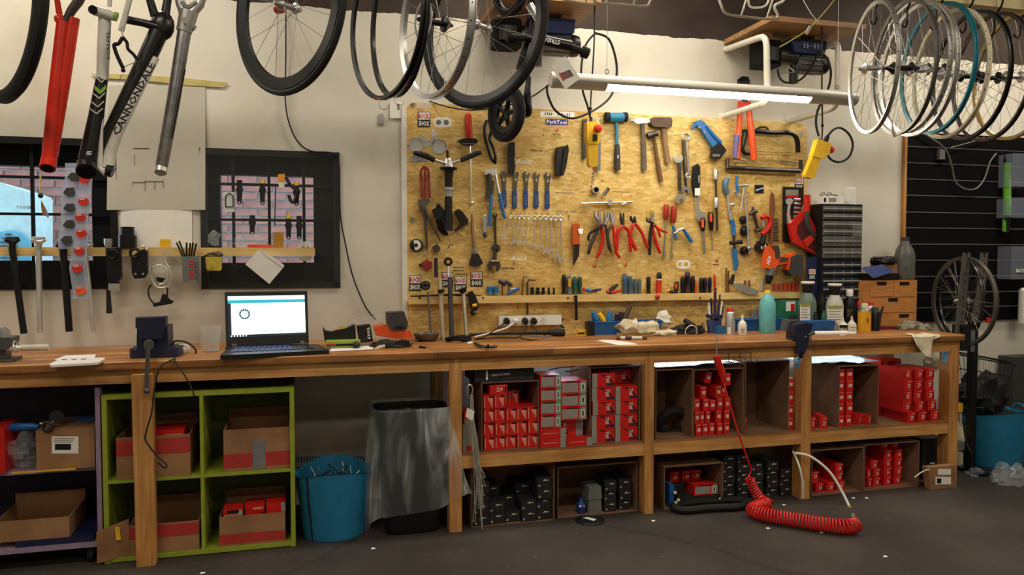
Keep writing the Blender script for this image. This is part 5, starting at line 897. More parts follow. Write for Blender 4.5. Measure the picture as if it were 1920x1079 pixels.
def blob(c, r, amp=.25, f=9, seed=0, n=28, m=16, flat=None):
    q = M().ball(c, r, n, m); c = V(c)
    for i, p in enumerate(q.v):
        d = p-c; k = 1+amp*.8*NZ.noise(p*f+V((seed, 0, 0)))+amp*1.1*(max(0, 1-1.8*abs(NZ.noise(p*f*1.8+V((0, seed, 0)))))**3-.4)+amp*.3*NZ.noise(p*f*5)
        p2 = c+d*k
        if flat is not None and p2.z < flat: p2.z = flat
        q.v[i] = p2
    return q
def bt(name, label, cat, px, py, Y, group=None): return thing(name, label, cat, V((P(px, py, Y).x, Y, BT)), group)
def rows(parent, x0, y0, x1, n, dy, w_, Y, m_='ink_grey'):
    for k in range(n): part('printed_line', G(qrect(x0, y0+k*dy, x1-(k*7 % 3)*2, y0+k*dy+w_), Y, .0006), m_, parent)
mat('iron_grey', (92, 90, 88), .5, .5); mat('vise_blue', (36, 42, 66), .42, .2); mat('key_blue_lit', (38, 60, 118), .4); mat('glass_clear', (225, 232, 232), .05, alpha=.10, var=0, spec=1)
t = bt('bench_vise', 'grey cast vise with a taped roller handle at the left picture edge', 'vise', 0, 680, -.56)
part('base', BX(-30, 675, 22, 685, -.60, .14, BT), 'iron_grey', t); part('column', BX(-20, 655, 10, 676, -.57, .08), 'iron_grey', t); part('head', M().poly([P(px, py, -.60) for px, py in ((-25, 656), (14, 656), (20, 640), (19, 634), (-25, 632))], (0, .12, 0)), 'iron_grey', t); part('jaw', M().poly([P(px, py, -.59) for px, py in ((-20, 634), (8, 634), (4, 622), (-4, 616), (-20, 618))], (0, .09, 0)), 'alloy', t)
part('spindle', T([(14, 655), (42, 653)], [9, 9], -.58, 10), 'chrome', t); part('collar', T([(25, 654), (34, 653.5)], [14, 15], -.58, 14), 'chrome', t); part('roller_handle', T([(40, 653), (90, 652), (92, 652)], [12, 13, 11], -.58, 14), mat('tape_beige', (190, 182, 168), .7), t); part('handle_ring', M().ring(P(29, 651, -.58), L(11, 29, -.58), .003, (1, 0, .1), 18, 6), 'chrome', t)
t = bt('white_tablet', 'flat white plastic board lying on the left worktop', 'board', 145, 680, -.52); zt_ = BT+.012
part('board', M().poly([PZ(px, py, zt_) for px, py in ((92, 683), (96, 685), (184, 680), (197, 673), (195, 671), (118, 671))], (0, 0, -.010)), 'white_plastic', t)
for px, py in ((120, 675), (139, 674.5), (157, 674)): part('hole_mark', M().cyl(PZ(px, py, zt_), PZ(px, py, zt_)+V((0, 0, .001)), .012, 10), 'dark_grey', t)
solo('paper_sheet', M().poly([PZ(px, py, BT+.003) for px, py in ((102, 675), (122, 667), (180, 665), (177, 672))], (0, 0, -.002)), 'white_paper', 'white paper sheet under the flat white board', 'paper')
# blue vise
t = bt('engineer_vise', 'dark blue bench vise with a hanging tommy bar, left of the laptop', 'vise', 284, 678, -.5); YV = -.58
part('swivel_base', M().rbox((P(290, 670, YV).x, -.5, BT+.022), (L(88, 290, YV), .2, .044), .03), 'vise_blue', t); part('body', M().poly([P(px, py, YV) for px, py in ((257, 662), (312, 662), (315, 640), (314, 612), (257, 614), (256, 640))], (0, .16, 0)), 'vise_blue', t)
part('front_jaw', M().poly([P(px, py, YV-.03) for px, py in ((254, 597), (311, 595), (311, 608), (306, 622), (303, 636), (262, 636), (260, 622), (254, 610))], (0, .05, 0)), 'vise_blue', t); part('rear_jaw', M().poly([P(px, py, YV+.06) for px, py in ((254, 596), (311, 594), (311, 614), (254, 616))], (0, .06, 0)), 'vise_blue', t)
part('screw_boss', M().cyl(P(279, 645, YV), P(279, 648, -.76), .022, 14), 'iron_grey', t); part('tommy_bar', T([(279, 640), (276, 690), (275, 731)], [7, 7.5, 7.5], -.76, 10), 'iron_grey', t); part('bar_knob', M().ball(P(275, 733, -.76), .014), 'iron_grey', t); part('foot', M().lohi((P(318, 670, -.52).x, -.54, BT), (P(337, 670, -.52).x, -.46, BT+.02)), 'vise_blue', t)
t = bt('safety_goggles', 'clear goggles with a black curved frame beside the blue vise', 'goggles', 345, 668, -.46); YG = -.46
part('frame', T(cr_spline([(325, 664), (324, 648), (328, 640), (345, 641), (358, 647), (367, 657), (366, 664), (355, 669), (340, 668)], 4), 3.2, YG, 8), 'black_plastic', t); part('lens', blob(P(341, 656, YG+.02), (L(15, 340, YG), .03, L(11, 340, YG)), .05), mat('lens_pale', (214, 206, 190), .3), t); part('strap', T([(322, 664), (310, 670), (300, 674)], [8, 7, 4], YG, 8), 'black_rubber', t)
YC = -.735
solo('power_lead', T(cr_spline([(330, 672, -.70), (300, 690, YC), (290, 730, YC), (284, 775, YC), (273, 815, YC), (275, 830, YC), (296, 857, YC), (312, 872, YC), (308, 878, YC), (296, 868, YC)], 6), 3, YC, 6), 'black_rubber', 'black lead hanging over the bench edge and looping by the front leg', 'cable'); solo('power_lead', T(cr_spline([(326, 675, -.70), (340, 695, YC), (354, 718, YC), (364, 745, YC), (358, 772, -.6), (330, 778, -.6), (298, 784, -.6)], 6), 2.6, YC, 6), 'black_rubber', 'thin black lead curving down past the green shelf top', 'cable')
t = bt('drinking_glass', 'empty clear faceted tumbler left of the laptop', 'glass', 394, 663, -.40); part('bowl', LA(394, -.40, [(13.5, 664), (14, 661), (17, 628), (19, 611), (18.2, 611), (16, 630), (13, 659)], 12, BT), 'glass_clear', t)
for k in range(9): part('facet', M().tube([V((P(394, 640, -.4).x+L(15, 394, -.4)*math.cos(k*.698), -.4+L(15, 394, -.4)*math.sin(k*.698), BT+.01)), V((P(394, 640, -.4).x+L(17, 394, -.4)*math.cos(k*.698), -.4+L(17, 394, -.4)*math.sin(k*.698), BT+.085))], .004, 6), 'glass_clear', t)
part('base', LA(394, -.40, [(13.2, 663.5), (13.4, 657)], 12, BT+.002), mat('glass_base', (180, 186, 186), .1, alpha=.5, var=0), t)
# laptop and keyboard
t = bt('laptop', 'open black laptop with a bright white screen', 'laptop', 500, 650, -.42); YL = -.36
o_ = [P(421, 548, YL+.06), P(576, 546, YL+.06), P(579, 643, YL), P(424, 650, YL)]; nrm = (o_[1]-o_[0]).cross(o_[3]-o_[0]).normalized(); nrm = nrm if nrm.y > 0 else -nrm
lid = part('lid', M().poly(o_, nrm*.012), 'black_plastic', t)
def scr(u, v): return (o_[0]*(1-u)+o_[1]*u)*(1-v)+(o_[3]*(1-u)+o_[2]*u)*v
def srect(u0, v0, u1, v1, d): return M().poly([scr(u0, v0)-nrm*d, scr(u1, v0)-nrm*d, scr(u1, v1)-nrm*d, scr(u0, v1)-nrm*d], nrm*.0004)
disp = part('display', srect(.035, .08, .965, .84, .0008), mat('screen_white', (232, 244, 255), .4, emit=1.25, var=0), lid)
part('screen_header', srect(.035, .155, .965, .215, .0014), mat('screen_cyan', (40, 170, 200), .4, emit=.8, var=0), lid); part('screen_sidebar', srect(.035, .215, .07, .80, .0014), mat('screen_dark', (30, 40, 54), .4, emit=.5, var=0), lid); part('screen_taskbar', srect(.035, .80, .965, .845, .0014), 'screen_dark', lid)
for k in range(6): part('screen_icon', srect(.06+.035*k, .808, .075+.035*k, .832, .002), 'screen_white', lid)
cc = scr(.23, .42)
for k in range(14):
    a = 2*PI*k/14; u_ = (o_[1]-o_[0]).normalized(); v_ = (o_[0]-o_[3]).normalized(); q = cc+u_*(.023*math.cos(a))+v_*(.023*math.sin(a))-nrm*.002; part('screen_gear', M().box(q, (.009, .001, .009)), mat('screen_teal', (50, 110, 130), .4, emit=.4, var=0), lid)
part('base_deck', M().lohi((o_[3].x+.005, YL-.10, BT), (o_[2].x, YL+.02, BT+.022)), 'black_plastic', t)
for u in (.10, .92): part('hinge', M().box(scr(u, .99)-nrm*.008, (.022, .012, .014)), 'steel', t)
t = bt('keyboard', 'wide black keyboard with blue-lit keys in front of the laptop', 'keyboard', 515, 665, -.55); z0 = BT+.02
kc = [PZ(413, 667, z0), PZ(617, 657, z0), PZ(596, 645.5, z0), PZ(428, 651, z0)]
part('case', M().poly(kc, (0, 0, -.019)), 'black_plastic', t)
def kp(u, v): return (kc[0]*(1-u)+kc[1]*u)*(1-v)+(kc[3]*(1-u)+kc[2]*u)*v
for r in range(4):
    for c_ in range(15):
        u0 = .07+.055*c_+(.012*r if c_ < 11 else 0); v0 = .30+.16*r
        if u0 > .93: continue
        part('key', M().poly([kp(u0, v0), kp(u0+.044, v0), kp(u0+.044, v0+.12), kp(u0, v0+.12)], (0, 0, .004)), 'key_blue_lit' if c_ < 11 else 'black_plastic', t)  # blue light on the main keys is put into their base colour
# pile right of the laptop
t = bt('tape_dispenser', 'black desk tape dispenser with a yellow roll', 'tape dispenser', 640, 640, -.34); part('body', M().poly([P(px, py, -.36) for px, py in ((605, 612), (610, 621), (622, 623), (634, 619), (650, 616), (666, 609), (668, 640), (609, 641))], (0, .06, 0)), 'black_plastic', t); part('tape_roll', M().cyl(P(641, 619, -.35), P(641, 619, -.32), L(9, 641, -.35), 18), mat('tape_yellow', (200, 170, 80), .4), t)
t = bt('tool_pack', 'flat lime green and black tool pack with a red end', 'packet', 645, 650, -.44); part('pack', BX(612, 640, 676, 650, -.44, .08, BT+.004), mat('lime_pack', (150, 168, 70), .5), t); part('dark_stripe', BX(613, 645, 676, 649.5, -.442, .003), 'black_plastic', t); part('red_end', BX(613, 645.5, 630, 649, -.444, .003), 'red_plastic', t); part('knob', M().ball(P(668, 648, -.46), .02), 'black_plastic', t)
t = bt('strap_pack', 'black upright strap block with white lettering', 'strap', 684, 642, -.34); part('block', M().poly([P(px, py, -.36) for px, py in ((669, 612), (694, 609), (700, 641), (674, 644))], (0, .06, 0)), 'black_plastic', t); part('printed_name', M().text('THULE', P(691, 625, -.362), (.12, 0, -1), (1, 0, .12), L(5, 690, -.36), L(22, 690, -.36)), 'ink_white', t)
t = bt('power_tool', 'orange power tool with a dark battery block lying on the bench', 'power tool', 745, 640, -.30); part('orange_body', M().poly([P(px, py, -.32) for px, py in ((702, 614), (722, 609), (740, 618), (770, 622), (775, 634), (742, 636), (706, 630))], (0, .1, 0)), 'orange_paint', t); part('battery', M().poly([P(px, py, -.33) for px, py in ((726, 587), (758, 585), (765, 606), (763, 619), (734, 620), (727, 608))], (0, .1, 0)), 'dark_grey', t); part('battery_label', BX(740, 612, 758, 617, -.332, .002), 'black_plastic', t)
t = bt('black_gloves', 'crumpled black straps heaped below the orange tool', 'strap', 735, 655, -.45); part('heap', blob(P(735, 647, -.42)+V((0, 0, -.005)), (L(38, 735, -.42), .06, .032), .35, 14, 3, flat=BT), 'black_rubber', t); part('buckle', BX(745, 640, 768, 655, -.48, .03, BT), 'black_plastic', t)
solo('white_chain_guard', T([(702, 657), (712, 652), (722, 649)], [7, 9, 6], -.5, 6), mat('bone', (196, 184, 150), .7, bump=.8, scale=120), 'ribbed bone-white plastic strip in front of the straps', 'strip')
solo('paper_sheet', M().poly([PZ(px, py, BT+.002) for px, py in ((618, 659), (698, 655), (702, 648), (622, 652))], (0, 0, -.0015)), 'white_paper', 'white paper sheet right of the keyboard', 'paper')
solo('clear_lid', M().poly([P(px, py, -.28) for px, py in ((662, 604), (672, 597), (712, 595), (725, 600), (722, 606), (668, 608))], (0, .08, 0)), 'clear_bag', 'clear plastic tray standing behind the black strap block', 'tray')
t = bt('ball_pen', 'silver and black pen lying left of the worktop joint', 'pen', 788, 651, -.5); part('barrel', M().tube([PZ(769, 648, BT+.006), PZ(787, 650.5, BT+.006)], .005, 8), 'clear', t); part('cap', M().tube([PZ(787, 650.5, BT+.006), PZ(797, 652, BT+.006)], .006, 8), 'black_plastic', t)
t = bt('metal_bowl', 'shallow grey metal bowl of parts at the foot of the leaning tubes', 'bowl', 799, 638, -.18); part('bowl', LA(799, -.18, [(16, 640), (22, 634), (25, 626), (24, 625.5), (20, 632), (12, 636)], 20, BT+.001), mat('bowl_grey', (110, 104, 96), .4, .7), t)
for k, (px, py) in enumerate(((790, 628), (804, 629), (812, 627), (797, 626), (818, 625))): part('loose_part', M().ball(P(px, py+2, -.18+.02*(k % 2)), .014), 'dark_steel', t)
t = bt('cable_bundle', 'black bundled leads heaped at the foot of the silver tube', 'cable bundle', 855, 642, -.24)
for k in range(6): part('lead_loop', M().ring(P(856+4*math.sin(k*2), 640-k*1.3, -.26), .05+.008*math.sin(k*1.7), .006, (.1*math.sin(k), .25, 1), 24, 6, flat=1), 'black_rubber', t)
part('plug', BX(868, 630, 884, 645, -.30, .04, BT), 'black_plastic', t); part('label_scrap', M().poly([PZ(px, py, BT+.002) for px, py in ((874, 643), (884, 640), (888, 642), (880, 645))], (0, 0, -.001)), 'white_paper', t)
# power strip
PY = BY-.012
t = thing('power_strip', 'white multi-socket power strip fixed low on the tool board', 'power strip', P(995, 611, PY)); part('body', BX(936, 592.5, 1053, 610.5, PY-.03, .04), 'white_plastic', t)
for k, px in enumerate((949, 967, 983.5, 1000, 1017)):
    part('socket', M().cyl(P(px, 601.5, PY-.03), P(px, 601.5, PY-.032), L(6.6, px, PY), 18), mat('socket_grey', (196, 192, 184), .5), t)
    if k in (0, 2, 3): part('plug', M().lathe([(L(6, px, PY), 0), (L(6, px, PY), .025), (L(4, px, PY), .04)], P(px, 601.5, PY-.031), (0, -1, -.2), 14), 'black_plastic', t)
    elif k == 1: part('plug', M().lathe([(L(5.5, px, PY), 0), (L(5, px, PY), .02), (L(3, px, PY), .035)], P(px, 601.5, PY-.031), (0, -1, -.2), 14), 'white_plastic', t)
    else:
        for q in ((1014.5, 601.5), (1019.5, 601.5)): part('socket_hole', M().cyl(P(*q, PY-.0318), P(*q, PY-.0328), .003, 8), 'ink_black', t)
ZC = -.11
for lab, pts, w_, m_ in (('white mains lead running left from the power strip', [(967, 603, -.08), (950, 615, ZC), (919, 625, ZC-.04), (890, 632, ZC-.1)], 3, 'white_plastic'), ('black mains lead curving from the first plug of the strip', [(949, 604, -.09), (938, 612, ZC), (920, 625, ZC-.05), (905, 633, -.3), (890, 636, -.28)], 2.6, 'black_rubber'), ('black mains lead from the third plug sagging onto the bench', [(984, 604, -.09), (988, 612, ZC), (982, 622, -.12), (972, 633, -.22), (930, 634, -.25), (890, 637, -.3)], 2.6, 'black_rubber'), ('black lead from the fourth plug coiling on the bench', [(1001, 604, -.09), (996, 612, ZC), (1010, 622, -.12), (1025, 634, -.2), (1000, 638, -.32), (975, 635, -.3)], 2.4, 'black_rubber'), ('grey lead with a white plug lying under the power strip', [(985, 632, -.16), (1010, 631, -.18), (1040, 634, -.2), (1058, 636, -.25)], 2.4, 'grey_plastic')):
    solo('mains_lead', T(cr_spline(pts, 6), w_, ZC, 6), m_, lab, 'cable')
t = bt('torch', 'black torch lying under the right end of the power strip', 'torch', 1040, 632, -.14); part('barrel', T([(880, 628), (960, 625), (1030, 624)], [6, 6, 8], -.13, 10), 'black_metal', t); part('lamp_head', T([(1028, 624), (1042, 624), (1057, 625)], [9, 15, 17], -.14, 14), 'black_rubber', t)
solo('black_coil', M().ring(P(1056, 607, -.05), .024, .006, (1, .3, 0), 16, 6, a0=1.2, a1=4.6), 'black_rubber', 'short black cable bend at the right end of the power strip', 'cable')
t = bt('tyre_lever_pair', 'flat black curved lever lying on the front of the worktop', 'lever', 910, 650, -.5); part('lever', M().tube(cr_spline([tuple(PZ(px, py, BT+.012)) for px, py in ((889, 644), (898, 648), (905, 650.5), (920, 651), (931, 650))], 4), [.006]+[.010]*15+[.008], 8, flat=.7), 'black_plastic', t); part('catch', M().tube([PZ(916, 649, BT+.01), PZ(915, 648, BT+.035)], .006, 8), 'black_plastic', t)
solo('paper_sheet', M().poly([PZ(px, py, BT+.003) for px, py in ((1119, 639), (1130, 637.5), (1150, 638), (1180, 642), (1196, 646), (1160, 647.5))], (0, 0, -.002)), 'white_paper', 'long white paper slip lying at the centre of the worktop', 'paper')
t = bt('marker_pen', 'marker with a brown cap and dark bands behind the paper slip', 'marker', 1185, 634, -.3)
for a_, b_, r, m_ in ((1156, 1163, .011, 'brown_wood'), (1163, 1172, .009, 'white_plastic'), (1172, 1184, .011, 'plum'), (1184, 1204, .009, 'white_plastic'), (1204, 1213, .009, 'plum')): part('segment', M().tube([PZ(a_, 634, BT+.011), PZ(b_, 634, BT+.011)], r, 10), m_, t)
t = bt('plank_offcut', 'pair of thin wooden offcuts under the pale rag', 'wood offcut', 1200, 634, -.25); part('offcut', M().lohi((P(1165, 630, -.27).x, -.27, BT), (P(1238, 630, -.27).x, -.20, BT+.018)), 'pale_strip', t); part('offcut', M().lohi((P(1172, 626, -.23).x, -.25, BT+.018), (P(1232, 626, -.23).x, -.19, BT+.034)), 'pine_x', t)
mat('rag_pale', (206, 194, 166), .9, var=.2, scale=14, bump=.4); mat('rag_grey', (136, 130, 112), .9, var=.3, scale=16, bump=.4)
rg = bt('cleaning_rag', 'crumpled pale cloth rag lying in front of the left blue bin', 'rag', 1205, 630, -.15); part('cloth', blob(P(1192, 618, -.24)+V((0, 0, .0)), (L(36, 1192, -.24), .055, .06), .36, 8, 11, 56, 32, BT+.02), 'rag_pale', rg); part('cloth_tail', blob(P(1243, 626, -.24), (L(28, 1243, -.24), .05, .024), .3, 10, 5, 40, 20, BT+.001), 'rag_pale', rg)
def bin_(name, label, x0, x1, y0, y1, Y, depth, m_='blue_plastic'):
    t = bt(name, label, 'bin', (x0+x1)/2, y1, Y); a, b = P(x0, y0, Y).x, P(x1, y0, Y).x; z = P((x0+x1)/2, y0, Y).z; s = .012
    part('front', M().poly([(a, Y, z), (b, Y, z), (b-s, Y+s, BT+.001), (a+s, Y+s, BT+.001)], (0, .003, 0)), m_, t); part('back', M().lohi((a+s, Y+depth-.003, BT+.001), (b-s, Y+depth, z)), m_, t)
    for x in (a, b): part('side', M().poly([(x, Y, z), (x, Y+depth, z), (x+(s if x == a else -s), Y+depth, BT+.001), (x+(s if x == a else -s), Y+s, BT+.001)], (.003 if x == a else -.003, 0, 0)), m_, t)
    part('bottom', M().lohi((a+s, Y+s, BT+.001), (b-s, Y+depth, BT+.004)), m_, t); part('lip', M().tube([(a, Y, z), (b, Y, z), (b, Y+depth, z), (a, Y+depth, z)], .003, 6, True), m_, t); return t
bin_('storage_bin', 'blue storage bin full of tool handles behind the pale rag', 1113, 1242, 603, 631, -.16, .10)
t = bt('tin_snips', 'blue and yellow handled snips standing in the left blue bin', 'snips', 1120, 600, -.11); part('handle', T([(1113, 586), (1115, 596), (1122, 606)], [10, 12, 10], -.11, 10), 'blue_grip', t); part('handle', T([(1123, 588), (1129, 598), (1133, 606)], [8, 11, 9], -.115, 10), 'yellow_plastic', t)
solo('grip_handle', T([(1145, 585), (1143, 594), (1142, 608)], [9, 13, 11], -.11, 10), 'blue_grip', 'dark blue handle standing in the left blue bin beside the snips', 'handle'); solo('grip_handle', T([(1158, 590), (1156, 608)], [10, 9], -.10, 10), 'navy', 'navy handle half hidden in the left blue bin', 'handle'); solo('grip_handle', T([(1166, 586), (1163, 606)], [12, 10], -.09, 10), 'plum', 'plum handle in the left blue bin', 'handle')
solo('wood_rasp', T([(1183, 573), (1174, 592), (1168, 606)], [7, 9, 9], -.12, 6), mat('rasp', (74, 58, 48), .6), 'dark brown rasp leaning out of the left blue bin', 'rasp')
t = bt('tape_measure', 'yellow tape measure beside the left blue bin', 'tape measure', 1092, 630, -.12); part('case', M().rbox(P(1091, 624, -.12), (L(20, 1091, -.12), .03, L(11, 1091, -.12)), .01, None), 'yellow_plastic', t); part('bumper', BX(1084, 624, 1096, 627, -.137, .004), 'black_plastic', t)
solo('black_box', BX(1103, 604, 1114, 629, -.17, .06, BT), 'black_plastic', 'small upright black box touching the left blue bin', 'box')
solo('plastic_bag', blob(P(1246, 601, -.1), (L(15, 1246, -.1), .05, L(16, 1246, -.1)), .35, 12, 7), mat('bag_white', (224, 220, 208), .35, alpha=.75, var=0), 'crumpled whitish plastic bag behind the black gloves', 'bag')
gl = bt('work_gloves', 'heap of black work gloves with a white cuff ring', 'gloves', 1290, 630, -.22); part('heap', blob(P(1293, 622, -.2), (L(32, 1293, -.2), .06, .04), .45, 12, 21, 30, 16, BT+.001), 'black_rubber', gl); part('cuff_ring', M().ring(P(1296, 622, -.265), L(12, 1296, -.26), .003, (0, 1, .2), 20, 6, flat=1), 'white_plastic', gl); part('glove_tip', T([(1283, 600, -.2), (1299, 612, -.24)], [9, 13], -.2, 8), 'black_rubber', gl)
for k, (a_, b_) in enumerate((((1318, 606), (1322, 629)), ((1326, 602), (1330, 629)))): solo('flat_file', T([(a_[0], a_[1], -.1), (b_[0], b_[1], -.16)], 5, -.12, 6), 'dark_steel', ['dark file leaning left of another by the pen cup', 'dark file leaning right of another by the pen cup'][k], 'file')
t = bt('pen_cup', 'clear blue pen cup crowded with pens', 'pen cup', 1340, 632, -.2); part('cup', LA(1340, -.2, [(12, 631), (14, 600), (13.5, 600), (11.5, 629)], 18, BT), mat('cup_blue', (60, 80, 150), .2, alpha=.5, var=0), t); part('cup_band', LA(1340, -.2, [(15.5, 596), (15.5, 590)], 18), 'navy', t)
for k, (dx, y0, m_, l) in enumerate(((-9, 575, 'white_plastic', -3), (-5, 560, 'navy', -2), (-1, 548, 'navy', 1), (2, 540, 'plum', 0), (6, 553, 'navy', 4), (9, 565, 'white_plastic', 5), (-7, 568, 'white_plastic', -4), (4, 572, 'navy', 3), (10, 575, 'plum', 6))): solo('pen', T([(1340+dx+l, y0, -.2), (1340+dx*.7, 626, -.2+.015*math.sin(k))], [3.2, 3.2], -.2, 6), m_, 'pen in the blue pen cup', 'pen', 'pens in the blue cup')
solo('small_carton', BX(1345, 612, 1361, 631, -.27, .05, BT), mat('carton_blue', (40, 104, 150), .5), 'small blue carton in front of the pen cup', 'carton')
def can(name, label, px, hw, ytop, ybot, Y, bm, capm=None, caph=8, capw=.75, lab_=None, cat='spray can', ndome=True):
    t = bt(name, label, cat, px, ybot, Y); h = ybot-ytop; yc = ytop+caph
    part('can', LA(px, Y, [(hw*.95, ybot), (hw, ybot-1.5), (hw, yc+4), (hw*.8, yc+1), (hw*.55, yc)], 16, BT), bm, t)
    if capm: part('cap', LA(px, Y, [(hw*capw, yc+2.5), (hw*capw, ytop+2), (hw*capw*.8, ytop)], 14), capm, t)
    if lab_: part('label_band', LA(px, Y, [(hw*1.02, lab_[0]), (hw*1.02, lab_[1])], 16), lab_[2], t)
    return t
def bottle(name, label, px, prof, Y, m_, cap=None, lab_=None, cat='bottle'):
    t = bt(name, label, cat, px, prof[0][1], Y); part('bottle', LA(px, Y, prof, 18, BT), m_, t)
    if cap: part('cap', LA(px, Y, cap[0], 16), cap[1], t)
    if lab_:
        x0, y0, x1, y1, lm, nl = lab_; s = part('label_print', G(qrect(x0, y0, x1, y1), Y-L(prof[1][0], px, Y)-.002, .004), lm, t)
        if nl: rows(s, x0+1.5, y0+5, x1-1.5, nl, (y1-y0-7)/nl, 1.1, Y-L(prof[1][0], px, Y)-.0028)
    return t
can('spray_can', 'grey spray can with a red cap right of the pen cup', 1370, 8.8, 578, 632, -.28, 'alloy', 'red_plastic', 6)
part('hazard_print', G(qrect(1364, 614, 1376, 627), -.307, .002), 'white_paper', bpy.data.objects['spray_can'])
bottle('glue_bottle', 'small white glue bottle standing before the second blue bin', 1393, [(7.5, 632), (8, 630), (8, 609), (6, 604), (2.5, 601), (2, 595)], -.3, 'white_plastic', ([(2.2, 595), (1.2, 590)], 'white_plastic'), (1388, 612, 1399, 628, 'white_paper', 4))
solo('tin', LA(1416.5, -.06, [(7, 598), (7, 582), (7.4, 581)], 16), 'alloy', 'small plain tin behind the second blue bin', 'tin')
bin_('storage_bin', 'low blue bin behind the turquoise bottle', 1380, 1470, 599, 627, -.17, .1)
bottle('wash_bottle', 'turquoise plastic bottle with a yellow cap', 1440, [(14, 625), (14.8, 623), (15, 585), (14.5, 568), (10, 557), (5.5, 551), (5, 549)], -.28, mat('turquoise', (104, 184, 190), .35), ([(5.5, 552), (5.5, 547), (4, 545)], 'yellow_plastic'))
t = bt('screw_carton', 'green and white carton behind the turquoise bottle', 'carton', 1482, 610, -.12); part('carton', BX(1466, 564, 1499, 612, -.14, .08, BT), mat('carton_green', (34, 108, 84), .5), t); part('white_panel', BX(1474, 566, 1491, 584, -.142, .003), 'white_paper', t); part('red_panel', BX(1483, 570, 1490, 583, -.144, .003), 'red_plastic', t)
t = bt('bit_tray', 'grey tray of upright driver bits behind the small vise', 'bit tray', 1490, 620, -.2); part('tray', BX(1474, 600, 1508, 622, -.22, .06, BT), 'grey_plastic', t); part('tray_window', BX(1481, 604, 1504, 607.5, -.222, .003), 'black_plastic', t)
for k in range(8): part('driver_bit', T([(1480+k*3.4, 601), (1480+k*3.4, 591-(k % 3))], [3, 2], -.2+.015*(k % 2), 6), 'dark_steel', t)
for k, (px, Y, lab, m_) in enumerate(((1515, -.26, 'grey-green spray bottle with a white label, left one of two', mat('liquid_green', (96, 116, 106), .3)), (1566, -.27, 'clear spray bottle with a cream label, right one of two', mat('liquid_clear', (186, 186, 176), .3)))):
    dy = 4*k; y0 = 606+dy; s = bottle('spray_bottle', lab, px, [(15, y0), (16, y0-3), (16.2, 570+dy), (14, 560+dy), (9, 551+dy), (8, 547+dy)], Y, m_, ([(9, 549+dy), (10, 545+dy), (10.5, 533+dy), (7, 530+dy)], 'black_plastic'), (px-14, 570+dy, px+(4 if k == 0 else 14), 602+dy, 'white_paper', 5)); part('label_stripe', G(qrect(px-14, 570+dy, px+(4 if k == 0 else 14), 574+dy), Y-L(16, px, Y)-.003, .002), 'lime', s); part('spout_cover', LA(px, Y, [(11, 533+dy), (13, 531+dy), (12, 528+dy)], 16), 'white_plastic', s)
bottle('cleaner_bottle', 'black bottle with a white screw cap and fine white print', 1594, [(10.5, 604), (11, 602), (11, 572), (8, 562), (5, 556)], -.25, 'black_plastic', ([(6, 556), (6.3, 545), (5, 543)], 'white_plastic'), (1587, 576, 1602, 598, 'black_plastic', 5))
solo('dark_lid_jar', LA(1542, -.21, [(9, 596), (9, 566), (7, 560), (7, 548)], 14), 'black_plastic', 'dark capped jar between the two spray bottles', 'jar'); solo('small_green_bottle', LA(1546, -.31, [(5, 604), (5, 592), (2, 586), (1.5, 582)], 12), 'green_plastic', 'small green dropper bottle between the two spray bottles', 'bottle'); solo('small_dark_bottle', LA(1531, -.32, [(4.5, 604), (4.5, 594), (2, 588), (2, 585)], 12), 'black_plastic', 'small dark dropper bottle left of the green one', 'bottle')
bin_('storage_bin', 'low dark blue tray in front of the spray bottles', 1512, 1567, 603, 622, -.41, .07)
t = bt('sealant_cartridge', 'white sealant cartridge lying along the right worktop', 'cartridge', 1560, 632, -.4); part('cartridge', T([(1522, 626), (1530, 626), (1588, 626)], [7, 10, 11], -.47, 14), 'white_plastic', t); part('nozzle', T([(1588, 626), (1603, 626)], [7, 5], -.47, 10), 'white_plastic', t)
solo('plastic_cap', LA(1582, -.54, [(4.5, 634), (4.5, 628)], 12, BT), 'white_plastic', 'tiny white cap in front of the sealant cartridge', 'cap')
for k, (px, y0, yb) in enumerate(((1582, 594, 620), (1599, 593, 630))): bottle('oiler', ['squat white oiler bottle with a dark label band', 'white oiler bottle with a pointed tip beside the yellow can'][k], px, [(9.5 if k == 0 else 8, yb), (9.5 if k == 0 else 8.2, yb-1), (9.5 if k == 0 else 8.2, y0+15), (4, y0+10), (2.6, y0+8)], -.40-.03*k, mat('oiler_white', (206, 202, 184), .4), ([(2.6, y0+8), (1.2, y0)], 'oiler_white'), (px-7, y0+16, px+7, yb-4, 'black_plastic' if k == 0 else 'white_paper', 2))
s = can('spray_can', 'yellow spray can with a cream cap at the right worktop end', 1622.5, 11.5, 569, 633, -.36, mat('can_base', (150, 146, 140), .35, .6), 'cream', 9, .55, (622, 584, mat('can_yellow', (222, 160, 34), .4))); part('printed_letter', M().text('S', P(1627, 601, -.36-L(12, 1622, -.36)), (1, 0, 0), (0, 0, 1), L(8, 1622, -.36)), 'ink_black', s)
can('spray_can', 'black spray can right of the yellow one', 1642, 8.5, 576, 632, -.33, 'black_metal', 'dark_grey', 7); can('spray_can', 'red-capped can behind the yellow one, left', 1612, 7, 566, 612, -.25, 'dark_grey', 'red_plastic', 7); can('spray_can', 'red-capped can behind the yellow one, right', 1633, 7, 566, 612, -.25, 'alloy', 'red_plastic', 7)
t = bt('utility_knife', 'black utility knife with a red edge leaning by the black can', 'knife', 1650, 615, -.25); part('handle', T([(1656, 575), (1650, 592), (1647, 612)], [4, 6, 6], -.26, 8), 'black_plastic', t); part('edge', T([(1649, 596), (1647, 612)], 3, -.272, 6), 'red_plastic', t)
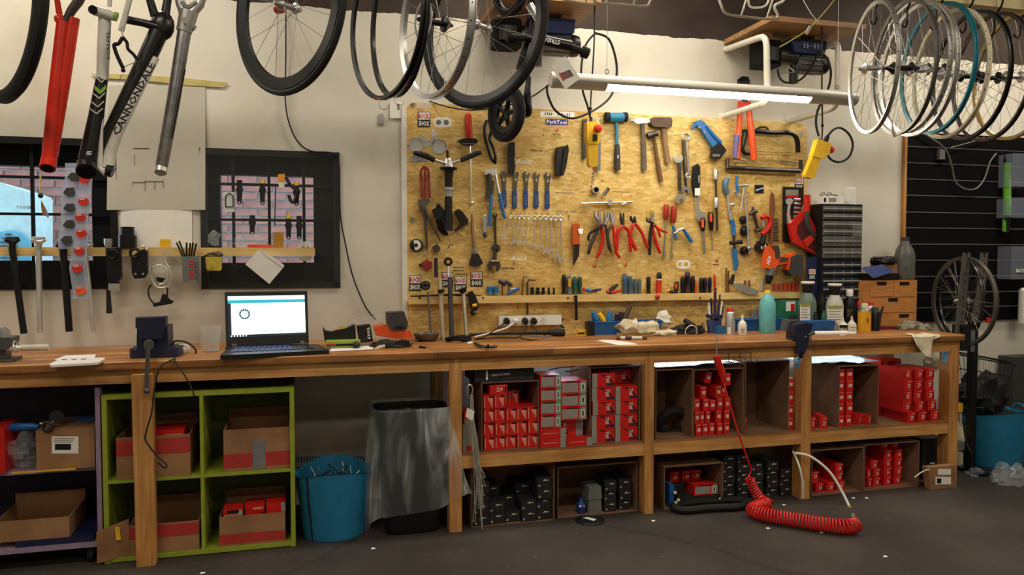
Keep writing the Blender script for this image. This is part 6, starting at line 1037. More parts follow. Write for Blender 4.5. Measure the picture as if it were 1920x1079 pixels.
t = bt('bicycle_leaflet', 'white folded leaflet with dark pictures propped on a maroon box', 'leaflet', 1680, 614, -.2); part('page', M().poly([P(px, py, -.22) for px, py in ((1651, 590), (1695, 589), (1708, 604), (1706, 612), (1675, 614), (1668, 602))], (0, .05, .01)), 'white_paper', t)
for k, x in enumerate((1667, 1680, 1693)): part('picture', M().poly([P(px, py, -.224) for px, py in ((x, 600), (x+10, 599.5), (x+13, 609), (x+4, 610))], (0, .002, 0)), mat('leaf_pic', (96, 98, 84), .6, var=.7, scale=80), t)
solo('maroon_box', BX(1651, 613, 1682, 628, -.3, .1, BT), mat('maroon', (104, 28, 40), .5), 'low maroon box under the leaflet at the right worktop end', 'box')
solo('grey_rag', blob(P(1712, 618, -.3), (L(36, 1712, -.3), .08, .05), .45, 11, 31, 52, 28, BT+.001), 'rag_grey', 'grey-green rag heaped at the right worktop end', 'rag')
hr = M(); 
def hrag(u, v):
    x0 = 1712+u*54; fold = math.sin(u*9)*.012*(.3+v)
    if v < .3: p = P(x0, 628, BF-.004); return V((p.x, BF+.06*(.3-v)/.3-.004+.01*u, BT+.006+.006*math.sin(u*12)*(1-v)))
    d = (v-.3)/.7; ln = .05+.085*math.exp(-((u-.45)/.25)**2)-.04*u
    p = P(x0+6*d-14*d*u, 628, BF-.014); return V((p.x, BF-.012+fold-.01*d, BT-.002-d*ln))
hr.grid(hrag, 24, 16); hrv = list(hr.v); n0 = len(hrv); hr.v += [p+V((0, .004, .002)) for p in hrv]; hr.f += [tuple(n0+i for i in q[::-1]) for q in hr.f]
solo('hanging_rag', hr, 'rag_pale', 'pale rag hanging over the front edge at the right worktop end', 'rag')
# small vise on the front edge
t = bt('small_vise', 'small dark blue clamp-on vise on the right worktop edge', 'vise', 1508, 640, -.66); YV = -.70
part('jaw_block', M().poly([P(px, py, YV-.01) for px, py in ((1492, 610), (1512, 606), (1524, 608), (1521, 622), (1512, 630), (1496, 638), (1490, 626))], (0, .07, 0)), 'vise_blue', t); part('rear_fins', M().poly([P(px, py, YV+.05) for px, py in ((1486, 622), (1496, 618), (1496, 640), (1484, 638))], (0, .06, 0)), 'vise_blue', t); part('body', M().poly([P(px, py, YV-.012) for px, py in ((1493, 636), (1518, 632), (1513, 652), (1509, 664), (1494, 664), (1495, 648))], (0, .02, 0)), 'vise_blue', t); part('clamp_screw', M().cyl(P(1502, 660, YV-.004), P(1502, 672, YV-.004), .012, 10), 'black_metal', t); part('spindle', T([(1514, 629), (1526, 624)], [7, 8], YV, 8), 'iron_grey', t); part('tommy_bar', T([(1520, 630), (1520, 658)], 2.6, YV-.02, 6), 'iron_grey', t); part('table', M().poly([P(px, py, YV+.0) for px, py in ((1484, 637), (1496, 633), (1500, 640), (1486, 640))], (0, .05, 0)), 'vise_blue', t)
# ------------------------------------------------------------------ under the bench: cartons and tube boxes
YS = -.645
def kx(px, Y): return L(1, px, Y)
mat('print_white', (226, 214, 204), .5, var=0); mat('print_plum', (70, 30, 56), .5, var=0); mat('carton_dark', (34, 33, 34), .6)
_BP = {}
def box_proto(kind, w, d, h, flip=False):
    """meshes (local, origin at front bottom centre, front = -y) shared by alike boxes"""
    key = (kind, round(w, 4), round(d, 4), round(h, 4), flip)
    if key in _BP: return _BP[key]
    O = V((0, 0, 0)); ps = []; e = -.0008
    def fr(x0, z0, x1, z1, y=e): return M().poly([V((x0*w, y, z0*h)), V((x1*w, y, z0*h)), V((x1*w, y, z1*h)), V((x0*w, y, z1*h))], (0, .0006, 0))
    def tx(s, cx, cz, hh, ww, rot=0, y=e*2):
        ux, uy = {0: ((1, 0, 0), (0, 0, 1)), 90: ((0, 0, -1), (1, 0, 0)), 180: ((-1, 0, 0), (0, 0, -1)), 270: ((0, 0, 1), (-1, 0, 0))}[rot]
        return M().text(s, V((cx*w, y, cz*h)), ux, uy, hh, ww, .02)
    body = 'box_red'
    if kind == 'stair':
        ps = [('printed_label', fr(.08, .80, .46, .93), 'ink_black'), ('printed_stairs', M().poly([V((x*w, e, z*h)) for x, z in ((-.08, .78), (.36, .78), (.36, .18), (.22, .18), (.22, .36), (.10, .36), (.10, .52), (-.02, .52), (-.02, .66), (-.08, .66))], (0, .0006, 0)), mat('print_pink', (226, 150, 130), .5, var=0)), ('printed_stripe', fr(-.44, .12, -.36, .88), 'print_pink')]
    elif kind == '700':
        ps = [('grey_end', fr(-.5, 0, -.28, 1), 'box_grey'), ('printed_number', tx('700', .18, .56, w*.20, h*.5, 90), 'print_white'), ('printed_label', fr(.12, .08, .5, .26), 'print_plum'), ('printed_swoosh', M().poly([V((x*w, e*1.4, z*h)) for x, z in ((-.2, .97), (.02, .9), (.22, .72), (.34, .5), (.46, .22), (.40, .2), (.26, .5), (.1, .72), (-.1, .88))], (0, .0006, 0)), 'ink_black')]
    elif kind == '700u':
        ps = [('grey_end', fr(.22, 0, .5, 1), 'box_grey'), ('printed_number', tx('700', -.22, .5, w*.16, h*.5, 270), 'print_white'), ('printed_label', fr(-.46, .78, -.1, .92), 'ink_black')]
    elif kind == 'silver':
        ps = [('grey_panel', fr(-.46, .12, .17, .84), 'box_grey'), ('grey_end', fr(.22, .03, .5, .97), 'box_grey'), ('barcode_label', fr(.29, .22, .43, .78, e*1.6), 'print_white'), ('barcode', fr(.33, .3, .39, .7, e*2.2), 'ink_black'), ('dark_lip', fr(-.3, .88, .3, .97), 'ink_black')]
    elif kind == 'long':
        ps = [('grey_end', fr(.28, 0, .5, 1), 'box_grey'), ('printed_line', fr(-.38, .47, .18, .54), 'print_pink')]
    elif kind == 'lite':
        ps = [('printed_panel', fr(-.28, .36, .36, .66), 'print_pink'), ('printed_mark', fr(-.06, .40, .26, .63, e*1.6), 'print_white'), ('pale_top', fr(-.46, .84, .46, .97), mat('red_pale', (214, 92, 80), .5, var=0))]
    elif kind == 'black':
        body = 'carton_dark'; ps = [('printed_wing', M().poly([V((x*w, e, z*h)) for x, z in ((-.1, .66), (.08, .84), (.14, .74), (.32, .76), (.3, .70), (.1, .68))], (0, .0006, 0)), 'print_white'), ('printed_letter', tx('W', -.34, .24, h*.2, w*.16), 'print_white')]
    else:
        ps = [('printed_number', tx(kind, .06, .5, h*.42, w*.36, 180 if flip else 0), 'print_white'), ('printed_bar', fr(.36 if not flip else -.44, .15, .44 if not flip else -.36, .75), 'ink_black'), ('printed_line', fr(-.1, .84, .44, .9), 'print_pink')]
    bm = M().box((0, d/2, h/2), (w, d, h))
    _BP[key] = (_mesh('tube_box', bm, body, O), [(n, _mesh(n, m_, mm, O)) for n, m_, mm in ps]); return _BP[key]
def tbox(kind, label, x, z, w, h, Y=YS, d=.14, rz=0, flip=False, group='inner tube boxes', name='inner_tube_box', tilt=0):
    w -= .0012; h -= .0008
    bm, ps = box_proto(kind, w, d, h, flip); o = bpy.data.objects.new(name, bm); COL.objects.link(o)
    o.location = (x, Y, z); o.rotation_euler = (0, tilt, rz); tag(o, label, 'box', group)
    for n, me in ps: c = bpy.data.objects.new(n, me); COL.objects.link(c); c.parent = o
    return o
RN = ['bottom', 'second', 'third', 'fourth', 'fifth', 'sixth']; CN = ['first', 'second', 'third', 'fourth', 'fifth']
def xz(px, Y=YS): return P(px, 760, Y).x
def carton(label, x0, x1, y0, Y, depth, floor, m_='carton_brown', top=True, flap=None, name='open_carton'):
    a, b = P(x0, 800, Y).x, P(x1, 800, Y).x; z1 = P((x0+x1)/2, y0, Y).z; z0 = floor; th = .005; t = thing(name, label, 'carton', ((a+b)/2, Y+depth/2, z0))
    part('back', M().lohi((a, Y+depth-th, z0+.001), (b, Y+depth, z1)), m_, t); part('side', M().lohi((a, Y, z0+.001), (a+th, Y+depth-th, z1)), m_, t); part('side', M().lohi((b-th, Y, z0+.001), (b, Y+depth-th, z1)), m_, t); part('bottom', M().lohi((a+th, Y, z0+.001), (b-th, Y+depth-th, z0+.005)), m_, t)
    if top: part('top', M().lohi((a+th, Y, z1-th), (b-th, Y+depth-th, z1)), m_, t)
    return t, a, b, z0+.005, z1
# bay 1, shelf -------------------------------------------------------------
z0 = SH+.005; w = (xz(1009)-xz(906))/5; h = .0735
carton('open carton of small red boxes with stair print on the left shelf', 903, 1010.5, 716, YS+.004, .3, SH)
for r in range(3):
    for c_ in range(5): tbox('stair', f'small red stair-print box, {CN[c_]} from left in the {RN[r]} row of the left carton', xz(908)+w*(c_+.5), z0+h*r, w*.97, h, YS+.008+.006*((r*5+c_) % 3), .2)
for k, (c_, hh) in enumerate(((.5, h*.98), (1.5, h))): tbox('stair', ['small red box on top of the left stack with a torn grey side', 'red box turned upside down on top of the left stack'][k], xz(907)+w*c_, z0+3*h, w*.95, hh, YS+.012, .11)
for k in range(2): tbox('stair', ['dim red box at the back of the left carton, left of two', 'dim red box at the back of the left carton, right of two'][k], xz(952)+w*k, z0+3*h, w, h, -.54, .12)
tbox('29', 'red box lying on its side atop the left stack', xz(936), z0+4*h, w*1.6, h*.7, YS+.014, .11)
t = thing('cable_housing_box', 'long black box lettered CABLE HOUSING lying on the left cartons', 'box', (xz(943), -.6, P(943, 716, YS).z)); part('box', BX(890, 692.5, 1001, 716, YS+.02, .25), 'carton_dark', t); part('printed_name', M().text('CABLE HOUSING', P(938, 703, YS+.0185), (1, 0, .03), (0, 0, 1), L(4.5, 938, YS), L(38, 938, YS)), 'ink_white', t); part('printed_wing', G(arc(913, 704, 2.2, 0, 350, 12, 10), YS+.0186, .001), 'ink_white', t)
w1, w2 = xz(1052)-xz(1013), xz(1100)-xz(1052); hs = .066
for k in range(2): tbox('long', ['red long box with a grey end, lowest left beside the silver boxes', 'red long box with a grey end, second up beside the silver boxes'][k], (xz(1012)+xz(1061))/2, SH+.0005+k*.052, xz(1061)-xz(1012), .052, YS-.006, .12)
tbox('long', 'red long box with a grey end jutting out right of the silver stack', (xz(1061.5)+xz(1110))/2, SH+.0005, xz(1110)-xz(1061.5), .046, YS-.008, .06)
for k in range(4): tbox('silver', f'silver-sided tube box, {RN[k]} of four in the left silver column', xz(1013)+w1/2, SH+.106+k*hs*1.085, w1, hs*1.08, YS, .16)
for k in range(2): tbox('700u', ['red box with upside-down 700, lower one under the right silver column', 'red box with upside-down 700, upper one under the right silver column'][k], xz(1052)+w2/2, SH+.0005+k*.0705, w2, .070, YS+.056, .16)
for k in range(3): tbox('silver', f'silver-sided tube box, {RN[k]} of three in the right silver column', xz(1052)+w2/2, SH+.142+k*hs*1.08, w2, hs*1.07, YS+.002, .16)
carton('open carton packed with red 700 boxes at the right of the left bay', 1106, 1200, 688, YS+.006, .32, SH)
w = (xz(1198)-xz(1110))/2; h = .0765
for r in range(5):
    for c_ in range(2):
        dx = (.012 if r == 2 and c_ == 0 else (.004 if r > 2 else 0)); tbox('700', f'red box marked 700, {["left", "right"][c_]} one in the {RN[r]} row of its carton', xz(1110)+w*(c_+.5)+dx*.4, z0+h*r, w*(.97 if r != 2 else .95), h, YS+.010+(.10 if (r == 4 and c_ == 1) else 0)+.004*(r % 2), .18)
# bay 1, floor
t, a, b, zz, z1 = carton('open carton of black boxes on the floor under the left shelf', 884, 1040, 874, YS+.01, .34, 0)
h = .0575; wb_ = (b-a-.02)/5
for c_, n in enumerate((4, 2, 1, 2, 4)):
    for r in range(n): tbox('black', f'black box with white wing logo, {RN[r]} in the {CN[c_]} pile of the left floor carton', a+.01+wb_*(c_+.5), zz+h*r, wb_*.97, h, YS+.016+.008*((c_+r) % 3), .16, group='black boxes under the bench', name='black_part_box')
for k, (c_, r) in enumerate(((1, 2), (2, 1), (3, 2))): tbox('black', f'black box set back in the {CN[c_]} pile of the left floor carton', a+.01+wb_*(c_+.5), zz+h*r, wb_*.97, h, YS+.14, .16, group='black boxes under the bench', name='black_part_box')
t, a, b, zz, z1 = carton('open brown carton on the floor with grey packs and black boxes', 1046, 1196, 872, YS+.03, .34, 0)
for c_ in range(2):
    for r in range(3): tbox('black', f'black box with white wing logo, {RN[r]} in the {["left", "right"][c_]} pile of the brown floor carton', P(1145+28*c_, 900, YS+.05).x, zz+h*r, .072, h, YS+.05+.01*((r+c_) % 2), .16, group='black boxes under the bench', name='black_part_box')
for k in range(2): solo('grey_pack', M().poly([P(x_, 900, YS+.05)*1+V((0, 0, 0)) for x_ in ()] or [(P(1103, 900, YS+.05).x, YS+.05, zz+.0005+k*.075), (P(1129, 900, YS+.05).x, YS+.05, zz+.0005+k*.075), (P(1127, 900, YS+.05).x, YS+.05, zz+.072+k*.075), (P(1105, 900, YS+.05).x, YS+.05, zz+.072+k*.075)], (0, .12, 0)), 'grey_plastic', ['grey tapered pack standing on the brown carton floor', 'grey tapered pack stacked on another in the brown carton'][k], 'pack')
t = thing('blue_bottle', 'small blue capped bottle inside the brown floor carton', 'bottle', (P(1091, 900, YS+.08).x, YS+.08, zz)); part('bottle', LA(1091, YS+.08, [(8, 964), (9, 960), (9, 945), (4, 940), (3, 934)], 14, zz), 'ink_blue', t); part('label_print', G(qrect(1086, 948, 1096, 952), YS+.055, .001), 'print_white', t)
pd = thing('round_plate', 'flat black disc lying on the floor in front of the brown carton', 'disc', (PZ(1106, 978, 0).x, PZ(1106, 978, 0).y, 0)); c = PZ(1106, 977, 0); part('disc', M().lathe([(.075, 0), (.08, .004), (.07, .006)], c, (0, 0, 1), 28), 'black_plastic', pd); part('rim', M().ring(c+V((0, 0, .006)), .076, .003, (0, 0, 1), 28, 6), 'dark_steel', pd)
solo('paper_scrap', M().poly([c+V(p) for p in ((-.03, .03, .008), (.0, .036, .008), (.03, -.02, .010), (.01, -.03, .008))], (0, 0, .001)), 'white_paper', 'crumpled white paper scrap on the black disc', 'paper')
# cable bunch
t = thing('brake_cable_bunch', 'bunch of steel brake cables hanging from the left shelf with a white tag', 'cables', P(895, 990, -.69))
for k in range(22):
    r = random.Random(k); x0 = 884+r.uniform(-3, 3); x1 = 893+r.uniform(-6, 18); y1 = r.choice((900, 915, 930, 945, 960, 985))+r.uniform(-8, 8); xm = 890+r.uniform(-3, 8)
    cb = part('cable', T(cr_spline([(x0, 740+r.uniform(0, 12)), (x0+2, 790), (xm, 850), (x1, y1)], 3), 1.3, -.69-.02*r.random(), 4), mat('cable_grey', (186, 180, 168), .4, .3), t); q = P(x1, y1, -.70); part('cable_end', M().cyl(q, q-V((0, 0, .006)), .0035, 6), 'alloy', cb)
part('tag', G([(876, 765), (890, 772), (886, 790), (873, 782)], -.71, .002), 'white_paper', t); part('hook', T(cr_spline([(884, 744), (886, 728), (880, 722), (876, 730), (878, 745)], 4), 3, -.69, 6), 'alloy', t)
solo('grey_strip_pack', BX(868, 800, 874, 856, YS+.02, .1, SH+.0005), 'box_grey', 'narrow grey pack beside the bench leg on the left shelf', 'pack'); tbox('silver', 'dark red box with a white label standing behind the hanging cables', xz(884), SH+.0005, .055, .2, YS+.06, .14)
# bay 2, shelf -------------------------------------------------------------
carton('empty open carton at the left of the middle bay', 1229, 1299, 693, YS+.004, .34, SH); t = thing('coiled_tyre', 'folded black tyre lying in the empty carton of the middle bay', 'tyre', (xz(1245), -.5, SH+.008)); part('tyre_loop', M().ring((xz(1262, -.5), -.50, SH+.062), .075, .026, (.2, 1, .3), 28, 8, a0=0, a1=PI*1.9), 'black_rubber', t)
carton('open carton of slim red boxes in the middle bay', 1300, 1394, 692, YS+.004, .34, SH)
D = [[1312, 1325, 1338, 1352, 1365.5], [1309.5, 1319.5, 1329.5, None, 1351, 1365], [1310, 1325.5, 1338.5, 1353, 1366], [1320.5, 1349, 1367], [1366.5]]
h = .0705; w = .0365
for r, row in enumerate(D):
    for c_, px in enumerate(row):
        if px: tbox('lite', f'slim red box, number {["one", "two", "three", "four", "five", "six"][c_]} from left in the {RN[r]} row of the middle bay carton', xz(px), z0+h*r, w*(.8 if r == 1 and c_ < 3 else 1), h*(.88 if (r == 2 and c_ == 2) else 1), YS+.010+(.05 if r > 2 and c_ == 2 else .004*((r+c_) % 3)), .13)
tbox('lite', 'slim red box leaning tilted on top of the middle bay stack', xz(1334), z0+4*h+.012, w*1.1, h*.95, YS+.05, .12, tilt=.22)
t_, a, b, zz, z1 = carton('empty taller open carton right of the slim red boxes', 1396, 1479, 677, YS+.002, .34, SH); tbox('29', 'single orange-red box standing in the tall empty carton', xz(1404.5), zz+.0005, .038, .078, YS+.05, .1)
for r in range(4): tbox('lite', f'slim red box, {RN[r]} of the pile half hidden by the middle right leg', xz(1488), SH+.0005+(.0775*r), .042, .077, YS+.03, .14)
# bay 2, floor
t_, a, b, zz, z1 = carton('low open carton of mixed packs on the floor of the middle bay', 1246, 1357, 872, YS+.01, .34, 0)
for k, px in enumerate((1268, 1290, 1309)): tbox('24', f'dim red box at the back of the low floor carton, {CN[k]} from left', P(px, 900, -.5).x, zz+.10, .06, .06, -.48, .1)
solo('grey_filler_pack', M().lohi((P(1262, 900, -.5).x, -.5, zz+.001), (P(1325, 900, -.5).x, -.36, zz+.099)), 'dark_grey', 'dark grey pack carrying the dim red boxes in the low carton', 'pack')
tbox('silver', 'red and silver box lying at the front of the low floor carton', P(1322, 920, YS+.05).x, zz+.05, .15, .06, YS+.04, .1); solo('black_pack', M().lohi((P(1270, 930, YS+.04).x, YS+.035, zz+.001), (P(1350, 930, YS+.04).x, YS+.14, zz+.049)), 'carton_dark', 'flat black pack under the red and silver box', 'pack')
solo('blue_pack', M().lohi((P(1256, 900, YS+.03).x, YS+.03, zz+.001), (P(1264, 900, YS+.03).x, YS+.12, zz+.13)), 'blue_plastic', 'narrow blue pack at the left of the low floor carton', 'pack')
for k, (px, py) in enumerate(((1266, 924), (1272, 938), (1267, 943))): solo('round_end_cap', M().cyl(P(px, py, YS-.01), P(px, py, YS+.02), .009, 10), 'cream', ['cream round cap above two others at the low carton', 'cream round cap right of the lowest one', 'lowest cream round cap at the low carton'][k], 'cap')
t = thing('inner_tube', 'flattened black inner tube lying in front of the low floor carton', 'inner tube', PZ(1330, 955, 0)); part('tube_loop', M().tube([tuple(PZ(x_, y_, .025)) for x_, y_ in cr_spline([(1262, 948), (1285, 944), (1330, 940), (1385, 938), (1402, 942), (1385, 950), (1330, 953), (1285, 957), (1266, 954)], 4)], .02, 8, True), 'black_rubber', t); part('valve', M().tube([PZ(1347, 938, .045), PZ(1350, 935, .06)], .004, 6), 'alloy', t)
cols = ((1367, 5), (1394, 5), (1421, 4), (1449, 4), (1474, 3)); h = .0525
for c_, (px, n) in enumerate(cols):
    for r in range(n): tbox('black', f'black box with white wing logo, {RN[r]} in the {CN[c_]} pile behind the red hose', P(px, 900, YS+.06).x, .001+h*r, .0765, h, YS+.06+.008*((c_+r) % 2), .18, group='black boxes under the bench', name='black_part_box')
# bay 3, shelf -------------------------------------------------------------
tbox('29', 'red box standing right behind the middle right leg', xz(1525), SH+.0005, .04, .074, YS+.002, .12); tbox('29', 'red box turned slightly at the front of the right bay', xz(1546), SH+.0005, .046, .072, YS+.004, .15, rz=-.35)
carton('empty narrow carton at the left of the right bay', 1536, 1570, 684, YS+.20, .14, SH); carton('open carton of red boxes in the right bay', 1572, 1646, 686, YS+.004, .34, SH)
h = .069
for r in range(1, 5):
    for c_ in range(2): tbox('lite', f'red box, {["left", "right"][c_]} in the {RN[r]} row of the right bay carton', xz(1583+16.5*c_), z0+h*r, .047, h, YS+.03+.004*((r+c_) % 2), .12)
for c_ in range(2): tbox('lite', f'red box, {["left", "right"][c_]} in the bottom row of the right bay carton', xz(1579.5+14*c_), z0, .041, h, YS+.01, .14)
tbox('29', 'red box lying askew in the right bay carton, left of two', xz(1620), z0, .046, .06, YS+.03, .12, rz=.5); tbox('29', 'red box lying askew in the right bay carton, right of two', xz(1634), z0, .046, .06, YS+.014, .14, rz=.35)
for r in range(5):
    for c_ in range(2): tbox('29', f'shadowed red box at the back of the right bay, {["left", "right"][c_]} in the {RN[r]} row', P(1658+22*c_, 760, -.42).x, SH+.0005+.073*r, .066, .073, -.42, .14)
G29 = [(1710.5, 1732, 1755), (1703.5, 1726, 1748.5), (1703, 1723.5, 1743.5), (1703.5, 1723.5, 1743.5), (1703, 1723.5, 1743.5)]; h = .0665
for r, row in enumerate(G29):
    for c_, px in enumerate(row): tbox('29', f'red box marked 29, {["left", "middle", "right"][c_]} in the {RN[r]} row of the open stack', xz(px)+(.004 if c_ == 2 else 0), SH+.0005+h*r, .0625, h, YS+.004+.004*((r*2+c_) % 3), .2, flip=(c_ == 0 and r in (2, 4)))
# bay 3, floor
t_, a, b, zz, z1 = carton('left of the two open floor cartons with numbered red boxes', 1523, 1621, 842, YS+.004, .36, 0); h = .055
for r, row in enumerate(((1537, 1557.5, 1577), (1540, 1573), (1573,))):
    for c_, px in enumerate(row): tbox('24', f'red 24 box, {CN[c_]} from left, {RN[r]} row of the left numbered floor carton', P(px, 900, YS+.05).x, zz+h*r, .0555, h, YS+.05+(.06 if r == 1 and c_ == 0 else 0), .16)
t_, a, b, zz, z1 = carton('right of the two open floor cartons with numbered red boxes', 1622, 1725, 831, YS+.004, .36, 0)
for r, row in enumerate(((1631, 1645, 1664.5, 1683.5), (1630, 1644, 1665, 1684), (1639, 1665, 1684), (1665.5, 1684.5), (1665, 1684.5))):
    for c_, px in enumerate(row): tbox('26', f'red 26 box, {CN[c_]} from left, {RN[r]} row of the right numbered floor carton', P(px, 900, YS+.06).x, zz+h*r, .055 if not (c_ == 0 and r < 2) else .03, h, YS+.06+(.03 if r > 3 else .004*((r+c_) % 2)), .16)
t = thing('black_crate', 'plain black box with a tiny white mark on the floor by the right leg', 'box', (P(1750, 900, -.5).x, -.5, 0)); part('box', M().lohi((P(1728, 880, -.52).x, -.52, .001), (P(1772, 880, -.52).x, -.38, .26)), 'carton_dark', t); part('printed_mark', G(qrect(1744, 868, 1753, 871), -.5215, .001), 'ink_white', t)
t = thing('small_carton_box', 'small worn cardboard box with white labels in front of the right leg', 'carton', PZ(1767, 922, 0)); YQ = -.72
part('box', M().poly([V((P(1739, 900, YQ).x, YQ, .14)), V((P(1790, 900, YQ).x, YQ, .14)), V((P(1794, 900, YQ).x, YQ, .001)), V((P(1745, 900, YQ).x, YQ, .001))], (0, .045, 0)), 'cardboard', t)
for q in ((1759, 880, 1783, 891), (1754, 895, 1783, 909)): part('white_label', G(qrect(*q), YQ-.001, .0008), 'white_paper', t)
part('barcode', G(qrect(1757, 898, 1765, 907), YQ-.002, .0008), 'ink_black', t); part('torn_edge', T([(1745, 923), (1770, 921), (1795, 920)], [3, 4, 3], YQ-.004, 6), mat('tape_clear', (170, 150, 124), .3), t); part('zip_tie', T(cr_spline([(1742, 881), (1732, 884), (1722, 890), (1715, 896)], 4), 2.2, YQ, 5), 'white_plastic', t)
# lamp and plastic sheet under the worktop -------------------------------------
t = thing('under_bench_lamp', 'slim cool white tube lamp fixed under the worktop behind the rail', 'lamp', (xz(1400), -.36, .87)); part('housing', M().lohi((xz(1060), -.39, .885), (xz(1680), -.33, .906)), 'white_metal', t); part('glow_tube', M().cyl((xz(1062), -.36, .876), (xz(1678), -.36, .876), .008, 10), mat('cool_glow', (206, 232, 255), .5, emit=30, var=0), t)
mat('sheet_plastic', (214, 224, 228), .3, alpha=.9, var=.05)
def sheet(x0, x1, za, sd):
    def fn(u, v):
        x = x0+(x1-x0)*u; y = -.63+.42*v; return V((x, y, za+.010*NZ.noise(V((x*7+sd, y*9, 0)))+.006*NZ.noise(V((x*22, y*20, sd)))))
    m = M().grid(fn, 40, 14); n0 = len(m.v); m.v += [p+V((0, 0, .002)) for p in m.v[:n0]]; m.f += [tuple(n0+i for i in q) for q in m.f]; return m
solo('plastic_sheet', sheet(xz(1105), xz(1197), .838, 1), 'sheet_plastic', 'whitish plastic sheet over the left bay cartons', 'plastic sheet'); solo('plastic_sheet', sheet(xz(1230), xz(1394), .812, 4), 'sheet_plastic', 'whitish plastic sheet over the middle bay cartons', 'plastic sheet'); solo('plastic_sheet', sheet(xz(1524), xz(1650), .79, 9), 'sheet_plastic', 'whitish plastic sheet over the right bay cartons', 'plastic sheet')
solo('black_wire_tangle', T(cr_spline([(1030, 694, -.5), (1050, 690, -.55), (1072, 688, -.5), (1090, 684, -.5), (1082, 694, -.45), (1060, 697, -.5)], 5), 2.5, -.5, 6), 'black_rubber', 'black wires lying on top of the silver boxes', 'wire')
# air gun and coiled hose ----------------------------------------------------------
t = thing('air_gun', 'red air gun hooked under the worktop edge with its hose', 'air gun', P(1345, 715, -.715)); part('body', T([(1344, 668), (1346, 680), (1350, 692), (1355, 712)], [13, 14, 12, 8], -.715, 10), 'red_plastic', t); part('trigger', T([(1351, 680), (1358, 696), (1358, 706)], [5, 5, 4], -.715, 8), 'red_paint', t); part('nozzle', T([(1344, 668), (1343, 640), (1345, 632)], [3, 2.5, 2.5], -.72, 6), 'alloy', t)
h = thing('coiled_hose', 'red coiled air hose spilling from the air gun onto the floor', 'air hose', PZ(1480, 975, 0)); part('straight_hose', T(cr_spline([(1354, 710, -.72), (1366, 750, -.74), (1384, 812, -.76), (1402, 862, -.77), (1408, 882, -.76), (1402, 897, -.76)], 5), 3.6, -.75, 8), 'red_plastic', h)
path = [P(1404, 897, -.76), P(1412, 915, -.76), P(1424, 935, -.78)]; path += [PZ(x_, y_, .045) for x_, y_ in ((1440, 946), (1424, 950), (1412, 958), (1440, 967), (1490, 975), (1540, 983), (1585, 988), (1606, 984))]
pp = [V(p) for p in cr_spline([tuple(p) for p in path], 30)]; turns = 58; out = []; ln = [0]
for i in range(1, len(pp)): ln.append(ln[-1]+(pp[i]-pp[i-1]).length)
N = turns*12; j = 0; bx = V((0, 0, 1)); prev = None
for i in range(N+1):
    s = ln[-1]*i/N
    while j < len(ln)-2 and ln[j+1] < s: j += 1
    f = (s-ln[j])/max(1e-9, ln[j+1]-ln[j]); p = pp[j].lerp(pp[j+1], f); tt = (pp[min(j+2, len(pp)-1)]-pp[max(j-1, 0)]).normalized()
    if prev is None: prev = frame(tt)[0]
    prev = (prev-tt*prev.dot(tt)).normalized(); by = tt.cross(prev); a = 2*PI*turns*i/N; R = .020+.014*min(1, s/.25); out.append(p+prev*(R*math.cos(a))+by*(R*math.sin(a)))
part('coil', M().tube(out, .0052, 6), 'red_plastic', h)
t = thing('white_hose', 'clear white air hose arching from the right leg to the red coil', 'hose', PZ(1598, 968, 0)); pth = [P(1490, 850, -.68), P(1520, 857, -.72), P(1555, 885, -.76), P(1580, 925, -.80), P(1593, 952, -.84)]; part('hose', M().tube(cr_spline([tuple(p) for p in pth], 6), .0075, 8), 'white_plastic', t); part('brass_fitting', M().lathe([(.010, 0), (.013, .012), (.013, .03), (.009, .034), (.009, .05)], pth[-1], (PZ(1600, 968, .03)-pth[-1]), 12), 'brass', t); part('coupling', M().tube([PZ(1599, 966, .045), PZ(1602, 978, .04)], .010, 8), 'alloy', t)
solo('white_hose_tail', M().tube(cr_spline([tuple(P(1486, 846, -.62)), tuple(P(1497, 870, -.70)), tuple(P(1505, 905, -.715)), tuple(P(1505, 935, -.70))], 5), .006, 8), 'white_plastic', 'thin white hose end hanging before the middle right leg', 'hose')
t = thing('cup_hook_rail', 'row of wire cup hooks hanging under the worktop apron', 'hooks', P(1385, 690, -.70)); part('rail_wire', T([(1345, 664), (1410, 662)], 1.6, -.69, 5), 'dark_steel', t)
for px in (1366, 1387, 1408): part('wire_hook', T(cr_spline([(px, 663), (px, 672), (px+1, 678), (px+7, 680), (px+11, 676), (px+9, 673)], 3), 1.6, -.70, 5), 'dark_steel', t)
# ------------------------------------------------------------------ left under the bench
YF = -.655
def pan(a, b): return M().lohi(a, b)
t = thing('lilac_cabinet', 'open lilac cabinet on castors at the left picture edge', 'cabinet', (P(60, 1060, YF).x, -.4, 0)); xr_ = P(190, 900, YF).x; xl_ = xr_-.95; zb = .085; zt_ = .82
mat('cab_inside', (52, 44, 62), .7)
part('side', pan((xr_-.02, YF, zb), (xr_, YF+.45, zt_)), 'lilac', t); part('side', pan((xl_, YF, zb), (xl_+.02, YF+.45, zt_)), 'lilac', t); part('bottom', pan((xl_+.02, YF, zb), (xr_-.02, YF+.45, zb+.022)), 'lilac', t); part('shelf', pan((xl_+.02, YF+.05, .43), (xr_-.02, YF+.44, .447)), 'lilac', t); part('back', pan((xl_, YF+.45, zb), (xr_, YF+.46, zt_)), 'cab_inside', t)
for x in (xl_+.06, xr_-.06): cs = part('castor', M().cyl((x-.012, YF+.06, .04), (x+.012, YF+.06, .04), .04, 18), 'black_rubber', t); part('castor_fork', M().tube([(x, YF+.06, .04), (x, YF+.07, zb)], .012, 8), 'steel', cs)
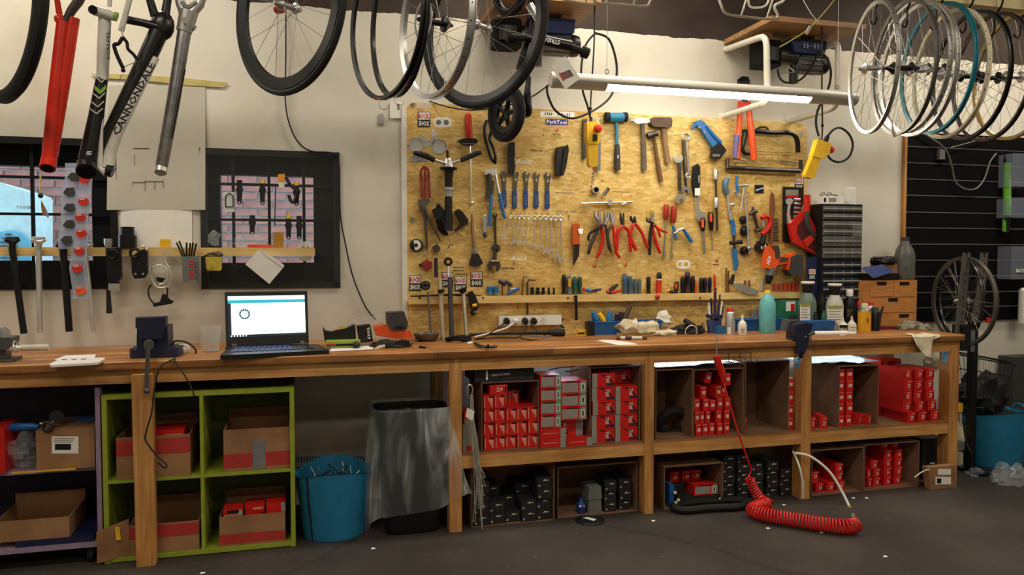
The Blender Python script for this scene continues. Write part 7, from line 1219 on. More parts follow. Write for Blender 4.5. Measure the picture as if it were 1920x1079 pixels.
def cbox(label, x0, x1, y0, Y, d, floor, top_open=True, m_='cardboard', bands=(), name='cardboard_box'):
    a, b = P(x0, 900, Y).x, P(x1, 900, Y).x; z1 = P((x0+x1)/2, y0, Y).z; h = .005; t = thing(name, label, 'cardboard box', ((a+b)/2, Y+d/2, floor))
    part('front', pan((a, Y, floor), (b, Y+h, z1)), m_, t); part('back', pan((a, Y+d-h, floor), (b, Y+d, z1+(.05 if top_open else 0))), m_, t); part('side', pan((a, Y+h, floor), (a+h, Y+d-h, z1)), m_, t); part('side', pan((b-h, Y+h, floor), (b, Y+d-h, z1)), m_, t); part('bottom', pan((a+h, Y+h, floor), (b-h, Y+d-h, floor+h)), m_, t)
    if not top_open: part('lid', pan((a+h, Y+h, z1-h), (b-h, Y+d-h, z1)), m_, t)
    for f0, f1 in bands: part('red_band', pan((a-.0004, Y-.0008, floor+(z1-floor)*f0), (b+.0004, Y, floor+(z1-floor)*f1)), mat('band_red', (176, 54, 48), .55), t)
    return t, a, b, z1
t, a, b, z1 = cbox('closed cardboard box with a barcode label in the lilac cabinet', 69, 179, 805, YF+.03, .3, .448, False); lb = part('white_label', G(qrect(97, 819, 147, 851), YF+.029, .0008), 'white_paper', t); part('barcode', G(qrect(103, 833, 133, 844), YF+.028, .0008), 'ink_black', t); rows(lb, 101, 822, 140, 3, 3.4, 1.2, YF+.0282)
cbox('open plain cardboard box low in the lilac cabinet', -14, 128, 975, YF+.02, .28, .135); solo('blue_crate', pan((P(27, 1040, YF).x, YF+.012, .108), (P(174, 1040, YF).x, YF+.40, .134)), mat('dark_navy', (24, 30, 66), .5), 'flat dark blue tray under the open cardboard box', 'tray')
solo('yellow_ruler', pan((P(20, 872, YF).x, YF+.008, .4475), (P(140, 872, YF).x, YF+.02, .453)), 'yellow_plastic', 'thin yellow ruler lying on the lilac cabinet shelf edge', 'ruler')
zc = P(100, 805, YF+.1).z
solo('blue_brush', T([(4, 808, YF+.1), (20, 802, YF+.1), (60, 800, YF+.1), (72, 801, YF+.1)], [8, 16, 14, 8], YF, 10), 'blue_plastic', 'blue cloth roll lying left of the barcode box', 'cloth'); solo('blue_brush', T([(125, 798, YF+.2), (150, 790, YF+.2), (178, 788, YF+.2)], [8, 16, 14], YF, 10), 'blue_plastic', 'blue cloth roll lying on the barcode box', 'cloth')
t = thing('chain_crank', 'dark round crank parts lying on the barcode box', 'bicycle part', P(95, 805, YF+.08)); part('disc', M().ring(P(90, 800, YF+.02), .02, .009, (.2, 1, .2), 18, 8), 'dark_steel', t); part('disc', M().cyl(P(106, 782, YF+.06), P(106, 782, YF+.09), .03, 18), 'black_metal', t); part('shaft', T([(75, 795), (100, 792)], 5, YF+.05, 8), 'chrome', t)
solo('plastic_wrap', blob(P(42, 845, YF+.1), (L(26, 42, YF), .08, .07), .4, 12, 41, 22, 12, .449), 'clear_bag', 'crumpled clear plastic wrap left of the barcode box', 'plastic wrap'); solo('red_bag', pan((P(-20, 850, YF).x, YF+.02, .449), (P(6, 850, YF).x, YF+.2, .66)), 'red_plastic', 'red packet standing at the very left picture edge', 'packet')
# lime cube shelf
t = thing('cube_shelf', 'lime green two by two cube shelf under the bench', 'shelf', (P(372, 1050, YF).x, -.45, 0)); xa_, xb_ = P(193, 900, YF).x, P(553, 900, YF).x; zt_ = .785; th = .021; yb = YF+.36; xm = P(379.5, 900, YF).x
part('side', pan((xa_, YF, 0), (xa_+th, yb, zt_)), 'lime', t); part('side', pan((xb_-th, YF, 0), (xb_, yb, zt_)), 'lime', t); part('top', pan((xa_+th, YF, zt_-th), (xb_-th, yb, zt_)), 'lime', t); part('bottom', pan((xa_+th, YF, .004), (xb_-th, yb, .004+th)), 'lime', t); part('divider', pan((xm-.008, YF, .025), (xm+.008, yb, zt_-th)), 'lime', t); part('shelf', pan((xa_+th, YF, .372), (xm-.008, yb, .386)), 'lime', t); part('shelf', pan((xm+.008, YF, .372), (xb_-th, yb, .386)), 'lime', t); part('back', pan((xa_, yb, 0), (xb_, yb+.004, zt_)), mat('olive_back', (88, 96, 52), .7), t)
t, a, b, z1 = cbox('cardboard box with a red band in the upper left cube', 219, 357, 818, YF+.012, .3, .387, True, bands=((.55, .93),)); tbox('29', 'red box end showing inside the upper left cardboard box', (a+b)/2+.06, .40, .14, .2, YF+.05, .15)
t, a, b, z1 = cbox('cardboard box with grey tape in the upper right cube', 420, 545, 804, YF+.02, .3, .387, True, bands=((.08, .42),)); part('grey_tape', pan((a+(b-a)*.43, YF+.0185, .39), (a+(b-a)*.62, YF+.0192, .39+(z1-.39)*.70)), 'tape_grey', t)
t, a, b, z1 = cbox('worn cardboard box with a red band in the lower left cube', 240, 372, 982, YF+.012, .3, .026, True, bands=((.52, .95),)); part('flap', M().poly([V((a, YF+.01, .03)), V((a-.13, YF-.02, .012)), V((a-.13, YF-.02, .16)), V((a, YF+.01, .20))], (0, .004, 0)), 'cardboard', t); part('yellow_tape', M().poly([V((a-.05, YF-.012, .11)), V((a-.03, YF-.01, .11)), V((a-.035, YF-.01, .17)), V((a-.055, YF-.012, .175))], (0, .002, 0)), 'yellow_plastic', t)
t, a, b, z1 = cbox('cardboard box of red packs in the lower right cube', 410, 533, 966, YF+.012, .3, .026, True, bands=((.06, .4),))
for k in range(3): tbox(['silver', '29', 'long'][k], ['silver-lidded red box', 'plain red box', 'long red box'][k]+' peeking out of the lower right cardboard box', a+.06+.1*k, .032, .09, .165+.008*k, YF+.04+.03*(k % 2), .1)
solo('dark_board', pan((P(200, 700, -.5).x, -.6, .79), (P(540, 700, -.5).x, -.2, .815)), 'black_paint', 'dark flat board lying on top of the lime shelf', 'board')
# blue tub, bin with bag
def loft(secs, c, n=36, e=2.6):
    m = M(); b = 0
    for hx, hy, z in secs:
        for j in range(n):
            a = 2*PI*j/n; ca, sa = math.cos(a), math.sin(a); m.v.append(V((c.x+hx*math.copysign(abs(ca)**(2/e), ca), c.y+hy*math.copysign(abs(sa)**(2/e), sa), z)))
    for i in range(len(secs)-1):
        for j in range(n): j2 = (j+1) % n; m.f.append((i*n+j, i*n+j2, (i+1)*n+j2, (i+1)*n+j))
    m.f.append(tuple(range(n))[::-1]); return m
def tub(label, px, Y, r0, r1, h, m_, seed=0):
    c = V((P(px, 900, Y).x, Y, 0)); t = thing('flexible_tub', label, 'tub', c)
    wob = lambda a: 1+.02*math.sin(2*a+seed)
    m = M(); n = 36; secs = [(r0, .003), (r0*1.02, .02), ((r0+r1)/2, h*.5), (r1, h), (r1*1.03, h+.004), (r1*.97, h), ((r0+r1)/2*.96, h*.5), (r0*.96, .02)]
    for r, z in secs:
        for j in range(n): a = 2*PI*j/n; dz = -.02*math.cos(2*a) if z > h*.9 else 0; m.v.append(c+V((r*wob(a)*math.cos(a), r*math.sin(a), z+dz)))
    for i in range(len(secs)-1):
        for j in range(n): j2 = (j+1) % n; m.f.append((i*n+j, i*n+j2, (i+1)*n+j2, (i+1)*n+j))
    m.f.append(tuple(range(n))[::-1]); m.f.append(tuple((len(secs)-1)*n+j for j in range(n))); part('tub', m, m_, t)
    for s in (-1, 1): part('handle', M().tube(cr_spline([tuple(c+V((s*r1*1.0, -.05, h-.01))), tuple(c+V((s*(r1+.008), -.02, h+.02))), tuple(c+V((s*(r1+.008), .03, h+.02))), tuple(c+V((s*r1*1.0, .06, h-.01)))], 4), .008, 8), m_, t)
    return t, c
mat('tub_blue', (34, 118, 158), .5)
t, c = tub('blue flexible tub of metal scrap under the bench', 626, -.50, .155, .19, .33, 'tub_blue')
part('seam', M().tube([c+V((-.11, -.112, .01)), c+V((-.13, -.136, .2)), c+V((-.135, -.139, .33))], .005, 6), 'black_rubber', t)
part('scrap_heap', blob(c+V((0, 0, .24)), (.13, .13, .05), .25, 18, 51, 30, 10), mat('scrap', (46, 46, 50), .5, .6, .5, 60), t)
for k in range(16): r = random.Random(k+90); a = r.uniform(0, 6.28); p = c+V((.09*math.cos(a), .09*math.sin(a), .28)); part('scrap_wire', M().tube([p, p+V((r.uniform(-.06, .06), r.uniform(-.05, .05), r.uniform(.02, .07)))], .0025, 5), 'steel' if k % 3 else 'black_metal', t)
c = V((P(770, 900, -.53).x, -.53, 0)); t = thing('waste_bin', 'tall black waste bin under the bench lined with a clear bag', 'waste bin', c)
part('bin', loft([(.135, .11, .003), (.14, .115, .02), (.19, .15, .62), (.198, .158, .64), (.185, .145, .64), (.135, .11, .03)], c, e=5), 'black_plastic', t)
m = M(); n = 60; secs = [(.17, .13, .50), (.188, .148, .645), (.203, .163, .655), (.214, .174, .58), (.226, .184, .44), (.236, .192, .28), (.25, .2, .12)]
for i, (hx, hy, z) in enumerate(secs):
    for j in range(n):
        a = 2*PI*j/n; ca, sa = math.cos(a), math.sin(a); f = 1+.05*NZ.noise(V((ca*4, sa*4, z*2)))*max(0, i-1)*.5+.012*math.sin(a*13+z*6)*max(0, i-2); ex = .13*max(0, ca)*max(0, -sa)*(i-3)/3 if i > 3 else 0; zz = z+(.08*ca-.03*sa)*(1 if i == 6 else 0)+(.015*math.sin(a*5) if i == 6 else 0)
        m.v.append(V((c.x+(hx+ex)*f*math.copysign(abs(ca)**.4, ca), c.y+hy*f*math.copysign(abs(sa)**.4, sa), zz)))
for i in range(len(secs)-1):
    for j in range(n): j2 = (j+1) % n; m.f.append((i*n+j, i*n+j2, (i+1)*n+j2, (i+1)*n+j))
def liner_mat():
    mm, nt, b_, tc = pm('liner', .16, 1.0); b_.inputs['Base Color'].default_value = lin((222, 228, 230))
    n = ND(nt, 'ShaderNodeTexNoise', Scale=3.0, Detail=5.0, Distortion=1.5); nt.links.new(mapn(nt, tc, (2.2, 2.2, .6), (.3, 0, 0)).outputs[0], n.inputs[0])
    r = ramp(nt, [(.42, (70, 70, 70)), (.58, (128, 128, 128)), (.72, (205, 205, 205))]); nt.links.new(n.outputs[0], r.inputs[0]); nt.links.new(r.outputs[0], b_.inputs['Alpha'])  # opacity streaks stand in for highlights on the wrinkled plastic
    bp = ND(nt, 'ShaderNodeBump', Strength=.8, Distance=.02); nt.links.new(n.outputs[0], bp.inputs['Height']); nt.links.new(bp.outputs[0], b_.inputs['Normal'])
liner_mat()
solo('bin_liner', m, 'liner', 'clear plastic bag draped over the black waste bin', 'bag')
t = thing('vent_strip', 'white slotted vent strip low on the wall behind the blue tub', 'vent', P(622, 872, -.02)); part('plate', pan((P(556, 860, -.02).x, -.02, P(622, 872, -.02).z), (P(692, 860, -.02).x, -.004, P(622, 850, -.02).z)), 'white_metal', t)
for k in range(24): x = 558+k*5.6; part('slot', G(qrect(x, 856.5, x+2.2, 868), -.0206, .0004), 'ink_black', t)
# ------------------------------------------------------------------ wall rail on the left and what hangs from it
RL = -.075
rl = thing('holder_rail', 'pale timber rail across the left windows with drilled holes', 'rail', P(295, 480, RL))
xa_, xb_ = P(-60, 470, RL).x, P(590, 470, RL).x; za, zb = P(295, 480.5, RL).z, P(295, 464.5, RL).z
part('strip', pan((xa_, RL, za), (xb_, RL+.018, zb)), 'pale_strip', rl)
for px in (230, 350, 585): part('spacer', pan((P(px-6, 470, RL).x, RL+.018, za+.005), (P(px+6, 470, RL).x, -.021 if px > 380 else -.008, zb-.005)), 'pale_strip', rl)
SP = RL-.03
def post(label, head, x0, y0, x1, y1, w_, m_, hm):
    t = thing('seat_post', label, 'seat post', P(x1, y1, SP), 'seat posts hung from the left rail'); part('tube', T([(x0, y0), (x1, y1)], w_, SP, 12), m_, t)
    part('clamp_head', T([(x0-14, y0-18), (x0-6, y0-15), (x0+6, y0-15), (x0+14, y0-19)], [5, 11, 11, 5], SP, 10), hm, t); part('clamp_neck', T([(x0, y0-14), (x0, y0+2)], [14, w_], SP, 10), hm, t); part('clamp_bolt', T([(x0-12, y0-22), (x0+12, y0-22)], 4, SP-.012, 8), 'black_metal' if hm != 'chrome' else 'steel', t)
    return t
post('black seat post with printed shaft, leftmost on the left rail', 0, 23, 468, 45, 626, 12, 'black_metal', 'black_metal'); post('polished silver seat post, second from the left on the rail', 0, 72, 468, 75.5, 624, 11, 'chrome', 'chrome'); post('plain black seat post behind the reflector strips', 0, 119, 478, 130, 622, 13, 'black_metal', 'black_metal'); post('slim silver seat post leaning right of the reflector strips', 0, 160, 476, 176, 623, 9, 'chrome', 'chrome')
def strip(label, pts, mm, x, w_):
    t = thing('reflector_pack', label, 'packet', P(x, 560, SP-.05)); y0 = pts[0][1]-26; y1 = pts[-1][1]+16
    part('clear_strip', G([(pts[0][0]-w_, y0), (pts[0][0]+w_, y0)]+[(p[0]+w_, p[1]) for p in pts]+[(pts[-1][0]+w_, y1), (pts[-1][0]-w_, y1)]+[(p[0]-w_, p[1]) for p in pts[::-1]], SP-.05, .004), mat('strip_film', (186, 202, 224), .2, alpha=.42, var=0, spec=1, bump=.9, scale=30), t)
    for k, (px, py, m_, rot) in enumerate(pts):
        if m_ == 'd': q = [(px-11, py+rot), (px-4, py-8), (px+8, py-8), (px+11, py), (px+8, py+8), (px-2, py+8)]; part('lens', G(q, SP-.066, .016), mat('lens_grey', (62, 62, 60), .3), t)
        else: q = arc(px, py, 10, 0, 330, 9, 8); part('lens', G(q, SP-.068, .016), mat('lens_red', (200, 48, 36), .25) if m_ == 'r' else mat('lens_orange', (236, 92, 30), .25), t); part('lens_tab', G([(px-7, py-7), (px+3, py-8), (px+3, py-3), (px-6, py-2)], SP-.070, .003), mat('tab_pale', (214, 150, 140), .4), t)
strip('hanging clear strip of dark grey lenses in front of the left window', [(137, 332, 'd', 0), (129, 360, 'd', 2), (129, 390, 'd', 1), (128.5, 421, 'd', 2), (124, 451, 'd', 0)], 0, 130, 15)
strip('hanging clear strip of red reflectors ending in an orange one', [(158, 336, 'r', 0), (156, 378, 'r', 0), (150, 408, 'r', 0), (152, 438, 'r', 0), (148, 471, 'r', 0), (144.5, 504, 'r', 0), (151, 545, 'o', 0)], 0, 150, 15)
t = thing('bunch_of_keys', 'keys on a wooden tag hanging before the left window', 'keys', P(82, 408, -.03)); part('wood_tag', T([(76, 326), (75, 362)], 6, -.03, 6, flat=.4), 'pale_strip', t); part('ball', M().ball(P(76, 367, -.03), .014), 'black_plastic', t); part('key', G([(77, 376), (82, 384), (85, 405), (80, 405), (77, 388)], -.03, .003), 'brass', t); part('key', G([(82, 384), (88, 395), (92, 408), (88, 408), (83, 396)], -.034, .003), 'steel', t)
t = thing('floor_stem', 'silver-headed black stem clamp hung on the rail left of the black tin', 'stem', P(205, 588, SP)); part('top_knob', T([(203, 448), (203, 456), (204, 466)], [15, 15, 11], SP, 12), 'alloy', t); part('ring', M().ring(P(211, 477, SP-.03), L(8, 211, SP), .006, (0, 1, 0), 18, 8), 'black_metal', t); part('stem_body', G([(198, 466), (226, 464), (228, 520), (220, 530), (202, 530), (199, 500)], SP-.02, .03), 'black_metal', t); part('clamp', G(qrect(203, 532, 224, 545), SP-.022, .03), 'alloy', t); part('tail', T([(203, 540), (204, 570), (205, 588)], [7, 9, 11], SP, 8), 'black_plastic', t)
solo('black_tin', LA(240, -.045, [(16, 466), (16, 442), (12, 441), (12, 427), (13.5, 426)], 18), 'black_metal', 'short black stepped canister standing on the left rail', 'canister')
t = thing('stem', 'black handlebar stem hung from the left rail by a silver clip', 'stem', P(263, 524, SP)); part('clip', T([(266, 462), (274, 462), (275, 470)], 5, SP-.02, 8), 'chrome', t); part('clamp_ring', M().ring(P(253, 475, SP-.02), L(8, 253, SP), .008, (0, 1, 0), 18, 8), 'black_metal', t); part('body', G([(246, 482), (262, 470), (276, 466), (277, 512), (270, 522), (252, 523), (247, 512)], SP-.02, .035), 'black_metal', t)
for px in (254, 268): part('bolt', M().cyl(P(px, 514, SP-.02), P(px, 514, SP-.026), .006, 10), 'steel', t)
t = thing('toe_clip', 'metal toe clip cage with a black strap hanging from the left rail', 'toe clip', P(305, 575, SP)); part('cage', T(cr_spline([(286, 500), (284, 520), (294, 538), (312, 538), (322, 526), (318, 505), (310, 490), (309, 470)], 4), 3.2, SP, 8), 'chrome', t); part('cage', T(cr_spline([(286, 502), (300, 497), (314, 506), (312, 528), (298, 534)], 4), 2.6, SP-.02, 8), 'chrome', t); part('strap', T(cr_spline([(284, 534), (278, 545), (281, 560), (292, 571), (306, 568), (313, 556), (314, 540)], 4), 3, SP, 8, flat=1), 'black_rubber', t); part('foot_plate', G([(286, 570), (300, 566), (304, 552), (312, 553), (318, 562), (326, 566), (322, 570), (288, 576)], SP-.012, .012), 'black_plastic', t); part('crown', G([(292, 520), (310, 522), (304, 530), (294, 528)], SP-.014, .01), 'black_metal', t)
solo('yellow_lamp', BX(300, 449, 318, 464, -.07, .04, P(309, 464.3, -.07).z), 'yellow_plastic', 'small yellow block on the left rail above the toe clip', 'block')
t = thing('tin_of_bolts', 'grey tin with red lettering holding black allen keys on the left rail', 'tin', P(357, 532, SP)); part('tin', G([(340, 481), (371, 481), (370, 531), (343, 531)], SP-.03, .05), 'grey_plastic', t); part('printed_name', M().text('|||||||', P(359, 506, SP-.0315), (0, 0, 1), (-1, 0, 0), L(8, 359, SP), L(34, 359, SP)), 'ink_red', t); part('printed_line', M().text('|| ||| ||||', P(367, 508, SP-.0315), (0, 0, 1), (-1, 0, 0), L(3, 366, SP), L(32, 366, SP)), 'ink_black', t)
for k, (x0, y0, x1) in enumerate(((331, 455, 344), (336, 452, 348), (350, 455, 350), (357, 456, 354), (362, 455, 358), (368, 457, 362))): solo('allen_key', T([(x0, y0), (x1, 484)], 3.6, SP-.005*k, 6), 'black_metal', 'black allen key sticking out of the grey tin', 'allen key', 'allen keys in the grey tin')
t = thing('yellow_cup', 'small patterned yellow pot of dark screws on the rail before the window', 'pot', P(401, 508, SP)); part('pot', LA(401, SP, [(12, 508), (14, 503), (14.5, 482)], 18), mat('pot_yellow', (206, 186, 70), .5, var=.35, scale=40), t); part('screws', blob(P(401, 479, SP), (L(14, 401, SP), .03, .018), .5, 40, 61, 18, 8), 'rust', t)
t = thing('paper_sheet', 'two white papers pinned askew to the rail over the window sill', 'paper', P(497, 533, RL)); part('sheet', G([(486, 468), (533, 500), (505, 533), (460, 496)], RL-.004, .002), 'white_paper', t); part('sheet', G([(488, 467), (520, 488), (533, 498), (530, 502), (500, 480)], RL-.007, .002), 'white_paper', t)
wy = -.04
for k, (px, y0, y1, cap_) in enumerate(((449, 338, 384, 0), (492, 338, 385, 1), (556, 342, 387, 1), (473, 404, 441, 0), (541, 404, 450, 1), (561, 405, 450, 0))):
    t = thing('rubber_strap', ['black lamp strap, upper left in the window above the laptop', 'black lamp strap, second in the upper row in the window', 'black lamp strap below the orange clip, upper right in the window', 'black lamp strap alone in the lower left of the window', 'black lamp strap with a yellow top, lower right in the window', 'black lamp strap, lowest right in the window'][k], 'strap', P(px, y1, wy)); hm = (y0+y1)/2-4
    part('strap', G([(px-5, y0), (px+5, y0), (px+5, hm-6), (px+7, hm), (px+5, hm+6), (px+4.2, y1-3), (px, y1), (px-4.2, y1-3), (px-5, hm+6), (px-7, hm), (px-5, hm-6)], wy, .012), 'black_rubber', t); part('hole', M().cyl(P(px, y1-4, wy), P(px, y1-4, wy-.001), .005, 8), 'white_plastic', t)
    if cap_: part('yellow_top', G(qrect(px-4, y0, px+4, y0+6), wy-.002, .004), 'yellow_plastic', t)
solo('black_band', T([(517, 347), (515, 425)], 8, wy, 6, flat=.3), 'black_rubber', 'long black strap hanging at the middle window bar', 'strap')
t = thing('orange_clip', 'orange and white clip with a black clamp hung on the window bars', 'clip', P(530, 352, wy)); part('orange_block', G([(521, 327), (534, 326), (534, 340), (521, 341)], wy-.01, .02), mat('amber', (226, 150, 40), .4), t); part('white_base', G([(522, 341), (534, 340), (533, 352), (523, 352)], wy-.008, .016), 'white_plastic', t); part('clamp_arm', T(cr_spline([(536, 332), (545, 348), (555, 356), (556, 368), (548, 380), (541, 366)], 4), 6, wy-.012, 8), 'black_plastic', t)
solo('orange_box', BX(512, 436, 532, 464, -.07, .05, zb+.0005), mat('box_amber', (180, 130, 50), .5), 'worn amber box standing on the window rail', 'box'); solo('orange_pack', BX(464, 459, 511, 464, -.07, .05, zb+.0005), 'orange_paint', 'thin orange packet lying on the window rail', 'packet'); solo('plastic_bag', blob(P(470, 452, -.05), (L(32, 470, -.05), .02, L(12, 470, -.05)), .3, 14, 71), 'clear_bag', 'crumpled clear bag lying on the window rail', 'bag'); solo('plastic_bag', blob(P(402, 446, -.05), (L(11, 402, -.05), .02, L(16, 402, -.05)), .35, 16, 72), 'clear_bag', 'small clear bag standing on the rail at the window edge', 'bag')
for k, q in enumerate(((419, 360, 440, 398), (561, 453, 583, 490))):
    t = thing('window_sticker', ['pale sticker with a dark door drawing on the left of the window', 'grey lettered sticker at the lower right of the window'][k], 'sticker', P(q[0]+10, q[3], -.024)); part('sticker', G(qrect(*q), -.024, .001), mat('sticker_pale', (200, 206, 200), .6), t)
    if k: part('lettering', M().text('G S', P(572, 466, -.0255), (1, 0, 0), (0, 0, 1), L(7, 572, 0), L(16, 572, 0)), 'ink_black', t)
    else: part('drawing', T([(423, 388), (423, 368), (430, 362), (437, 368), (437, 388), (423, 388)], 2, -.0255, 4), 'ink_black', t)
t = thing('wall_poster', 'faded floor plan sheet taped to the wall between the windows', 'poster', P(296, 460, -.006)); part('sheet', M().grid(lambda u, v: P(204+181*u-4*v*(1-u), 160+234*v, -.006-.018*(abs(u-.5)*2)**4*v), 16, 10), mat('sheet_grey', (190, 184, 170), .8, var=.06, scale=4), t); part('lower_sheet', G(qrect(226, 394, 360, 466), -.006, .002), 'white_paper', t)
for a_ in ((248, 342, 272, 342), (248, 342, 248, 350), (272, 338, 272, 358), (272, 340, 306, 340), (290, 340, 290, 356), (306, 338, 306, 352), (250, 278, 280, 278), (252, 290, 252, 310)): part('plan_line', T([a_[:2], a_[2:]], 1, -.008, 4), 'ink_grey', t)
part('yellow_tape', G([(170, 138), (260, 140), (350, 147), (428, 155), (420, 164), (350, 160), (260, 150), (180, 146)], -.010, .001), mat('tape_dull', (186, 172, 104), .6), t)
solo('wall_cable', T(cr_spline([(536, -10, -.02), (536, 100, -.02), (535, 190, -.02), (545, 240, -.02), (562, 270, -.02), (585, 284, -.025), (625, 288, -.03), (636, 310, -.03), (638, 400, -.03), (648, 460, -.02), (662, 520, -.02), (685, 575, -.02), (705, 600, -.02)], 6), 3, -.02, 6), 'black_rubber', 'black cable running down the wall past the window to the bench', 'cable')
# ------------------------------------------------------------------ right end: drawers, slat wall, stand, tubs
YD = -.16
t = bt('drawer_cabinet', 'tall black parts cabinet with clear drawers at the board end', 'drawer cabinet', 1575, 620, YD+.08); zt_ = P(1575, 383, YD).z; a, b = P(1540, 450, YD).x, P(1616, 450, YD).x
part('housing', M().lohi((a, YD, BT+.001), (b, YD+.14, zt_)), 'black_plastic', t); mat('drawer_clear', (96, 96, 94), .25); mat('drawer_navy', (36, 42, 58), .3)
for k, (y0, y1) in enumerate(((387, 397), (401, 411.5), (415, 427), (429, 441), (443, 462), (465, 483.5), (491, 503), (506, 518), (521, 533), (536, 549), (552, 565))):
    m_ = 'drawer_clear' if k < 6 else 'drawer_navy'; d = part('drawer', M().lohi((a+.008, YD-.010, P(1575, y1, YD).z), (b-.008, YD+.02, P(1575, y0, YD).z)), m_, t); part('drawer_lip', M().lohi((a+.012, YD-.018, P(1575, (y0+y1)/2+1.2, YD).z), (b-.012, YD-.010, P(1575, (y0+y1)/2-1.2, YD).z)), mat('drawer_pale', (150, 150, 146), .3), d)
    for f in (.3, .52, .74): part('divider', M().lohi((a+(b-a)*f, YD-.0115, P(1575, y1-1, YD).z), (a+(b-a)*f+.003, YD-.010, P(1575, y0+1, YD).z)), 'drawer_pale', d)
rockshox(1516, 504, 1530, 525, t, YD+.03)
part('side_panel', M().lohi((P(1513, 500, YD+.031).x, YD+.031, BT+.1), (a, YD+.036, zt_-.35)), 'navy', t)
for k, y0 in enumerate((418, 432)): part('open_drawer', BX(1606, y0, 1632-6*k, y0+11, YD-.05, .04), 'clear_bag', t)
zt0 = zt_+.0005
t = thing('white_carton', 'flat white carton with dark print on top of the black cabinet', 'carton', P(1555, 383, YD)); part('carton', BX(1542, 368, 1582, 383, YD+.01, .1, zt0), 'white_paper', t); part('printed_panel', BX(1554, 371, 1568, 379, YD+.009, .001), 'box_grey', t); part('barcode', BX(1545, 371, 1549, 379, YD+.009, .001), 'ink_black', t)
solo('paper_roll', LA(1592, YD+.08, [(10, 383), (10, 354), (9, 353)], 18, zt0), 'white_paper', 'white paper roll standing on the black cabinet', 'paper roll')
t = thing('glasses', 'folded black glasses lying on the white carton', 'glasses', P(1550, 367, YD)); [part('rim', M().ring(P(1542+12*k, 364.5, YD+.03), .016, .0025, (0, .6, 1), 16, 5), 'black_plastic', t) for k in (0, 1)]; part('temple', T([(1558, 365), (1570, 367)], 2, YD+.05, 5), 'black_plastic', t)
# wooden drawer unit
YW = -.22; a, b = P(1619, 560, YW).x, P(1719, 560, YW).x; zt_ = P(1670, 526, YW).z
t = bt('wooden_drawers', 'small wooden drawer unit with cut-out pulls', 'drawer unit', 1670, 605, YW+.1); mat('drawer_wood', (188, 128, 68), .55, var=.18, stretch=(2, 8, 14), scale=6); part('carcass', M().lohi((a, YW, BT+.001), (b, YW+.19, zt_)), 'drawer_wood', t)
for x0, x1, y0, y1, hx in ((1633, 1674.5, 528, 556.5, 1653.5), (1675.5, 1717, 528, 556.5, 1696), (1633, 1717, 558.5, 586, 1674.5), (1633, 1717, 588.5, 612, 1695)):
    d = part('drawer', BX(x0, y0, x1, y1, YW-.006, .02), 'drawer_wood', t); part('pull_cutout', BX(hx-9, y0+.8, hx+9, y0+7.5, YW-.0068, .001), 'ink_black', d)
t = thing('oil_jug', 'grey plastic oil jug standing on the wooden drawers', 'jug', P(1695, 524, YW+.05)); part('body', LA(1696, YW+.06, [(17, 523), (18, 520), (18, 480), (15, 468), (8, 456), (7.5, 452)], 20, zt_+.0005), mat('jug_grey', (92, 92, 90), .4), t); part('cap', LA(1696, YW+.06, [(7.5, 454), (7.5, 446), (6, 445)], 16), 'dark_grey', t); part('spout_ridge', T([(1700, 500), (1701, 521)], 7, YW+.008, 8), 'jug_grey', t)
solo('parts_carton', BX(1652, 495, 1684, 513, YW+.05, .1, zt_+.022), 'cardboard', 'brown carton with a white label on the wooden drawers', 'carton'); solo('flat_black_pack', BX(1622, 513, 1686, 524, YW+.01, .15, zt_+.0005), 'black_plastic', 'flat black packet lying on the wooden drawers', 'packet')
solo('blue_envelope', M().poly([P(1617, 505, YW), P(1655, 500, YW), P(1675, 511, YW-.02), P(1637, 522, YW-.03)], (0, .004, .012)), mat('env_blue', (46, 62, 122), .5), 'blue envelope sticking out over the wooden drawers', 'envelope'); solo('dark_gloves', blob(P(1654, 489, YW+.08), (L(28, 1654, YW), .05, .028), .4, 15, 81, 22, 10), 'black_rubber', 'dark crumpled bag on top of the brown carton', 'bag')
# slat wall
zs1, zs0 = P(1800, 253, 0).z, P(1800, 603, 0).z; xs0 = P(1693, 400, 0).x
t = thing('slat_wall', 'black slatted display wall panel with metal grooves', 'slat wall', (xs0+1.2, -.02, zs0)); part('edge_trim', M().lohi((xs0-.018, -.03, zs0-.02), (xs0, -.001, zs1+.02)), 'pine_z', t)
zy = [zs1]+[P(1780, y, -.02).z for y in (279, 309, 339, 369, 400, 429, 459, 489, 519, 549, 577)]+[zs0]
for k in range(len(zy)-1):
    part('slat', M().lohi((xs0, -.024, zy[k+1]+.006), (xs0+2.4, -.004, zy[k]-.002)), mat('slat_black', (10, 9, 10), .85, spec=.15), t)
    if k: part('groove_insert', M().lohi((xs0, -.027, zy[k]-.001), (xs0+2.4, -.008, zy[k]+.006)), mat('groove', (120, 116, 112), .3, .5), t)
solo('display_hook', BX(1762, 280, 1772, 299, -.05, .03), 'grey_plastic', 'small grey plastic hook on the upper slat', 'hook'); solo('hanging_lead', T(cr_spline([(1724, 246, -.05), (1770, 277, -.05), (1784, 310, -.05), (1791, 340, -.05), (1808, 354, -.05), (1830, 354, -.05), (1846, 335, -.05), (1856, 305, -.05), (1868, 288, -.05)], 5), 3, -.05, 6), 'grey_plastic', 'grey lead drooping across the upper slats', 'cable'); solo('hanging_lead', T(cr_spline([(1782, 277, -.05), (1820, 267, -.05), (1846, 258, -.05)], 4), 2.2, -.05, 6), 'grey_plastic', 'thin grey lead rising to the right across the top slat', 'cable')
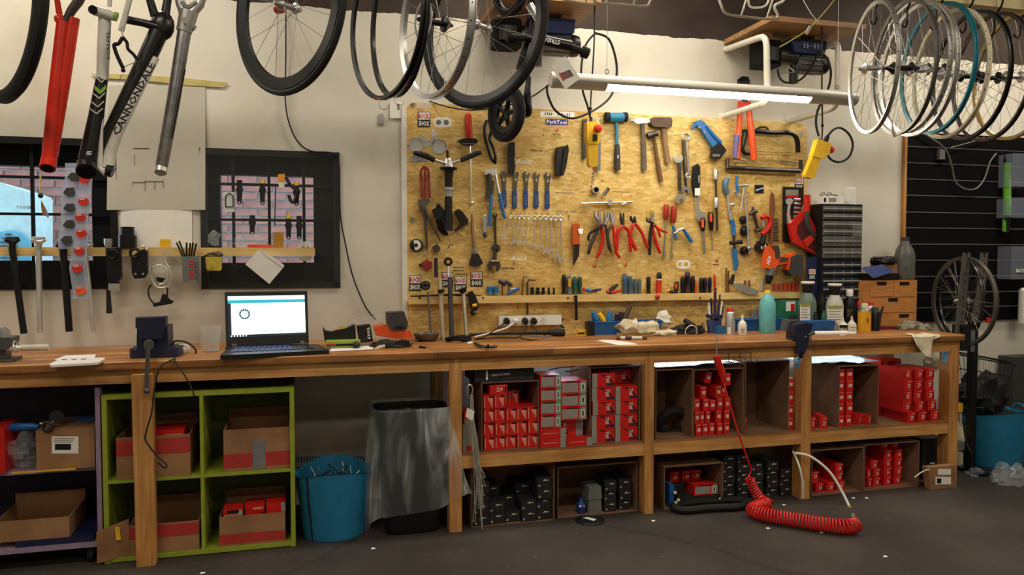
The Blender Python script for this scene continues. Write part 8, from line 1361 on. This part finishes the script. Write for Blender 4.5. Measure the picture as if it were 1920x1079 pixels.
t = thing('green_frame_tube', 'bright green bicycle pump hanging on the slat wall', 'pump', P(1888, 440, -.08)); part('barrel', T([(1889, 304), (1888, 404)], 14, -.08, 14), mat('vivid_green', (96, 168, 44), .4), t); part('top_cap', T([(1889, 290), (1889, 305)], [12, 15], -.08, 12), 'black_plastic', t); part('lower_sleeve', T([(1887, 404), (1886, 436)], [15, 12], -.078, 12), 'black_plastic', t); part('green_tail', G([(1882, 410), (1891, 424), (1892, 436), (1881, 434)], -.095, .01), 'vivid_green', t); part('printed_name', T([(1893.5, 330), (1893, 384)], 2, -.104, 4), 'ink_white', t)
for k, (x0, y0, x1, y1, lab) in enumerate(((1898, 288, 1935, 350, 'clear acrylic bin, topmost at the right picture edge'), (1894, 372, 1935, 408, 'clear acrylic bin below the topmost one'), (1896, 462, 1940, 524, 'large clear acrylic bin with a white tag low on the slat wall'))):
    t = thing('acrylic_bin', lab, 'acrylic bin', P(x0, y1, -.14)); part('front', BX(x0, y0, x1, y1, -.14, .003), mat('acrylic', (170, 180, 200), .08, alpha=.2, var=0), t); part('side', M().lohi((P(x0, y0, -.14).x, -.137, P(x0, y1, -.14).z), (P(x0, y0, -.14).x+.003, -.03, P(x0, y0, -.14).z)), 'acrylic', t); part('base', M().lohi((P(x0, y0, -.14).x, -.137, P(x0, y1, -.14).z), (P(x1, y0, -.14).x, -.03, P(x0, y1, -.14).z+.003)), 'acrylic', t)
    if k == 2: tg = part('white_tag', BX(1906, 505, 1926, 511, -.145, .003), 'white_paper', t); part('lettering', M().text('TYRE', P(1914, 508, -.146), (1, 0, 0), (0, 0, 1), L(4, 1914, -.14), L(13, 1914, -.14)), 'ink_black', t)
solo('white_canister', LA(1925, -.12, [(12, 606), (12, 545), (8, 540)], 16), 'white_plastic', 'white canister cut off at the right picture edge', 'canister')
# truing stand with fork and wheels -------------------------------------------
YT = -.42
wheel('truing_wheel', 'black rimmed wheel leaning behind the drilled fork', 1800, 560, YT+.12, math.radians(108), .285, 'rim_grey', .022, .02, 20, None, hub=.1, hubm='black_metal', group='wheels at the truing stand'); wheel('truing_wheel', 'larger dark wheel with a red hub mark clamped in the drilled fork', 1806, 565, YT, math.radians(97), .295, 'alloy_dull', .024, .022, 20, None, hub=.11, hubm='alloy', group='wheels at the truing stand')
t = thing('truing_stand', 'grey drilled two-arm truing stand on a black post at the bench end', 'truing stand', (P(1820, 860, YT-.03).x, YT-.03, 0))
for pts in ([(1800, 625), (1806, 560), (1814, 474)], [(1828, 606), (1840, 550), (1847, 474)]):
    arm = part('arm', M().poly([P(pts[0][0]-7, pts[0][1], YT-.05), P(pts[0][0]+7, pts[0][1], YT-.05), P(pts[1][0]+7, pts[1][1], YT-.05), P(pts[2][0]+6, pts[2][1], YT-.05), P(pts[2][0]+3, pts[2][1], YT-.05), P(pts[2][0]+2, pts[2][1]+9, YT-.05), P(pts[2][0]-2, pts[2][1]+9, YT-.05), P(pts[2][0]-3, pts[2][1], YT-.05), P(pts[2][0]-6, pts[2][1], YT-.05), P(pts[1][0]-7, pts[1][1], YT-.05)], (0, .014, 0)), mat('stand_grey', (104, 98, 94), .5, .3), t)
    for k in range(8): f = .14+.1*k; i = 0 if f < .43 else 1; g = f/.43 if i == 0 else (f-.43)/.57; q = (pts[i][0]+(pts[i+1][0]-pts[i][0])*g, pts[i][1]+(pts[i+1][1]-pts[i][1])*g); part('arm_hole', M().cyl(P(*q, YT-.0505), P(*q, YT-.0515), .008, 10), 'ink_black', arm)
part('foot_link', T([(1800, 622), (1812, 640), (1828, 604)], [13, 15, 13], YT-.045, 8), 'stand_grey', t); part('clamp_block', BX(1806, 610, 1832, 658, YT-.08, .09), 'black_plastic', t); part('post', M().lohi((P(1817, 700, YT-.04).x, YT-.06, .02), (P(1828, 700, YT-.04).x, YT-.02, 1.0)), 'black_metal', t); part('post_face', BX(1821, 620, 1828, 660, YT-.086, .004), 'grey_plastic', t); part('foot', M().lohi((P(1806, 700, YT).x, YT-.16, .001), (P(1840, 700, YT).x, YT+.08, .02)), 'black_metal', t); part('red_clip', T([(1853, 596), (1853, 606)], 8, YT-.05, 8), 'red_plastic', t)
# floor at right ------------------------------------------------------------------
c = PZ(1862, 882, 0); YU = c.y+.15
t, c = tub('large blue flexible tub of black mesh parts right of the bench', 1860, YU, .17, .225, .37, 'tub_blue', 1)
part('black_filling', blob(c+V((0, 0, .3)), (.17, .17, .07), .3, 14, 91, 26, 10), 'black_rubber', t)
t = thing('mesh_basket', 'black wire mesh bicycle basket piled in the large blue tub', 'basket', c+V((-.02, .05, .37)))
z0_, z1_ = P(1850, 760, YU).z, P(1850, 672, YU).z; cb = V((P(1845, 700, YU).x, YU+.04, 0))
def bp_(a, f): r = (.15+.07*f); return cb+V((r*1.1*math.cos(a), r*.8*math.sin(a), z0_+(z1_-z0_)*f-.05*f*math.cos(a)))
for f in (0, .35, .7, 1): part('hoop_wire', M().tube([bp_(2*PI*i/32, f) for i in range(32)], .006 if f == 1 else .002, 6, True), 'black_metal', t)
for k in range(40): a = 2*PI*k/40; part('upright_wire', M().tube([bp_(a, 0), bp_(a, .5), bp_(a, 1)], .0013, 4), 'black_metal', t)
part('dark_parts', blob(cb+V((0, 0, z0_+.06)), (.17, .12, .15), .4, 12, 95, 24, 12), 'black_rubber', t)
t = thing('air_compressor', 'cream air compressor tank half hidden behind the right leg', 'air compressor', (P(1790, 850, -.25).x, -.25, 0)); q = P(1802, 828, -.36); part('tank', M().lathe([(.02, -.14), (.09, -.12), (.115, -.06), (.118, .35), (.09, .42)], V((q.x-.02, -.24, q.z+.01)), (-.95, .2, 0), 24), 'cream', t); part('grey_panel', BX(1794, 831, 1811, 844, -.44, .06), 'grey_plastic', t); part('stand', M().lohi((q.x-.05, -.36, .001), (q.x+.02, -.26, q.z-.08)), 'cream', t); part('yellow_switch', BX(1796, 757, 1806, 773, -.42, .03), 'yellow_plastic', t); part('pressure_pipe', T([(1801, 772), (1801, 800)], 5, -.4, 8), 'white_plastic', t)
solo('compressor_lead', M().tube(cr_spline([tuple(P(1806, 790, -.5)), tuple(P(1812, 830, -.52)), tuple(P(1822, 858, -.55)), tuple(PZ(1808, 880, .01))], 6), .006, 6), 'black_rubber', 'black lead curving down beside the large blue tub', 'cable')
solo('plastic_scrap', blob(PZ(1828, 888, .01), (.055, .05, .035), .5, 20, 97, 18, 10, .001), 'clear_bag', 'crumpled clear plastic scrap on the floor left of the large tub', 'plastic scrap'); solo('plastic_scrap', blob(PZ(1895, 898, .03), (.11, .08, .10), .4, 12, 98, 24, 12, .001), 'clear_bag', 'clear plastic bag on the floor before the large tub', 'plastic scrap')
solo('rubber_tub', M().lohi((P(1885, 760, -.1).x, -.16, .001), (P(1990, 760, -.1).x, -.03, .70)), 'dark_grey', 'dark grey panel standing against the wall behind the large tub', 'panel'); solo('paper_bundle', blob(P(1748, 680, -.3), (L(13, 1748, -.3), .05, .06), .3, 10, 99), 'rag_pale', 'pale crumpled cloth hanging behind the stack of 29 boxes', 'cloth')
for k, (px, py) in enumerate(((1097, 969), (1470, 948), (1600, 935), (1625, 935), (1660, 1045), (1440, 992), (1225, 978), (700, 1030), (380, 1076), (1540, 1000))): q = PZ(px, py, 0); solo('litter_scrap', M().poly([q+V((-.012, -.006, .001)), q+V((.008, -.008, .002)), q+V((.012, .007, .001)), q+V((-.006, .008, .003))], (0, 0, .001)), 'white_paper', 'small white litter scrap on the dark floor', 'litter', 'litter scraps on the floor')
